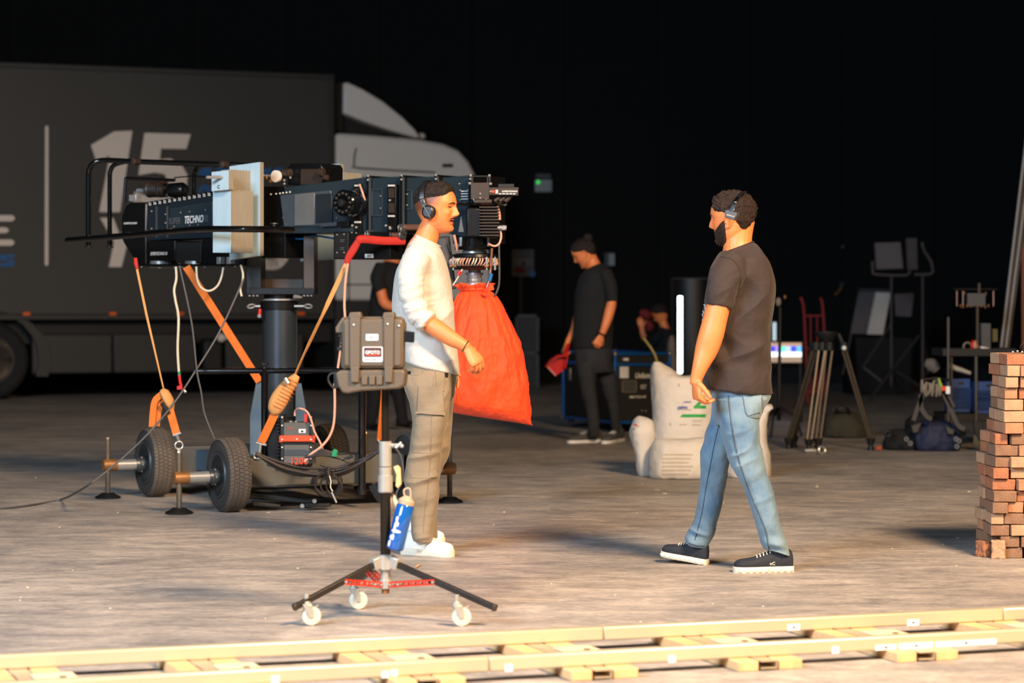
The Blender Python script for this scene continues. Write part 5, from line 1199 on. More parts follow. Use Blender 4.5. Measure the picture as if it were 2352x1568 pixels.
# straps
def S_(fr, pts): return [fr.p(*p) for p in pts]
st = thing('tie_down_strap', 'orange strap with red padded sleeve and thick wound roll beside the battery unit', 'strap', J[0]+Z*.3)
FS = Fr(720, 13.95, 0)
MB().tube(S_(FS, [(822, 553, 0), (833, 549, .0), (880, 553, .05), (930, 553, .1)]), .024, 12, k=3, flat=.5, ref=Z).build('red_sleeve', M_redcl, st)
MB().tube(S_(FS, [(824, 552, 0), (812, 572, 0), (800, 592, 0), (796, 605, 0)]), [.018, .023, .02, .015], 12, k=3, flat=.5, ref=Z).build('red_sleeve', M_redcl, st)
MB().strap(S_(FS, [(797, 602, 0), (740, 725, -.02), (700, 810, -.04), (676, 865, -.05)]), .026, .003, [X, (X*.6+YV), (X*.3+YV), YV*1+X*.35], k=4).build('webbing', M_strap2, st)
pts = S_(FS, [(682, 862, -.05), (672, 875, -.06), (655, 895, -.07), (640, 920, -.08), (630, 942, -.08), (626, 950, -.08)])
MB().tube(pts, [.020, .034, .046, .052, .040, .018], 16, k=3, flat=.6, ref=X).build('wound_webbing', M_strap2, st)
mb = MB(); ax = (pts[-1]-pts[0]).normalized()
for i in range(9):
    c = pts[0].lerp(pts[-1], .15+.085*i); mb.torus(c, ax+X*.15, .030+.017*math.sin(math.pi*(.15+.085*i)), .0022, 20, 5)
mb.build('webbing_folds', M_strap, st)
MB().tube(S_(FS, [(655, 868, -.12), (662, 880, -.12)]), .012, 8).build('ratchet', M_steel, st)
MB().strap(S_(FS, [(640, 930, -.08), (622, 970, -.07), (600, 1016, -.05)]), .047, .004, X*.9+Z*.3).build('webbing_tail', M_strap, st)
mb = MB(); mb.tube(S_(FS, [(588, 1016, -.05), (601, 1020, -.05), (612, 1022, -.05)]), .006, 8); mb.tube(S_(FS, [(598, 1020, -.05), (596, 1038, -.05)]), .009, 8); mb.torus(FS.p(590, 1046, -.05), YV, .018, .004); mb.build('hook', M_steel, st)
st = thing('tie_down_strap', 'thin strap running from the crane tail down to the eye ring at the left wheels', 'strap', J[0]+Z*.4-YV*.02)
F2 = Fr(370, 14.0, 0)
MB().tube(S_(F2, [(311, 592, 0), (312, 604, 0), (315, 618, 0)]), [.010, .012, .008], 8, flat=.6).build('red_sleeve', M_redcl, st)
MB().strap(S_(F2, [(314, 614, 0), (336, 720, 0), (376, 895, 0)]), .013, .003, [X, X, X*.4+YV]).build('webbing', M_strap2, st)
MB().tube(S_(F2, [(372, 898, 0), (378, 902, -.01), (390, 925, -.01), (396, 940, 0)]), [.018, .034, .036, .015], 14, k=3, flat=.7).build('wound_webbing', M_strap2, st)
MB().strap(S_(F2, [(372, 905, -.02), (356, 920, -.02), (351, 950, -.02), (349, 980, -.02)]), .036, .004, [X+Z*.2, X, X, X], k=4).build('hanging_loop', M_strap, st)
MB().strap(S_(F2, [(374, 912, -.0), (366, 940, -.0), (361, 978, -.0)]), .030, .004, X, k=3).build('hanging_loop', M_strap, st)
MB().tube(S_(F2, [(372, 925, -.04), (388, 950, -.03)]), .013, 8).build('ratchet', M_blkm, st)
MB().strap(S_(F2, [(390, 940, -.02), (406, 998, -.05)]), .045, .004, X*.95+Z*.25).build('webbing_tail', M_strap, st)
mb = MB(); mb.tube(S_(F2, [(398, 1000, -.05), (416, 994, -.05)]), .006, 8); mb.tube(S_(F2, [(406, 1000, -.05), (411, 1012, -.08)]), .009, 8); mb.build('hook', M_steel, st)
st = thing('tie_down_strap', 'broad orange webbing crossing diagonally behind the push bar to the column foot', 'strap', colb+Z*.8-X*.1)
MB().strap(S_(Fr(510, 14.55, 8), [(428, 612, 0), (596, 876, 0)]), .046, .004, X).build('webbing', M_strap, st)
st = thing('tie_down_strap', 'short orange webbing dropping behind the case stand pole to the right chassis side', 'strap', onz(876, 14.4, .4))
F4 = Fr(876, 14.4, 0); MB().strap(S_(F4, [(888, 790, .0), (882, 900, 0), (874, 1010, 0)]), .042, .004, [X*.4+YV*.8, X*.7+YV*.5, X]).build('webbing', M_strap, st); MB().tube(S_(F4, [(868, 1010, 0), (874, 1018, 0), (872, 1035, 0)]), .006, 8).build('hook', M_steel, st)
# power unit
pb = thing('power_unit', 'grey battery unit with an orange band and the number 1200 on the chassis deck', 'battery', onz(684, 13.98, .30))
FB = Fr(684, 13.90, 0)
b1 = MB().prism(FB, [(644, 1065), (644, 975), (650, 970), (714, 970), (720, 975), (720, 1065)], 0, .14).build('housing', M_base, pb, bev=.006)
MB().prism(FB, [(641, 1000), (724, 1000), (724, 1017), (714, 1014), (652, 1014), (641, 1017)], -.015, .0).build('orange_band', M_orangep, pb, bev=.004)
MB().rect(FB, 648, 1015, 716, 1020, -.006, .0).build('slot', M_blk, pb)
for x in (648, 714): MB().rect(FB, x-4, 953, x+4, 1065, -.004, .15).build('side_bracket', M_blkm, pb, bev=.003)
dots(pb, [(x, y) for x in (648, 714) for y in (958, 977, 1009, 1027, 1053)]+[(682, 1008)], .006, fr=FB, off=-.014, m=M_print)
MB().rect(FB, 686, 985, 702, 994, -.006, .0).build('sticker', M_print, pb); mb = MB(); mb.ell(FB.p(694, 990, -.008), .008, .003, .006, k=5); mb.build('sticker_mark', M_blk, pb)
text('1200', FB, 665, 1066, 15, M_orangep, pb, off=-.006, bold=.0); text('ooo', FB, 662, 985, 5, M_orangep, pb, off=-.004)
MB().rect(FB, 652, 1032, 712, 1046, -.004, 0).build('face_panel', M_clear, pb, bev=.003)
for x in (668, 680): MB().lathe([(0, .01), (.01, .01)], FB.p(x, 970, .05), Z, 10).build('terminal', M_steel, pb)
MB().rect(FB, 699, 950, 706, 970, .03, .05).build('red_switch', M_redp, pb)
sp = MB().rect(FB, 616, 960, 642, 1065, .02, .14).build('side_module', M_blk, pb, bev=.004)
mb = MB()
for i in range(12): mb.rect(FB, 634, 965+i*8, 643, 968+i*8, .0, .02)
mb.build('heatsink_fins', M_blk, pb)
# loose cables, each a thing of its own
def cable(label, fr, pts, r, m, name='cable', k=5):
    o = MB().tube([fr.p(*p) for p in pts], r, 8, k=k).build(name, m, None); return tag(o, label, 'cable')
cable('cream cable hanging straight down beneath the crane tail with red and green tape', Fr(405, 14.4, 0), [(404, 612, 0), (405, 640, 0), (400, 665, 0), (403, 690, 0), (410, 730, 0), (408, 800, 0), (411, 855, 0), (414, 880, 0)], .0075, M_cabw)
t_ = thing('cable_end', 'red taped plug and green band on the hanging cream cable end', 'plug', at(414, 890, 14.4)); fE = Fr(405, 14.38, 0)
MB().tube([fE.p(411, 853), fE.p(412, 860)], .009, 8).build('green_band', M_green, t_); MB().tube([fE.p(412, 862), fE.p(413, 873), fE.p(416, 888)], .009, 8).build('red_band', M_redp, t_)
MB().rect(fE, 406, 886, 419, 895, -.01, .01).build('red_plug', M_redp, t_, bev=.003); MB().tube([fE.p(420, 893), fE.p(427, 901)], .009, 8).build('metal_tip', M_steel, t_)
cable('cream cable looping in a U beneath the crane control boxes', Fr(480, 14.4, 0), [(451, 612, 0), (453, 640, 0), (462, 660, 0), (480, 668, 0), (498, 658, 0), (508, 638, 0), (513, 614, 0)], .0065, M_cabw)
cable('short cream cable hanging just before the column yoke', Fr(555, 14.4, 0), [(553, 608, 0), (558, 628, 0), (557, 645, 0), (552, 662, 0), (555, 680, 0)], .0065, M_cabw)
cable('dark cable hanging from the tail past the push bar to the near left wheel', Fr(450, 13.98, 0), [(412, 610, 0), (440, 740, 0), (452, 850, 0), (462, 900, 0), (470, 950, 0), (493, 1008, 0)], .0055, M_cabg)
g0 = gr(0, 1167, .008); 
o = MB().tube([at(560, 640, 14.2), at(505, 760, 14.1), at(450, 850, 14.0), at(400, 925, 13.9), at(350, 985, 13.8), at(300, 1035, 13.75), at(245, 1082, 13.7), at(190, 1122, 13.72), gr(140, 1147, .01), gr(70, 1160, .008), g0, gr(-90, 1166, .008)], .006, 8, k=5).build('cable', M_cabg, None); tag(o, 'dark cable slanting from the push bar over the left wheel and away along the floor', 'cable')
cable('pink hose dropping from the red sleeve behind the tan case', Fr(795, 13.9, 0), [(799, 605, 0), (793, 650, 0), (791, 700, 0), (792, 735, 0), (784, 790, 0), (776, 845, 0)], .0075, M_cabp, 'hose')
cable('pink hose emerging beneath the tan case and curling to the chassis', Fr(760, 13.8, 0), [(768, 880, 0), (769, 930, 0), (766, 975, 0), (755, 1005, 0), (735, 1028, 0), (715, 1042, 0), (700, 1060, 0)], .0075, M_cabp, 'hose')
cable('thin pink hose arching out of the top of the battery unit', Fr(700, 13.85, 0), [(677, 955, .05), (679, 942, .05), (690, 938, 0), (705, 945, 0), (715, 965, 0), (722, 990, 0), (735, 1015, 0), (741, 1030, 0)], .006, M_cabp, 'hose')
cl = thing('cable_bundle', 'sagging bundle of dark brown cables tied along the front of the crane chassis', 'cables', at(725, 1095, 13.72))
rn = random.Random(3)
for i in range(9):
    a = rn.uniform(-5, 5); b_ = rn.uniform(-9, 9); d0 = rn.uniform(-.06, .05); fC = Fr(730, 13.72+d0*.6, 0)
    pts = [(588, 1042+a), (615, 1056+b_*.6), (650, 1072+b_), (690, 1082+b_), (730, 1086+b_+a), (780, 1082+b_), (820, 1066+b_*.8), (850, 1048+a), (872, 1034+b_*.5)]
    MB().tube([fC.p(*p) for p in pts], .0075, 7, k=4).build('cable', M_cabb, cl)
fC = Fr(730, 13.66, 0)
for i in range(4):
    pts = [(700+i*6, 1050), (740, 1045-i*4), (770+i*4, 1050), (800, 1060+i*2), (770, 1075), (735, 1066)]
    MB().tube([fC.p(*p) for p in pts], .0075, 7, k=4).build('cable', M_cabb, cl)
MB().tube([fC.p(767, 1048, -.02), fC.p(768, 1040, -.02), fC.p(772, 1032, -.02)], [.017, .017, .012], 10, flat=.4).build('green_tape', M_green, cl)
MB().tube([fC.p(757, 1072), fC.p(754, 1082), fC.p(756, 1090)], .014, 10).build('knot', M_cabb, cl)
tubep(fC, [(756, 1090), (760, 1105), (759, 1118), (764, 1128)], .0035, 'cord', M_cabw, cl, k=3); tubep(fC, [(762, 1130), (773, 1154)], .006, 'metal_rod', M_steel, cl)
tubep(fC, [(785, 1056), (810, 1047)], .008, 'probe', M_blk, cl)
mb = MB(); 
for i in range(3): mb.torus(fC.p(752+i*8, 1112+i*3, .03), Vector((.2*i, 1, .2)), .07-.01*i, .006, 24, 6)
mb.build('cable_coil', M_cabb, cl)
cable('blue wire loop standing behind the battery unit at the wheel', Fr(725, 14.0, 0), [(712, 1005, 0), (725, 1000, 0), (734, 1015, 0), (738, 1045, 0)], .004, M_cabg, 'wire')
# ---------------------------------------------------------------- rolling stand with case
M_cast = mat('satin_chrome', (184, 180, 170), .3, .5, var=.06, ns=12)
M_olive = mat('olive_tan_plastic', (88, 74, 57), .5, var=.06, ns=5, bump=.12, bs=220)
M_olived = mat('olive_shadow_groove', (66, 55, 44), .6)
M_leg = mat('scuffed_black_steel', (46, 40, 35), .4, .3, var=.25, ns=20)
M_pole = mat('black_chrome_pole', (46, 40, 32), .22, .6, var=.1, ns=4)
M_redb = mat('red_perforated_bar', (208, 46, 20), .45, var=.08)
M_whl = mat('cream_caster_rubber', (214, 204, 180), .5, var=.06)
M_bott = mat('blue_bottle', (22, 84, 160), .12, var=.2, ns=8, coat=.5)
M_tan = mat('tan_bottle_cap', (168, 146, 120), .5)
sd = thing('rolling_stand', 'black and chrome rolling stand with three cream casters and red leg braces', 'stand', onz(885, 9.17, 0))
c0 = onz(885, 9.17, 0); zs = lambda py: at(885, py, 9.17).z; sS = FPX/9.17
def sl(name, prof, m, n=24, par=sd): return MB().lathe([(zs(y), r/sS) for y, r in prof[::-1]], c0, Z, n).build(name, m, par)
sl('upper_pole', [(878, 3), (886, 5), (888, 9), (1016, 9)], M_pole); sl('collar', [(1013, 13), (1014, 14.5), (1050, 14.5), (1070, 14), (1071, 12)], M_cast)
sl('collar', [(1072, 13), (1073, 15), (1090, 14), (1092, 17), (1128, 17), (1131, 14)], M_cast); sl('lower_pole', [(1128, 12), (1276, 12)], M_pole)
hub = sl('hub', [(1272, 15), (1274, 21), (1284, 22), (1306, 21), (1308, 14)], M_cast); sl('sliding_tube', [(1304, 12), (1344, 12)], M_cast); sl('sliding_collar', [(1330, 12), (1331, 16), (1350, 16), (1352, 12)], M_cast); sl('bottom_plug', [(1350, 9), (1362, 9), (1363, 5)], M_rust)
def legbar(mb, p, q, w, h):
    d = (q-p).normalized(); s_ = d.cross(Z).normalized(); up = s_.cross(d); mb.box((p+q)/2, ((q-p).length, w, h), d, s_, up)
for end, ca in ((Vector((-.80, 8.93, .074)), gr(715, 1436)), (Vector((-.068, 8.93, .072)), gr(1060, 1438)), (Vector((-.625, 9.52, .09)), gr(823, 1399))):
    d = Vector((end.x-c0.x, end.y-c0.y, 0)).normalized(); top = c0+d*.03+Z*.215
    mb = MB(); legbar(mb, top, end, .019, .022); lg = mb.build('leg', M_leg, sd, bev=.002)
    mb = MB(); legbar(mb, end-(end-top).normalized()*.004, end+(end-top).normalized()*.012, .022, .025); mb.build('end_cap', M_brownm, lg, bev=.004)
    mb = MB(); legbar(mb, top-d*.012+Z*.004, top+d*.03-Z*.008, .036, .045); mb.build('hub_bracket', M_cast, hub, bev=.003)
    # brace
    e2 = top.lerp(end, .44); s0 = c0+d*.025+Z*zs(1341)
    mb = MB(); dd = (e2-s0); n_ = 1; u_ = dd.normalized(); sN = u_.cross(Z).normalized(); up = sN.cross(u_); L_ = dd.length
    for sg in (-1, 1):
        o = s0+sN*sg*.014
        mb.box(o+dd/2+up*.008, (L_, .003, .005), u_, sN, up); mb.box(o+dd/2-up*.008, (L_, .003, .005), u_, sN, up)
        for k in range(7): mb.box(o+dd*(.04+k*.153), (.008, .003, .013), u_, sN, up)
    mb.build('brace', M_redb, sd)
    mb = MB()
    for k in (0.03, .2, .97): mb.cyl(s0+dd*k-sN*.018, s0+dd*k+sN*.018, .005, 8)
    mb.build('brace_rivet', M_cast, sd)
    # caster
    R = .036; wc = Vector((ca.x, ca.y, R)); ax = Vector((.25, -1, 0)).normalized(); sd_ = ax.cross(Z)
    mb = MB(); mb.lathe([(-.011, .012), (-.012, .026), (-.010, R-.003), (-.006, R), (.006, R), (.010, R-.003), (.012, .026), (.011, .012)], wc, ax, 32); cw = mb.build('caster_wheel', M_whl, sd)
    mb = MB(); mb.torus(wc+ax*.011, ax, .021, .0015, 28, 5); mb.lathe([(-.016, .006), (.016, .006)], wc, ax, 14); mb.build('wheel_hub', M_cast, cw)
    st_ = wc+sd_*.018+Z*.042
    mb = MB()
    for sg in (-1, 1):
        q = [wc+ax*sg*.015+sd_*-.006+Z*-.004, wc+ax*sg*.015+sd_*.008+Z*-.006, st_+ax*sg*.015+sd_*.016, st_+ax*sg*.015-sd_*.018]
        mb.hexa(q, [p+ax*sg*.003 for p in q])
    mb.box(st_+Z*.002, (.036, .036, .005), sd_, ax); mb.lathe([(0, .016), (.012, .016), (.014, .009), (.04, .009)], st_, Z, 14)
    mb.build('caster_fork', M_cast, cw, bev=.001)
    mb = MB(); mb.strap([st_-sd_*.016-Z*.004, st_-sd_*.034-Z*.008, st_-sd_*.044-Z*.002], .02, .003, ax); mb.build('brake_tab', M_cast, cw, bev=.001)
Fs = Fr(885, 9.17, 0)
mb = MB(); mb.cyl(Fs.p(898, 1023, -.0), Fs.p(912, 1023, -.02), .009); mb.cyl(Fs.p(909, 1028, -.02), Fs.p(922, 1016, -.02), .006); mb.ell(Fs.p(923, 1024, -.02), .008, .008, .008, k=6); mb.build('locking_handle', M_cast, sd)
mb = MB(); mb.cyl(Fs.p(955, 1302, -.05), Fs.p(966, 1296, -.05), .006, 8); mb.build('leg_knob', M_rust, sd)
mb = MB(); mb.strap([Fs.p(842, 1312, .06), Fs.p(856, 1330, .03)], .02, .002, YV); mb.build('red_tag', M_redcl, sd)
# clamp and cord
clp = tag(MB().prism(Fs, [(903, 1072), (914, 1068), (920, 1075), (922, 1112), (914, 1122), (908, 1116), (910, 1090)], -.02, .0).build('spring_clamp', mat('yellowed_plastic', (196, 170, 120), .45, var=.1), None, bev=.003), 'small yellowed plastic clamp clipped on the chrome collar of the rolling stand', 'clamp')
tag(MB().tube([Fs.p(904, 1026, -.02), Fs.p(920, 1045, -.01), Fs.p(926, 1080, .0), Fs.p(922, 1110, .0), Fs.p(911, 1130, .0), Fs.p(912, 1145, .0), Fs.p(922, 1152, .0)], .003, 7, k=4).build('cord', M_cabg, None), 'thin grey cord hanging from the stand handle to the bottle', 'cord')
# water bottle
bo = thing('water_bottle', 'blue water bottle with tan cap hanging tilted from the rolling stand', 'bottle', Fs.p(905, 1266, -.03))
p0, p1 = Fs.p(906, 1262, -.035), Fs.p(934, 1150, -.035); ax = (p1-p0).normalized(); L_ = (p1-p0).length
MB().lathe([(0, .024), (.002, .030), (.008, .0335), (L_*.30, .0335), (L_*.4, .0325), (L_*.5, .0335), (L_*.90, .0335), (L_*.93, .029), (L_*.93, .02)], p0, ax, 36).build('bottle_body', M_bott, bo, smooth=50)
MB().lathe([(L_*.92, .029), (L_*.93, .0315), (L_*1.0, .0315), (L_*1.03, .027), (L_*1.07, .018), (L_*1.1, .014)], p0, ax, 32).build('cap', M_tan, bo)
MB().tube([p0+ax*L_*1.06-X*.008, p0+ax*L_*1.22-X*.02, p0+ax*L_*1.25, p0+ax*L_*1.08+X*.012], .004, 8, k=4).build('carry_loop', M_tan, bo)
mb = MB(); sdx = ax.cross(YV).normalized()
for k, (h, a, w_, hh) in enumerate(((.25, -.5, .012, .012), (.45, -.55, .006, .028), (.52, -.35, .008, .010), (.38, -.3, .018, .007), (.62, -.5, .007, .012), (.12, -.75, .006, .014))):
    c = p0+ax*L_*h+(sdx*math.sin(a)*(-1 if sdx.x > 0 else 1)*-1-YV*math.cos(a))*.0335; mb.ell(c, w_, .0018, hh, sdx, YV, ax, 6)
mb.build('white_print', M_print, bo)
bg = thing('cup_holder', 'grey pouch with a white rim hanging behind the rolling stand pole', 'pouch', Fs.p(872, 1150, .04))
MB().tube([Fs.p(862, 1110, .05), Fs.p(874, 1136, .05), Fs.p(882, 1150, .05)], [.027, .024, .020], 16).build('pouch', M_blkm, bg); MB().tube([Fs.p(880, 1132, .05), Fs.p(898, 1146, .04), Fs.p(904, 1168, .04)], [.014, .022, .018], 14, k=3).build('rim', M_twhite, bg)
# tan case
cs_ = thing('equipment_case', 'olive tan hard plastic case hung open on top of the rolling stand', 'case', onz(850, 9.12, at(850, 905, 9.12).z))
FQ = Fr(850, 9.05, -4)
def rr(x0, y0, x1, y1, r, k=3):
    P = []
    for cx, cy, a in ((x1-r, y1-r, 0), (x0+r, y1-r, 90), (x0+r, y0+r, 180), (x1-r, y0+r, 270)):
        for i in range(k+1): t = math.radians(a+90*i/k); P.append((cx+r*math.cos(t), cy+r*math.sin(t)))
    return P
MB().prism(FQ, rr(783, 727, 929, 848, 10), .03, .06).build('rim_flange', M_olive, cs_, bev=.003)
lid = MB().prism(FQ, rr(785, 731, 927, 846, 11), 0, .05).build('upper_shell', M_olive, cs_, bev=.010)
MB().prism(FQ, rr(791, 738, 921, 840, 7), -.004, .002).build('raised_panel', M_olive, lid, bev=.003)
for x0, x1 in ((803, 827), (881, 904)):
    MB().rect(FQ, x0, 729, x1, 846, -.007, .0).build('vertical_rib', M_olive, lid, bev=.003)
    MB().prism(FQ, [(x0-4, 732), (x0, 717), (x1, 716), (x1+4, 731)], .0, .05).build('hinge_lug', M_olive, cs_, bev=.004)
    MB().rect(FQ, x0+2, 842, x1-3, 878, -.014, .004).build('hasp', M_olive, cs_, bev=.003)
    mb = MB(); mb.rect(FQ, x0-1.5, 734, x0, 842, -.0075, .0); mb.rect(FQ, x1, 734, x1+1.5, 842, -.0075, .0); mb.build('rib_groove', M_olived, lid)
MB().prism(FQ, [(770, 752), (785, 730), (790, 728), (790, 765), (771, 764)], .02, .06).build('corner_lug', M_olive, cs_, bev=.004)
MB().prism(FQ, [(908, 727), (931, 740), (931, 768), (922, 768)], .02, .06).build('corner_lug', M_olive, cs_, bev=.004)
mb = MB()
for x, y, w_, h_ in ((777, 768, 13, 7), (779, 777, 8, 9), (778, 788, 12, 6), (774, 796, 14, 9)): mb.rect(FQ, x, y, x+w_, y+h_, .02, .045)
mb.build('side_latch', M_blkm, cs_, bev=.002)
MB().prism(FQ, [(924, 759), (951, 762), (950, 787), (924, 785)], .01, .035).build('strap_end', M_blk, cs_, bev=.003)
mb = MB()
for i in range(5): mb.rect(FQ, 930+i*4, 762, 931.5+i*4, 785, .007, .012)
mb.build('strap_ribs', M_plastic, cs_)
lo = MB().prism(FQ, [(770, 856), (782, 850), (925, 848), (931, 855), (928, 885), (915, 893), (830, 898), (798, 904), (786, 902), (775, 885)], .0, .10).build('lower_shell', M_olive, cs_, bev=.010)
for i in range(3): MB().rect(FQ, 830+i*17, 862, 844+i*17, 884, -.008, .004).build('hinge_tooth', M_olive, lo, bev=.003)
MB().rect(FQ, 800, 846, 912, 858, .02, .07).build('hinge_bar', M_olived, cs_)
mb = MB(); mb.tube([FQ.p(768, 893, .02), FQ.p(757, 880, .02), FQ.p(754, 868, .02), FQ.p(760, 858, .02), FQ.p(775, 856, .02)], .004, 8, k=3); mb.build('wire_bail', M_blkm, cs_)
MB().rect(FQ, 766, 858, 778, 892, .015, .05).build('end_latch', M_blkm, cs_, bev=.003)
s1_ = MB().prism(FQ, rr(840, 767, 869, 782, 2), -.007, -.003).build('sticker', M_print, lid); text('ooo', FQ, 848, 776, 4, M_printg, lid, off=-.009, bold=.02)
MB().prism(FQ, rr(833, 796, 879, 831, 3), -.007, -.003).build('sticker', M_print, lid)
MB().prism(FQ, rr(836, 798, 876, 819, 2), -.009, -.006).build('sticker_dark', mat('dark_red_brown', (70, 30, 24), .5), lid)
text('GPOTO', FQ, 838.5, 812.5, 7.5, M_print, lid, off=-.010, bold=.03, sx=.92); mb = MB(); mb.rect(FQ, 840, 814.5, 873, 816, -.010, -.008); mb.build('sticker_line', M_orangep, lid)
text('SERVICE CARRIER', FQ, 838, 827, 3.4, M_printg, lid, off=-.009, sx=.72)
dots(lid, [(812, 746), (890, 744), (916, 748)], .004, fr=FQ, off=-.008)
# ---------------------------------------------------------------- camera track
M_rail = mat('pale_gold_rail', (198, 184, 154), .34, .35, var=.04, ns=3)
M_wood = mat('pale_pine', (216, 172, 122), .6, var=.12, ns=5, stretch=(1, 12, 1), bump=.1, bs=30)
M_wood2 = mat('fresh_plywood', (226, 200, 162), .6, var=.08, ns=5)
M_stk = mat('white_sticker', (238, 238, 234), .5)
tk = thing('camera_track', 'pale metal twin rail camera track on low wooden sleepers along the front edge', 'track', (0, 7.9, 0))
N0_ = Vector((-1.50, 7.09, 0)); D_ = Vector((3.25, 1.18, 0)).normalized(); F0_ = Vector((-1.62, 7.65, 0)); D2 = Vector((3.49, 1.21, 0)).normalized(); Nn = Vector((-D_.y, D_.x, 0))
for nm, o, d, js in (('rail', N0_, D_, (1.52,)), ('rail', F0_, D2, (2.05, 3.62))):
    a = -.8
    for b in list(js)+[5.2]:
        mb = MB(); c = o+d*(a+b)/2+Nn*.02+Z*.0565; mb.box(c, (b-a-.002, .042, .047), d, Nn); r_ = mb.build('rail', M_rail, tk, bev=.006)
        a = b
def trail(px, o, d):
    k = (px-1176)/FPX; return (k*o.y-o.x)/(d.x-k*d.y)
t1, t2 = trail(1293, N0_, D_), trail(1675, N0_, D_); dt = t2-t1
for i in range(-5, 4):
    t = t1+i*dt
    for a, w_, m_ in ((0, .072, M_wood), (.145, .085, M_wood)):
        p = N0_+D_*(t+a+w_/2); ln = .72 if i % 2 else .78
        MB().box(p+Nn*(ln/2-.075)+Z*.0165, (w_, ln, .033), D_, Nn).build('sleeper_beam', m_, tk, bev=.003)
    p = N0_+D_*(t+.108)
    for sg in (-1, 1):
        pass
    mb = MB(); cc = p+Nn*.25
    mb.box(cc+Z*.031, (.058, .66, .003), D_, Nn); mb.box(cc+Z*.008, (.058, .66, .003), D_, Nn); mb.box(cc+D_*.027+Z*.019, (.003, .66, .026), D_, Nn)
    mb.build('steel_channel', mat('channel_tan', (190, 170, 140), .4, .3) if i == -5 else bpy.data.materials['channel_tan'], tk)
    MB().box(N0_+D_*(t+.19)+Nn*.27+Z*.036, (.13, .30, .006), D_, Nn).build('cross_plate', M_wood2, tk, bev=.001)
    mb = MB()
    for q in ((.15, .22), (.21, .32)): mb.lathe([(0, .012), (.002, .012)], N0_+D_*(t+q[0])+Nn*q[1]+Z*.039, Z, 12)
    mb.build('plate_hole', M_leg, tk)
def stick(o, d, x0, x1, y, h, name='sticker'):
    a = trail(x0, o, d); b = trail(x1, o, d); Yc = (o+d*(a+b)/2).y; z = at(x0, y, Yc).z
    z = min(max(z, .043), .07)
    return MB().box(o+d*(a+b)/2-Nn*.0015+Z*z, (b-a, .002, h), d, Nn).build(name, M_stk, tk), o+d*(a+b)/2-Nn*.003+Z*z, d
for o, d, x0, x1, y, h in ((N0_, D_, 622, 640, 1560, .022), (N0_, D_, 876, 892, 1550, .020), (N0_, D_, 897, 912, 1545, .020), (N0_, D_, 1160, 1177, 1533, .022), (N0_, D_, 1536, 1552, 1514, .022), (N0_, D_, 1912, 1928, 1495, .022), (N0_, D_, 2012, 2060, 1487, .018), (N0_, D_, 2066, 2145, 1484, .020), (N0_, D_, 2150, 2290, 1478, .018), (F0_, D2, 1810, 1838, 1440, .022), (F0_, D2, 2085, 2112, 1429, .022)):
    s_, c, dd = stick(o, d, x0, x1, y, h)
    MB().box(c-dd*0, (min(.012, (x1-x0)*.0003), .0012, .006), dd, Nn).build('sticker_mark', M_leg, tk)
# ---------------------------------------------------------------- brick stack
BR = [mat('brick_orange', (172, 122, 90), .85, var=.16, ns=18, bump=.5, bs=70), mat('brick_tan', (176, 138, 106), .85, var=.14, ns=18, bump=.5, bs=70), mat('brick_brown', (132, 98, 74), .88, var=.18, ns=18, bump=.5, bs=70), mat('brick_red', (160, 102, 70), .85, var=.18, ns=18, bump=.5, bs=70)]
bs_ = thing('brick_stack', 'tall uneven stack of reddish clay bricks at the right edge of the hall floor', 'bricks', (2.62, 11.5, 0))
lefts = [2302, 2302, 2278, 2280, 2281, 2282, 2283, 2285, 2285, 2287, 2291, 2303, 2304, 2309, 2311, 2311, 2314, 2313]
rn = random.Random(12); hB_ = .0534; MESH = {}
for r in range(18):
    for lay in range(2):
        x = (lefts[r]-1176)/FPX*11.32+(.0 if lay == 0 else rn.uniform(-.01, .02)); 
        if r < 2 and lay == 1: x -= .05
        while x < 3.05:
            L = rn.choice([.062, .075, .09, .11]); k = rn.randrange(4); y = 11.32+lay*.21+rn.choice([-.025, -.01, 0, .008, .02]); 
            key = (L, k)
            if key not in MESH:
                o = MB().box((0, 0, 0), (L-.003, .20, hB_-.003)).build('brick', BR[k], bs_, bev=.003)
                m_ = o.data; V_ = np.array([v.co for v in m_.vertices])+ORG['brick_stack']; m_.vertices.foreach_set('co', V_.ravel()); MESH[key] = o
            else:
                o = MESH[key].copy(); C.objects.link(o)
            o.location = Vector((x+L/2, y+.1, hB_*(r+.5)))-Vector(ORG['brick_stack']); o.rotation_euler = (rn.uniform(-.01, .01), rn.uniform(-.012, .012), rn.uniform(-.07, .07)); x += L
def lump(name, label, c, sz, m, seed, cat='brick', yaw=0):
    mb = MB(); u = Vector((math.cos(yaw), math.sin(yaw), 0)); mb.box(c, sz, u, Vector((-u.y, u.x, 0))); V, N, F = remesh(mb, .005, 1)
    V = V+N*(fbm(V*60, seed, 3)*.004)[:, None]; mb = MB(); mb.v = [tuple(v) for v in V]; mb.f = list(F); o = mb.build(name, m, None, smooth=50); return tag(o, label, cat)
lump('brick_fragment', 'broken red brick piece lying leftmost at the foot of the brick stack', (2.235, 11.42, .038), (.055, .07, .076), BR[3], 3, yaw=.5)
lump('brick_fragment', 'rough pale broken brick face resting against the foot of the brick stack', (2.285, 11.34, .043), (.062, .06, .086), BR[1], 8, yaw=-.2)
wr = thing('wire_coil', 'tangle of thin black wire lying on top of the brick stack', 'wire', (2.42, 11.4, hB_*18))
mb = MB()
for i in range(4): mb.torus((2.42+.02*i, 11.40, hB_*18+.028), Vector((.3*(i-1.5), 1, .4)), .030+.004*i, .0015, 24, 5)
mb.build('wire', M_blkm, wr); mb = MB()
for i in range(5): mb.ell((2.36+.022*i, 11.39, hB_*18+.007+.004*(i % 2)), .006, .005, .006, k=5)
mb.build('clip', M_steel, wr)
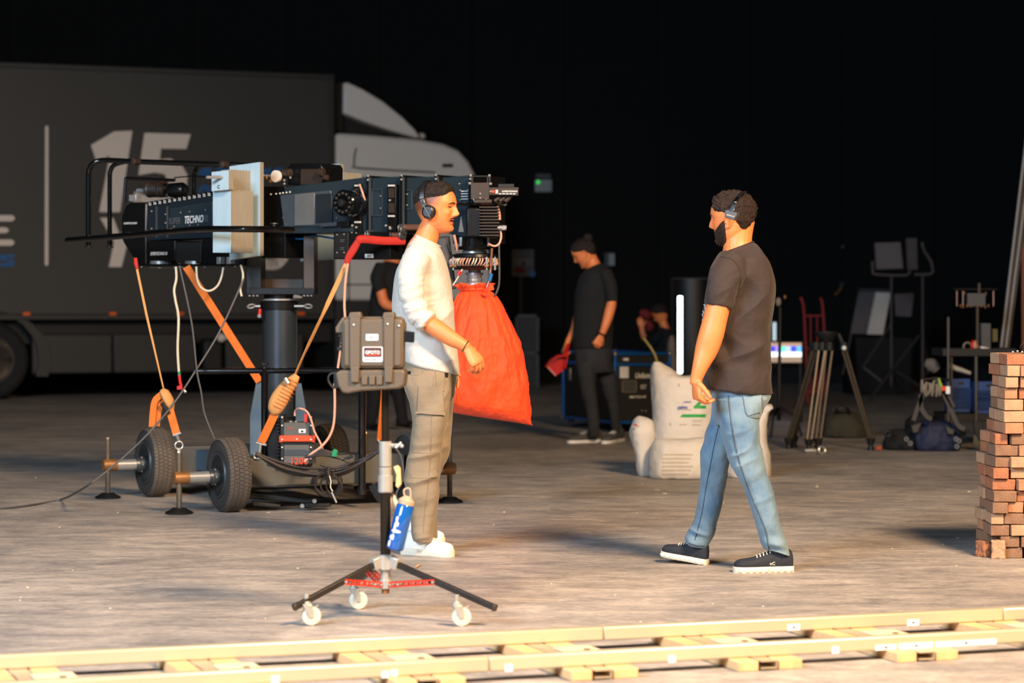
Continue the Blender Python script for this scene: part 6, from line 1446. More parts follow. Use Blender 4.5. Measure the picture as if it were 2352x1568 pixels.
# ---------------------------------------------------------------- floor litter
rn = random.Random(4); mb = MB()
for i in range(70):
    y = rn.uniform(8.9, 17); x = rn.uniform(-2.6, 3.2)*y/11; a = rn.random()*3; s_ = rn.uniform(.003, .008); u = Vector((math.cos(a), math.sin(a), 0))
    mb.box((x, y, .002), (s_*rn.choice([1, 1, 1.5, 5]), s_*.7, .003), u, Vector((-u.y, u.x, 0)))
o = mb.build('floor_litter', mat('chips', (222, 205, 170), .8), None); tag(o, 'tiny pale chips and crumbs scattered over the concrete floor', 'debris'); o['kind'] = 'stuff'
tag(MB().ell(gr(422, 1122, .012), .016, .014, .012, k=5).build('tennis_ball_scrap', mat('lime_felt', (190, 220, 90), .8), None), 'small lime green scrap on the floor between the left crane wheels', 'scrap')
# ---------------------------------------------------------------- white bags
M_poly = mat('white_woven_plastic', (205, 198, 188), .6, var=.05, ns=5, bump=.4, bs=9)
M_gprint = mat('green_print', (18, 150, 60), .6); M_bprint = mat('violet_blue_print', (70, 80, 160), .6); M_gr_print = mat('faded_print', (160, 148, 132), .7)
def bag(label, R, Y, sd_, amp=.02):
    t = thing('white_sack', label, 'bag', gr((R[-1][2]+R[-1][3])/2, 1097), 'white sacks on the hall floor'); mb = MB(); rows(mb, R, Y, n=36, e=2.6)
    V, N, F = remesh(mb, .012, 2)
    a = np.abs(fbm(V*5.5, sd_, 3)); b = np.abs(fbm(V*14, sd_+5, 2)); c_ = np.abs(vnoise((V+fbm(V*2, sd_, 2)[:, None]*.15)*np.array([4.0, 4.0, 2.2]), sd_+2)); V = V+N*((.3-c_)*amp*1.1+(.2-b)*.006)[:, None]; V[:, 2] = np.maximum(V[:, 2], .002)
    soft('sack_cloth', (V, N, F), M_poly, t); return t
b1_ = bag('tall white sack with green Z print, its pointed corner sticking up beside the tube light', [(828, 830, 1501, 1516, .04, 0), (842, 846, 1495, 1540, .08, 0), (858, 866, 1493, 1572, .12, 0), (885, 862, 1494, 1622, .15, 0), (915, 905, 1496, 1640, .17, 0), (950, 945, 1499, 1640, .18, 0), (985, 980, 1499, 1636, .18, 0), (1020, 1015, 1500, 1632, .16, 0)], 16.85, 3)
b2_ = bag('bulging white sack at the bottom front, propping up the tall sack', [(1008, 1003, 1505, 1628, .12, 0), (1025, 1020, 1495, 1640, .16, 0), (1060, 1060, 1490, 1646, .18, 0), (1085, 1085, 1491, 1646, .18, 0), (1098, 1098, 1496, 1640, .16, 0)], 16.62, 7)
b3_ = bag('small crumpled white sack leaning on the left of the tall sack', [(954, 956, 1467, 1482, .03, 0), (961, 962, 1459, 1497, .07, 0), (972, 972, 1454, 1504, .10, 0), (992, 990, 1447, 1506, .12, 0), (1012, 1012, 1450, 1506, .12, 0), (1040, 1040, 1457, 1504, .12, 0), (1075, 1075, 1462, 1503, .12, 0), (1097, 1097, 1466, 1500, .11, 0)], 16.85, 11)
b4_ = bag('white sack mostly hidden behind the jeans of the walking man', [(925, 925, 1748, 1774, .05, 0), (940, 938, 1735, 1780, .08, 0), (955, 950, 1706, 1768, .12, 0), (1000, 1000, 1680, 1762, .16, 0), (1050, 1050, 1664, 1768, .18, 0), (1085, 1085, 1664, 1770, .18, 0), (1104, 1104, 1670, 1766, .16, 0)], 16.75, 15)
def sackbvh(t): o = [c for c in t.children if c.name.startswith('sack')][0]; return bvh(np.array([v.co for v in o.data.vertices])+ORG[t.name], [tuple(p.vertices) for p in o.data.polygons])
B1 = sackbvh(b1_)
def pr(quad, name, m, nx=5, ny=2): return patch(B1, quad, name, m, b1_, t0=-.003, t1=.0025, nx=nx, ny=ny)
pr([(1608, 918), (1617, 919), (1601, 937), (1592, 936)], 'green_logo', M_gprint, 3, 5); pr([(1594, 931), (1621, 931), (1621, 938), (1594, 938)], 'green_logo', M_gprint)
pr([(1568, 951), (1621, 951), (1620, 958), (1561, 958)], 'green_bar', M_gprint, 8, 2)
h_ = proj(B1, 1570, 934, 0)[0]; text('sabic', Fr(1570, h_.y, 0), 1556, 938, 7, M_bprint, b1_, off=-.008, bold=.02, sx=1.2)
seam(B1, [(1569, 925), (1573, 922), (1576, 925), (1578, 921), (1581, 925), (1584, 921), (1587, 925)], .0024, 'script_print', M_bprint, b1_, push=.002)
for q in ((1556, 940, 1588, 941.5), (1590, 964, 1612, 965.5), (1590, 968, 1612, 969), (1560, 974, 1578, 975.5), (1590, 974.5, 1608, 976.5), (1538, 971, 1541, 977), (1558, 881, 1561, 887)): pr([(q[0], q[1]), (q[2], q[1]), (q[2], q[3]), (q[0], q[3])], 'fine_print', M_gr_print, 4, 1)
so2 = [c for c in b2_.children][0]; BSK = bvh(np.array([v.co for v in so2.data.vertices])+ORG[b2_.name], [tuple(p.vertices) for p in so2.data.polygons]); m_sp = mat('sand_print', (182, 168, 148), .7)
for i in range(6): patch(BSK, [(1520, 1042+i*9), (1592-(i % 3)*5, 1042+i*9), (1592-(i % 3)*5, 1046+i*9), (1520, 1046+i*9)], 'text_line', m_sp, b2_, t0=-.002, t1=.0015, nx=10, ny=1)
MB().tube([at(1457, 974, 16.72), at(1463, 977, 16.71)], .006, 6).build('red_thread', M_redp, b3_)
# ---------------------------------------------------------------- flight case
M_case = mat('black_laminate', (16, 16, 17), .5, var=.1); M_bluex = mat('blue_extrusion', (6, 80, 148), .35, .3, var=.08); M_ball = mat('zinc_corner', (140, 134, 120), .4, .8)
fc = thing('flight_case', 'black flight case with bright blue edging and white lettering behind the white sacks', 'flight case', onz(1412, 22.8, 0))
cF = onz(1413, 22.4, 0); a_ = math.radians(22); u_ = Vector((math.cos(a_), math.sin(a_), 0)); n_ = Vector((-math.sin(a_), math.cos(a_), 0)); Wd, Dp = .56, 1.22; z0, z1 = .10, .735
MB().box(cF+u_*Wd/2+n_*Dp/2+Z*(z0+z1)/2, (Wd-.01, Dp-.01, z1-z0-.01), u_, n_).build('case_body', M_case, fc)
def edge(p, q, t=.026):
    d = (q-p).normalized(); s_ = u_ if abs(d.dot(u_)) < .5 else n_; up = d.cross(s_); return MB().box((p+q)/2, ((q-p).length, t, t), d, s_, up).build('blue_edge', M_bluex, fc, bev=.004)
P8 = {(i, j, k): cF+u_*Wd*i+n_*Dp*j+Z*(z0 if k == 0 else z1) for i in (0, 1) for j in (0, 1) for k in (0, 1)}
for k in (0, 1):
    edge(P8[0, 0, k], P8[1, 0, k]); edge(P8[0, 0, k], P8[0, 1, k]); edge(P8[1, 0, k], P8[1, 1, k]); edge(P8[0, 1, k], P8[1, 1, k])
for i in (0, 1):
    for j in (0, 1): edge(P8[i, j, 0], P8[i, j, 1])
zl = .635; edge(cF+Z*zl-n_*.0, cF+u_*Wd+Z*zl, .03); edge(cF+Z*zl, cF+n_*Dp+Z*zl, .03)
for k in P8.values(): MB().ell(k, .024, .024, .024, k=6).build('ball_corner', M_ball, fc)
FCf = Fr(1413, 22.4, 22)
def fx(t): p = cF+u_*t; return 1176+FPX*p.x/p.y
text('Unilumi', FCf, 1458, 868, 12, M_print, fc, off=-.02, bold=.03, skew=.2, sx=.75, slope=0); text('007', FCf, 1471, 893, 10, M_print, fc, off=-.02, sx=.7); text('M8817T2X14-3F', FCf, 1446, 914, 5, M_print, fc, off=-.02, bold=.03, sx=.85)
mb = MB()
for q in ((1428, 873, 1463, 876), (1428, 899, 1463, 902), (1428, 873, 1432, 902), (1459, 873, 1463, 902)): mb.rect(FCf, *q, -.02, .0)
mb.build('handle_frame', M_ball, fc); MB().rect(FCf, 1432, 876, 1459, 899, -.01, .0).build('handle_dish', M_greyp, fc)
MB().rect(FCf, 1424, 842, 1444, 868, -.012, .0).build('paper_label', M_print, fc); MB().rect(FCf, 1433, 822, 1444, 828, -.03, 0).build('latch', M_print, fc)
mb = MB(); mb.ell(FCf.p(1474, 943, -.015), .01, .006, .01); mb.ell(FCf.p(1483, 944, -.015), .01, .006, .01); mb.build('rivets', M_ball, fc)
ls = Fr(1330, 22.9, 0)
for t in (.45, .85): MB().box(cF+n_*t*Dp+Z*.52-u_*.012, (.012, .06, .12), u_, n_).build('side_latch', M_ball, fc, bev=.004)
for i, j in ((.1, .05), (.9, .05), (.1, .95), (.9, .95)):
    p = cF+u_*Wd*i+n_*Dp*j; MB().lathe([(-.018, .02), (-.018, .044), (-.014, .048), (.014, .048), (.018, .044), (.018, .02)], p+Z*.048, u_, 20).build('caster', M_greyp, fc)
# ---------------------------------------------------------------- tube light
M_glow = bpy.data.materials.new('tube_glow'); M_glow.use_nodes = True; b_ = M_glow.node_tree.nodes['Principled BSDF']; b_.inputs['Emission Color'].default_value = (.72, .93, 1, 1); b_.inputs['Emission Strength'].default_value = 9; b_.inputs['Base Color'].default_value = (.8, .9, 1, 1)
tl = thing('tube_light', 'glowing blue-white vertical light tube standing behind the white sacks', 'light', onz(1562, 19.2, 0))
FT = Fr(1562, 19.2, 0); MB().tube([FT.p(1562, 679), FT.p(1562, 681), FT.p(1562, 855), FT.p(1562, 858)], [.012, .021, .021, .012], 16).build('glowing_tube', M_glow, tl)
MB().tube([FT.p(1562, 858), Vector((FT.p(1562, 858).x, 19.2, .03))], .012, 10).build('support', M_blkm, tl); MB().lathe([(0, .16), (.02, .16), (.03, .02)], onz(1562, 19.2, 0), Z, 20).build('base_disc', M_blkm, tl)
# dark drum cases and clutter behind
dr = thing('drum_case', 'tall black round fibre case with a pale dusty rim standing behind the tube light', 'case', onz(1590, 25, 0)); sD = FPX/25
zd = lambda py: at(1590, py, 25).z
MB().lathe([(0, .22), (zd(640), .22), (zd(638), .2)], onz(1590, 25, 0), Z, 32).build('shell', M_case, dr); MB().torus(onz(1590, 25, zd(640)), Z, .215, .008, 36, 6).build('rim', M_greyp, dr)
gb = thing('grey_bag', 'slouching dull grey sack standing left of the tube light', 'bag', onz(1543, 24, 0)); mb = MB(); rows(mb, [(770, 770, 1538, 1548, .05, 0), (790, 790, 1532, 1552, .08, 0), (850, 850, 1528, 1556, .12, 0), (950, 950, 1525, 1558, .14, 0), (972, 972, 1527, 1556, .12, 0)], 24); soft('sack_cloth', remesh(mb, .015, 2), mat('grey_canvas', (110, 102, 98), .8, var=.15), gb)
bh = thing('broom', 'yellowish broom handle leaning behind the flight case and sack', 'broom', gr(1512, 990)); fb_ = Fr(1500, 21.0, 0)
MB().tube([fb_.p(1478, 776), fb_.p(1503, 812), fb_.p(1510, 850), fb_.p(1512, 968)], .011, 8, k=3).build('handle', mat('yellow_handle', (150, 128, 60), .5), bh); MB().box(onz(1512, 21, .05), (.22, .05, .1)).build('brush_head', M_cabb, bh, bev=.01)
# far crouching person in red and black
YE = 27.5; pE = thing('person', 'far dim figure in dark clothes and red scarf bending over behind the flight case', 'person', onz(1510, YE, 0))
hE = HeadF(at(1520, 742, YE), 180+20, -35, 46/(FPX/YE)); b = MB(); hloft(b, hE, headgrid(True, nt=48, nz=40)); limb(b, [(1522, 735, 0, 9, .05), (1528, 760, 0, 12, .08), (1530, 790, 0, 20, .12)], YE)
rows(b, [(770, 770, 1505, 1548, .14, 0), (830, 830, 1505, 1550, .14, 0), (900, 900, 1508, 1545, .12, 0), (935, 935, 1512, 1540, .10, 0)], YE)
limb(b, [(1512, 775, -.15, 9, .045), (1490, 790, -.2, 8, .04), (1478, 770, -.22, 7, .03), (1474, 752, -.22, 6, .03)], YE); hand(b, at(1474, 754, YE-.22), (-.2, 0, 1), (0, -1, 0), 1, curl=(30, 30, 20))
V, N, F = remesh(b, .009, 2); soft('body', (V, N, F), M_skin, pE, col=np.ones((len(V), 3))); shell(pE, 'hair', hE, hairC, M_hair, 60, 50)
s = MB(); rows(s, [(748, 756, 1506, 1540, .12, 0), (775, 775, 1500, 1553, .19, 0), (830, 830, 1498, 1556, .18, 0), (880, 880, 1500, 1552, .17, 0)], YE); limb(s, [(1514, 770, -.15, 12, .07), (1493, 790, -.2, 11, .06), (1482, 778, -.22, 9, .05)], YE); soft('jacket', remesh(s, .014, 3), M_black_cloth, pE)
s = MB(); rows(s, [(870, 870, 1500, 1552, .17, 0), (920, 920, 1504, 1548, .15, 0), (938, 938, 1506, 1546, .14, 0)], YE); soft('trousers', remesh(s, .014, 3), M_black_cloth, pE)
M_dred = mat('deep_red_cloth', (110, 20, 20), .8)
MB().tube([at(1470, 715, YE-.25), at(1484, 722, YE-.25), at(1492, 730, YE-.25)], [.03, .06, .03], 12, k=3).build('red_hood', M_dred, pE); MB().tube([at(1488, 738, YE-.3), at(1493, 750, YE-.3), at(1488, 758, YE-.3)], [.03, .05, .03], 12, k=3).build('red_scarf', M_dred, pE)
# ---------------------------------------------------------------- tripod
M_carb = mat('tripod_leg_tube', (84, 74, 62), .35, .4, var=.1); YT = 19.7; FTp = Fr(1900, YT, 0)
tp = thing('camera_tripod', 'black camera tripod with spread twin-tube legs right of the walking man', 'tripod', gr(1870, 1033))
MB().lathe([(at(1900, 785, YT).z, .05), (at(1900, 776, YT).z, .07), (at(1900, 764, YT).z, .10), (at(1900, 761, YT).z, .10), (at(1900, 761, YT).z, .06)], onz(1899, YT, 0), Z, 28).build('bowl', M_blkm, tp)
def tleg(a, b, w_, dy0, dy1, nm='leg'):
    for sg in (-1, 1):
        MB().tube([FTp.p(a[0]+sg*w_, a[1], dy0), FTp.p(b[0]+sg*w_*.7, b[1], dy1)], .012, 10).build(nm, M_carb, tp)
    MB().tube([FTp.p(a[0], a[1]-14, dy0), FTp.p(a[0], a[1]+4, dy0)], .035, 10).build('leg_joint', M_blkm, tp)
    MB().tube([FTp.p(b[0], b[1]-4, dy1), FTp.p(b[0], b[1]+10, dy1)], [.04, .028], 10).build('leg_clamp', M_blkm, tp)
    MB().tube([FTp.p(b[0], b[1]+8, dy1), Vector((FTp.p(b[0], b[1], dy1).x, FTp.p(b[0], b[1], dy1).y, .004))], [.016, .03], 10).build('foot', M_blkm, tp)
tleg((1874, 800), (1812, 1010), 5, 0, .3); tleg((1888, 800), (1858, 1012), 7, -.02, -.15); tleg((1905, 800), (1879, 1010), 7, -.02, -.1); tleg((1938, 800), (2000, 1010), 4, 0, .1); tleg((1868, 800), (1824, 1005), 4, .1, .45)
MB().tube([FTp.p(1926, 766), FTp.p(1940, 800)], .02, 10).build('top_arm', M_blkm, tp); MB().ell(FTp.p(1939, 799, -.03), .02, .02, .02).build('leg_lock', M_print, tp)
MB().lathe([(0, .05), (.01, .055), (.02, .03)], gr(1882, 1027), Z, 16).build('spreader_hub', M_blkm, tp)
rg = thing('clamp_ring', 'small chrome ring clamp lying on the floor at the foot of the camera tripod', 'clamp', gr(1888, 1033)); MB().torus(gr(1888, 1033, .035), Vector((.4, -1, .2)), .028, .009, 20, 8).build('ring', M_steel, rg); MB().box(gr(1862, 1034, .02), (.10, .03, .025)).build('jaw', M_steel, rg, bev=.005)
# duffel bags
def rowbag(name, label, cat, R, Y, m, sd_, vox=.012, am=.02, par=None):
    t = par or thing(name, label, cat, onz((R[-1][2]+R[-1][3])/2, Y, 0)); mb = MB(); rows(mb, R, Y, n=32); V, N, F = remesh(mb, vox, 3); V = V+N*((.25-np.abs(fbm(V*7, sd_, 3)))*am)[:, None]; V[:, 2] = np.maximum(V[:, 2], .002); soft('fabric', (V, N, F), m, t); return t
M_navy = mat('navy_nylon', (26, 34, 62), .7, var=.2, bump=.2, bs=40); M_olb = mat('olive_canvas', (58, 54, 40), .85, var=.2, bump=.2, bs=40); M_gryf = mat('grey_nylon', (74, 70, 64), .8, var=.1)
g1 = rowbag('duffel_bag', 'dark olive duffel bag on the floor seen through the tripod legs', 'bag', [(945, 945, 1915, 1960, .10, 0), (955, 955, 1900, 1978, .15, 0), (975, 975, 1892, 1988, .18, 0), (1000, 1000, 1890, 1990, .18, 0), (1004, 1004, 1894, 1986, .17, 0)], 21.7, M_olb, 3)
MB().tube([at(1920, 946, 21.55), at(1925, 938, 21.5), at(1945, 938, 21.5), at(1950, 948, 21.55)], .014, 8, k=3).build('handle', M_blkm, g1)
g2 = rowbag('duffel_bag', 'navy blue equipment bag on the floor left of the green rimmed cart wheel', 'bag', [(965, 965, 2118, 2175, .08, 0), (975, 975, 2103, 2195, .13, 0), (1000, 1000, 2094, 2208, .16, 0), (1025, 1025, 2094, 2208, .16, 0), (1036, 1036, 2100, 2203, .14, 0)], 19.75, M_navy, 5)
mb = MB(); rows(mb, [(985, 985, 2050, 2090, .08, 0), (1000, 1000, 2035, 2110, .12, 0), (1020, 1020, 2026, 2120, .13, 0), (1031, 1034, 2030, 2118, .12, 0)], 19.85, n=24); soft('black_end', remesh(mb, .012, 3), M_black_cloth, g2)
mb = MB(); rows(mb, [(945, 945, 2105, 2116, .05, 0), (965, 970, 2080, 2180, .10, 0), (985, 985, 2078, 2215, .12, 0), (1000, 1000, 2085, 2220, .10, 0)], 19.95, n=24); soft('top_flap', remesh(mb, .012, 3), M_black_cloth, g2)
FG2 = Fr(2150, 19.55, 0)
MB().prism(FG2, [(2094, 978), (2117, 970), (2108, 992), (2098, 994)], .02, .06).build('grey_panel', M_gryf, g2, bev=.004); MB().prism(FG2, [(2172, 978), (2192, 987), (2190, 997), (2178, 997)], .02, .06).build('grey_panel', M_gryf, g2, bev=.004)
for x, y in ((2082, 1008), (2091, 1018), (2196, 1008), (2203, 1012), (2198, 1025)): MB().torus(FG2.p(x, y, .0), Vector((.5, -1, 0)), .016, .006, 14, 6).build('buckle', M_steel, g2)
MB().torus(FG2.p(2039, 996, .05), YV, .022, .012, 14, 8).build('strap_loop', M_blkm, g2)
MB().box(onz(2019, 19.6, .03), (.05, .04, .03)).build('orange_tab', mat('dull_orange', (170, 70, 40), .7), g2, bev=.006)
FK2 = Fr(2140, 19.5, 0)
for pts in ([(2128, 890), (2112, 925), (2098, 965)], [(2160, 885), (2180, 930), (2200, 975), (2216, 985)], [(2150, 870), (2170, 900), (2190, 935)], [(2115, 905), (2116, 935), (2128, 955), (2140, 962)]): MB().strap([FK2.p(*p) for p in pts], .035, .004, X, k=3).build('shoulder_strap', M_gryf, g2)
gl = thing('work_gloves', 'bunch of pale work gloves and clips dangling above the navy bag', 'gloves', FK2.p(2142, 905)); rn = random.Random(9)
M_glv = mat('pale_glove', (130, 120, 104), .8, var=.1)
for i in range(9):
    x = 2118+i*5.5; y = 872+10*abs(math.sin(i*1.3)); MB().tube([FK2.p(x, y, -.03), FK2.p(x+rn.uniform(-3, 3), y+14, -.04), FK2.p(x+rn.uniform(-5, 5), y+28, -.02)], [.010, .013, .009], 8, k=2).build('glove_finger', M_glv, gl)
MB().tube([FK2.p(2156, 868, -.05), FK2.p(2163, 888, -.05)], .008, 8).build('yellow_strip', mat('acid_yellow', (170, 200, 30), .5), gl)
MB().rect(FK2, 2164, 887, 2172, 897, -.05, -.03).build('orange_label', M_orangep, gl); MB().rect(FK2, 2173, 887, 2182, 904, -.05, -.03).build('white_label', M_stk, gl)
# ---------------------------------------------------------------- grip cart
M_grmc = mat('dull_tube', (92, 88, 84), .45, .4); YG = 20.3; FGc = Fr(2240, YG, 0)
ct = thing('grip_cart', 'black equipment cart with upright poles, shelf and a large green rimmed wheel', 'cart', onz(2250, YG, 0))
for x, y0, y1, r_ in ((2178, 728, 975, .011), (2186, 820, 985, .008), (2242, 818, 975, .013)): MB().tube([FGc.p(x, y0), FGc.p(x, y1)], r_, 10).build('upright', M_grmc if x != 2186 else M_carb, ct)
MB().rect(FGc, 2165, 800, 2335, 818, 0, .55).build('top_shelf', M_blkm, ct, bev=.004); MB().rect(FGc, 2170, 950, 2335, 966, 0, .55).build('bottom_shelf', M_blkm, ct, bev=.004)
MB().tube([FGc.p(2245, 705, .2), FGc.p(2245, 800, .2)], .013, 10).build('mast', M_carb, ct)
hd = MB().rect(FGc, 2222, 673, 2264, 704, .18, .24).build('head_bracket', M_greyp, ct, bev=.004)
for x, y in ((2217, 673), (2266, 674), (2208, 702), (2214, 704), (2223, 702), (2231, 702), (2247, 702), (2256, 702), (2265, 705), (2272, 702)): MB().torus(FGc.p(x, y, .17), YV, .010, .004, 10, 6, .5, 1.6).build('hook', M_rust, ct)
for x in (2198, 2212, 2282): MB().tube([FGc.p(x, 668, .2), FGc.p(x, 703, .2)], .006, 8).build('hanging_rod', M_copper, ct)
MB().tube([FGc.p(2190, 664, .2), FGc.p(2290, 664, .2)], .006, 8).build('cross_bar', M_blkm, ct)
MB().tube([FGc.p(2249, 650, .2), FGc.p(2249, 675, .2)], .014, 10).build('stud', M_carb, ct)
MB().rect(FGc, 2254, 742, 2276, 800, .1, .25).build('grey_box', M_greyp, ct, bev=.004); MB().rect(FGc, 2280, 755, 2292, 785, .1, .25).build('small_box', mat('dull_green_orange', (90, 78, 30), .6), ct, bev=.004)
for x in (2284, 2290, 2296, 2302, 2308): MB().tube([FGc.p(x, 822, .05), FGc.p(x-2, 850, .05)], .009, 8).build('rod', M_steel, ct)
cw_ = at(2252, 1010, 19.75); ax = Vector((.75, -.66, 0)).normalized(); cw_.z = .088
MB().lathe([(-.02, .05), (-.022, .075), (-.014, .088), (.014, .088), (.022, .075), (.02, .05)], cw_, ax, 32).build('wheel', mat('grey_brown_tyre', (92, 80, 66), .85), ct)
MB().lathe([(-.024, .04), (-.024, .06), (.024, .06), (.024, .04), (.026, .012), (.026, .001)], cw_, ax, 28).build('wheel_rim', mat('lime_green', (70, 140, 36), .45), ct)
mb = MB(); mb.prism(Fr(2252, 19.68, 0), [(2236, 968), (2256, 968), (2262, 1006), (2250, 1010), (2238, 990)], -.02, .02); mb.build('wheel_fork', M_blkm, ct, bev=.004); MB().ell(cw_+ax*.03, .012, .012, .012).build('axle_nut', M_steel, ct)
wc2 = Vector((cw_.x+.5, 20.4, .088)); MB().lathe([(-.02, .05), (-.022, .075), (-.014, .088), (.014, .088), (.022, .075), (.02, .05)], wc2, X, 28).build('wheel', bpy.data.materials['grey_brown_tyre'], ct)
wc2 = Vector((cw_.x-.25, 20.6, .088)); MB().lathe([(-.02, .05), (-.022, .075), (-.014, .088), (.014, .088), (.022, .075), (.02, .05)], wc2, X, 28).build('wheel', bpy.data.materials['grey_brown_tyre'], ct)
MB().tube([FGc.p(2178, 872, 0), FK2.p(2150, 868, 0), FK2.p(2118, 872, 0)], .010, 8).build('side_arm', M_blkm, ct)
M_crate = mat('blue_crate_plastic', (8, 60, 120), .45, var=.08)
def crate(label, x0, x1, y0, y1, o0):
    t = thing('plastic_crate', label, 'crate', FGc.p((x0+x1)/2, y1, o0), 'blue crates on the cart'); h = (y1-y0)
    MB().rect(FGc, x0, y0, x1, y0+h*.28, o0, o0+.02).build('rim_panel', M_crate, t); MB().rect(FGc, x0, y1-h*.1, x1, y1, o0, o0+.3).build('base', M_crate, t)
    n = 13
    for i in range(n+1): x = x0+(x1-x0)*i/n; MB().rect(FGc, x-.7, y0+h*.26, x+.9, y1-h*.08, o0, o0+.02).build('slat', M_crate, t)
    for yy in (.45, .65, .82): MB().rect(FGc, x0, y0+h*yy, x1, y0+h*yy+1.5, o0, o0+.02).build('slat', M_crate, t)
    for xx in (x0, x1-2): MB().rect(FGc, xx, y0, xx+2, y1, o0, o0+.3).build('side_panel', M_crate, t)
    MB().rect(FGc, x0, y0, x1, y1, o0+.28, o0+.3).build('back_panel', M_crate, t)
    MB().rect(FGc, x0+(x1-x0)*.36, y0+h*.08, x0+(x1-x0)*.66, y0+h*.18, o0-.002, o0).build('hand_hole', M_tblack, t)
    return t
crate('blue slatted plastic crate on the cart, nearest to the brick stack', 2238, 2312, 876, 949, .02); crate('darker blue slatted plastic crate on the cart, left of the other crate', 2184, 2230, 870, 946, .15)
tag(MB().tube([FGc.p(2181, 838, .1), FGc.p(2192, 845, .1), FGc.p(2208, 850, .1), FGc.p(2228, 857, .1)], [.04, .05, .045, .035], 12, k=3, flat=.5).build('folded_cloth', mat('off_white_cloth', (180, 172, 156), .85, var=.08), None), 'crumpled off-white cloth stuffed above the darker blue crate', 'cloth')
tag(MB().tube([FGc.p(2125, 832, .3), FGc.p(2140, 838, .3), FGc.p(2152, 850, .3)], [.03, .06, .04], 12, k=3).build('cloth_bundle', mat('grey_cloth', (100, 95, 86), .85), None), 'pale grey cloth bundle hanging between the light stand and the cart', 'cloth')
rt = thing('tape_roll', 'red and tan tape rolls standing on the cart shelf', 'tape', FGc.p(2237, 800, .1))
MB().torus(FGc.p(2235, 793, .1), Vector((1, -.5, 0)), .035, .012, 24, 8).build('red_roll', M_redp, rt); MB().torus(FGc.p(2241, 793, .1), Vector((1, -.5, 0)), .033, .010, 24, 8).build('tan_roll', M_cabp, rt); MB().torus(FGc.p(2222, 796, .15), Vector((.2, -1, 0)), .035, .008, 24, 8).build('cream_roll', M_glv, rt)
tag(MB().prism(FGc, [(2253, 795), (2294, 804), (2254, 804)], .05, .2).build('paper_sheet', M_twhite, None), 'pale folded paper lying on the cart shelf', 'paper')
# leaning pipes
for i, (xa, xb) in enumerate(((2328, 2299), (2334, 2304), (2341, 2310), (2347, 2316))):
    f_ = Fr(2310, 21.3, 0); q = f_.p(xb, 800); p_ = f_.p(xa, 560); d_ = (p_-q).normalized(); base = q-d_*(q.z/d_.z)
    o = MB().tube([base, base+d_*3.4], .0125, 10).build('leaning_pipe', M_carb if i % 2 else M_steel, None)
    tag(o, ['leftmost of the four long metal pipes leaning steeply behind the brick stack', 'second from left of the four leaning pipes behind the brick stack', 'third from left of the four leaning pipes behind the brick stack', 'rightmost of the four long metal pipes leaning steeply behind the brick stack'][i], 'pipe', 'leaning pipes')
tag(MB().tube([onz(2350, 21.8, 0), onz(2349, 21.8, 2.1)], .016, 10).build('upright_pipe', M_copper, None), 'upright brownish pipe at the right edge above the brick stack', 'pipe')
# ---------------------------------------------------------------- lights on stands
YL_ = 30; FL = Fr(2080, YL_, 0); M_panel = mat('grey_diffuser', (108, 98, 98), .6, var=.04); M_grm = mat('stand_steel', (88, 82, 82), .4, .5)
def lstand(label, px, ytop, legs, thick=.018):
    t = thing('light_stand', label, 'stand', onz(px, YL_, 0)); MB().tube([FL.p(px, ytop), FL.p(px, 780), FL.p(px, 888)], [thick*.8, thick, thick*1.2], 10).build('pole', M_grm, t)
    for l in legs: MB().tube([FL.p(*p) for p in l], .019, 8).build('leg', M_grm, t)
    return t
sa = lstand('light stand holding the square panel that shows its pale face', 2047, 628, [[(2046, 745, 0), (1982, 845, .3)], [(1982, 843, .3), (2030, 880, .2)], [(2046, 860, -.0), (2060, 890, .8)]])
sb = lstand('light stand under the panel turned edge-on, with a bright silver leg', 2119, 628, [[(2112, 770, -.1), (2000, 913, -.6)], [(2048, 845, -.3), (2112, 886, -.1)], [(2120, 770, 0), (2135, 855, .4)], [(2135, 845, .2), (2115, 880, .1)]])
def panel(label, poly, fr, face, yoke, edge_=M_blkm):
    t = thing('panel_light', label, 'light', fr.p(poly[0][0], poly[0][1])); cx = sum(p[0] for p in poly)/4; cy = sum(p[1] for p in poly)/4
    MB().prism(fr, [(cx+(x-cx)*1.1, cy+(y-cy)*1.06) for x, y in poly], 0, .10).build('housing', edge_, t, bev=.01)
    if face: MB().prism(fr, poly, -.006, 0).build('diffuser', M_panel, t)
    MB().tube([fr.p(*p) for p in yoke], .022, 10, k=2).build('yoke', M_grm, t); return t
panel('square panel light with a pale grey face on the light stand', [(2013, 618), (2074, 616), (2068, 556), (2010, 558)], Fr(2045, YL_-.05, 0), True, [(2004, 600, .05), (2005, 622, .05), (2012, 630, .05), (2082, 632, .05), (2088, 620, .05)])
panel('panel light seen edge-on from behind with a curved yoke', [(2085, 618), (2108, 618), (2106, 548), (2082, 548)], Fr(2105, YL_-.05, 0), False, [(2118, 556, .05), (2122, 575, .05), (2138, 600, .05), (2142, 625, .05), (2128, 630, .05), (2100, 630, .05)], mat('panel_back', (70, 60, 60), .5))
sf = thing('softbox', 'large pale grey reflector board leaning behind the light stands', 'reflector', onz(2000, 32, 0)); FSB = Fr(2000, 32, 10)
MB().prism(FSB, [(1974, 668), (2048, 672), (2030, 768), (1954, 766)], 0, .05).build('board', M_panel, sf, bev=.01); MB().prism(FSB, [(2012, 671), (2046, 672), (2028, 768), (1992, 767)], -.02, 0).build('bright_panel', M_twhite, sf); MB().prism(FSB, [(2056, 675), (2100, 672), (2094, 728), (2058, 726)], 0, .05).build('side_board', M_panel, sf, bev=.01)
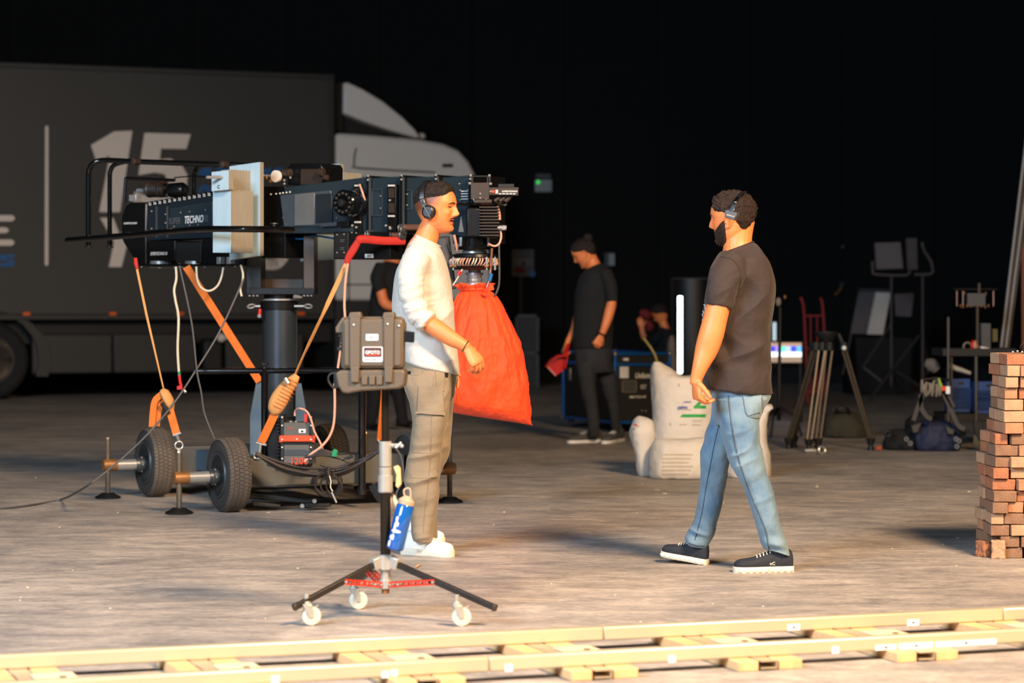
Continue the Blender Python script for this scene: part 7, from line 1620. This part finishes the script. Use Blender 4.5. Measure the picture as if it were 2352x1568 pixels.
mb = MB(); mb.tube([FSB.p(1956, 766, .02), FSB.p(1936, 860, .02)], .02, 8); mb.build('prop', M_brownm, sf); MB().prism(FSB, [(1974, 662), (2048, 664), (2048, 671), (1974, 668)], -.05, .08).build('top_edge', M_greyp, sf)
MB().prism(FSB, [(1965, 775), (2095, 775), (2090, 905), (1972, 905)], .02, .7).build('trolley_body', M_tblack, sf)
# hand truck
ht_ = thing('hand_truck', 'dark red two-handled hand truck standing behind the camera tripod', 'hand truck', onz(1866, 24.5, 0)); FH_ = Fr(1866, 24.5, 0)
for pts in ([(1838, 682), (1845, 700), (1849, 760), (1855, 900), (1856, 925)], [(1884, 684), (1889, 700), (1893, 765), (1894, 900), (1895, 925)]): MB().tube([FH_.p(*p) for p in pts], .016, 10, k=3).build('side_tube', M_dred, ht_)
for y in (725, 800, 900): MB().tube([FH_.p(1849, y), FH_.p(1893, y)], .012, 8).build('cross_bar', M_dred, ht_)
for x in (1862, 1877): MB().tube([FH_.p(x, 726), FH_.p(x, 900)], .010, 8).build('inner_bar', M_dred, ht_)
for x in (1835, 1900): MB().lathe([(-.03, .05), (-.03, .11), (.03, .11), (.03, .05)], Vector((FH_.p(x, 900).x, 24.5, .11)), X, 24).build('wheel', M_rub, ht_)
# black light stand with bulb right behind the walking man
s2_ = thing('light_stand', 'slim black stand with a white lamp head directly right of the walking man', 'stand', onz(1790, 21.5, 0)); FX2 = Fr(1790, 21.5, 0)
MB().tube([FX2.p(1792, 705), FX2.p(1790, 860), FX2.p(1789, 965)], [.012, .016, .02], 10).build('pole', M_blkm, s2_); MB().ell(FX2.p(1788, 693), .025, .025, .04).build('lamp_head', M_glv, s2_); MB().ell(FX2.p(1803, 682), .012, .012, .02).build('knob', M_rust, s2_)
for a in (0, 2.1, 4.2): MB().tube([FX2.p(1790, 935), FX2.p(1790, 955)+Vector((math.cos(a)*.15, math.sin(a)*.2, 0)), Vector((FX2.o.x+math.cos(a)*.2, 21.5+math.sin(a)*.25, .02))], .012, 8).build('leg', M_blkm, s2_)
# screen
M_em = lambda n, c, s: mat(n, c, .5, var=.0, emit=s)
sc_ = thing('led_screen', 'glowing horizontal screen with white and coloured bands behind the walking man', 'screen', onz(1806, 26, 0)); FM = Fr(1806, 26, 0)
MB().rect(FM, 1730, 784, 1843, 834, .02, .08).build('screen_housing', M_blkm, sc_)
for y0, y1, c, s_ in ((787, 795, (225, 180, 150), .5), (808, 819, (250, 252, 255), 1.6), (819, 832, (200, 170, 145), .5)): MB().rect(FM, 1732, y0, 1841, y1, .0, .02).build('light_band', M_em('band_%d' % y0, c, s_), sc_)
cs2 = [(90, 210, 160), (120, 220, 230), (190, 200, 240), (60, 60, 230), (150, 130, 240), (100, 220, 190), (170, 190, 240), (60, 70, 235), (90, 170, 235)]
for i, c in enumerate(cs2): MB().rect(FM, 1732+i*12.1, 795, 1744+i*12.1, 808, .0, .02).build('colour_block', M_em('colour_%d' % i, c, 1.4), sc_)
MB().rect(FM, 1768, 834, 1772, 954, .03, .06).build('screen_leg', M_blkm, sc_); MB().rect(FM, 1836, 834, 1840, 954, .03, .06).build('screen_leg', M_blkm, sc_)
sp2 = thing('light_strip', 'small upright glowing strip beside the shoulder of the walking man', 'light', onz(1779, 27, 0)); FU = Fr(1779, 27, 0); MB().rect(FU, 1775, 740, 1783, 782, 0, .03).build('glow', M_em('cool_strip', (190, 215, 225), .7), sp2); MB().rect(FU, 1774, 736, 1784, 944, .03, .06).build('post', M_blkm, sp2)
# ---------------------------------------------------------------- on and by the back wall
M_wbox = mat('wall_box_grey', (150, 156, 158), .6); M_dim = mat('dim_grey_metal', (62, 64, 66), .6)
FWl = Fr(1176, WY+.05, 0)
ex = thing('exit_box', 'small grey emergency lamp box with a green indicator high on the back wall', 'sign', FWl.p(1248, 420)); MB().rect(FWl, 1228, 412, 1268, 441, -.14, 0).build('casing', M_wbox, ex, bev=.01); MB().rect(FWl, 1230, 398, 1266, 410, -.12, 0).build('top_casing', M_dim, ex, bev=.01); MB().ell(FWl.p(1236, 418, -.15), .025, .012, .025).build('green_indicator', M_em('green_led', (40, 230, 80), 1.0), ex)
wb_ = thing('wall_cabinet', 'pale narrow electrical cabinet on the back wall behind the man with tied-up hair', 'cabinet', FWl.p(1399, 611)); MB().rect(FWl, 1388, 580, 1413, 612, -.15, 0).build('cabinet_body', M_dim, wb_, bev=.01); MB().rect(FWl, 1398, 582, 1412, 610, -.17, -.15).build('door_panel', M_wbox, wb_, bev=.005)
cb = thing('control_panel', 'dim grey control panel with red and blue plugs mounted on the back wall', 'control panel', FWl.p(1200, 636)); MB().rect(FWl, 1174, 572, 1228, 636, -.12, 0).build('panel_body', M_dim, cb, bev=.01); MB().rect(FWl, 1180, 594, 1224, 610, -.14, -.12).build('face', mat('panel_face', (90, 92, 94), .6), cb)
MB().rect(FWl, 1184, 614, 1206, 626, -.15, -.12).build('red_plug', M_dred, cb); MB().lathe([(0, .05), (.12, .05)], FWl.p(1222, 629, -.12), -YV, 14).build('blue_plug', M_tblue, cb); MB().lathe([(0, .03), (.03, .03)], FWl.p(1203, 605, -.14), -YV, 14).build('dial', M_tblack, cb)
fc2 = thing('flight_case', 'dark upright flight case with grey edging against the back wall near the orange cover', 'flight case', onz(1215, 34.5, 0)); FF2 = Fr(1215, 34.5, 0)
MB().rect(FF2, 1186, 725, 1236, 891, 0, .6).build('case_body', M_tblack, fc2)
for q in ((1184, 722, 1238, 728), (1232, 722, 1238, 890), (1184, 722, 1189, 890), (1184, 808, 1238, 813)): MB().rect(FF2, *q, -.02, .01).build('grey_edge', M_dim, fc2)
tag(MB().tube([FWl.p(1196, 636, -.05), FWl.p(1196, 700, -.05), FWl.p(1196, 880, -.05)], .03, 8).build('conduit', M_dim, None), 'dim grey conduit running down from the control panel on the back wall', 'pipe')
hz_ = thing('wall_hook', 'small brass hook and cord fixed high on the back wall above the hand truck', 'hook', FWl.p(1925, 670)); MB().tube([FWl.p(1934, 655, -.05), FWl.p(1930, 665, -.08), FWl.p(1918, 678, -.08)], .02, 8).build('hook_arm', M_rust, hz_); MB().ell(FWl.p(1936, 567, -.05), .04, .04, .04).build('bolt', M_dim, hz_); MB().ell(FWl.p(1934, 653, -.05), .04, .04, .04).build('bolt', M_dim, hz_)
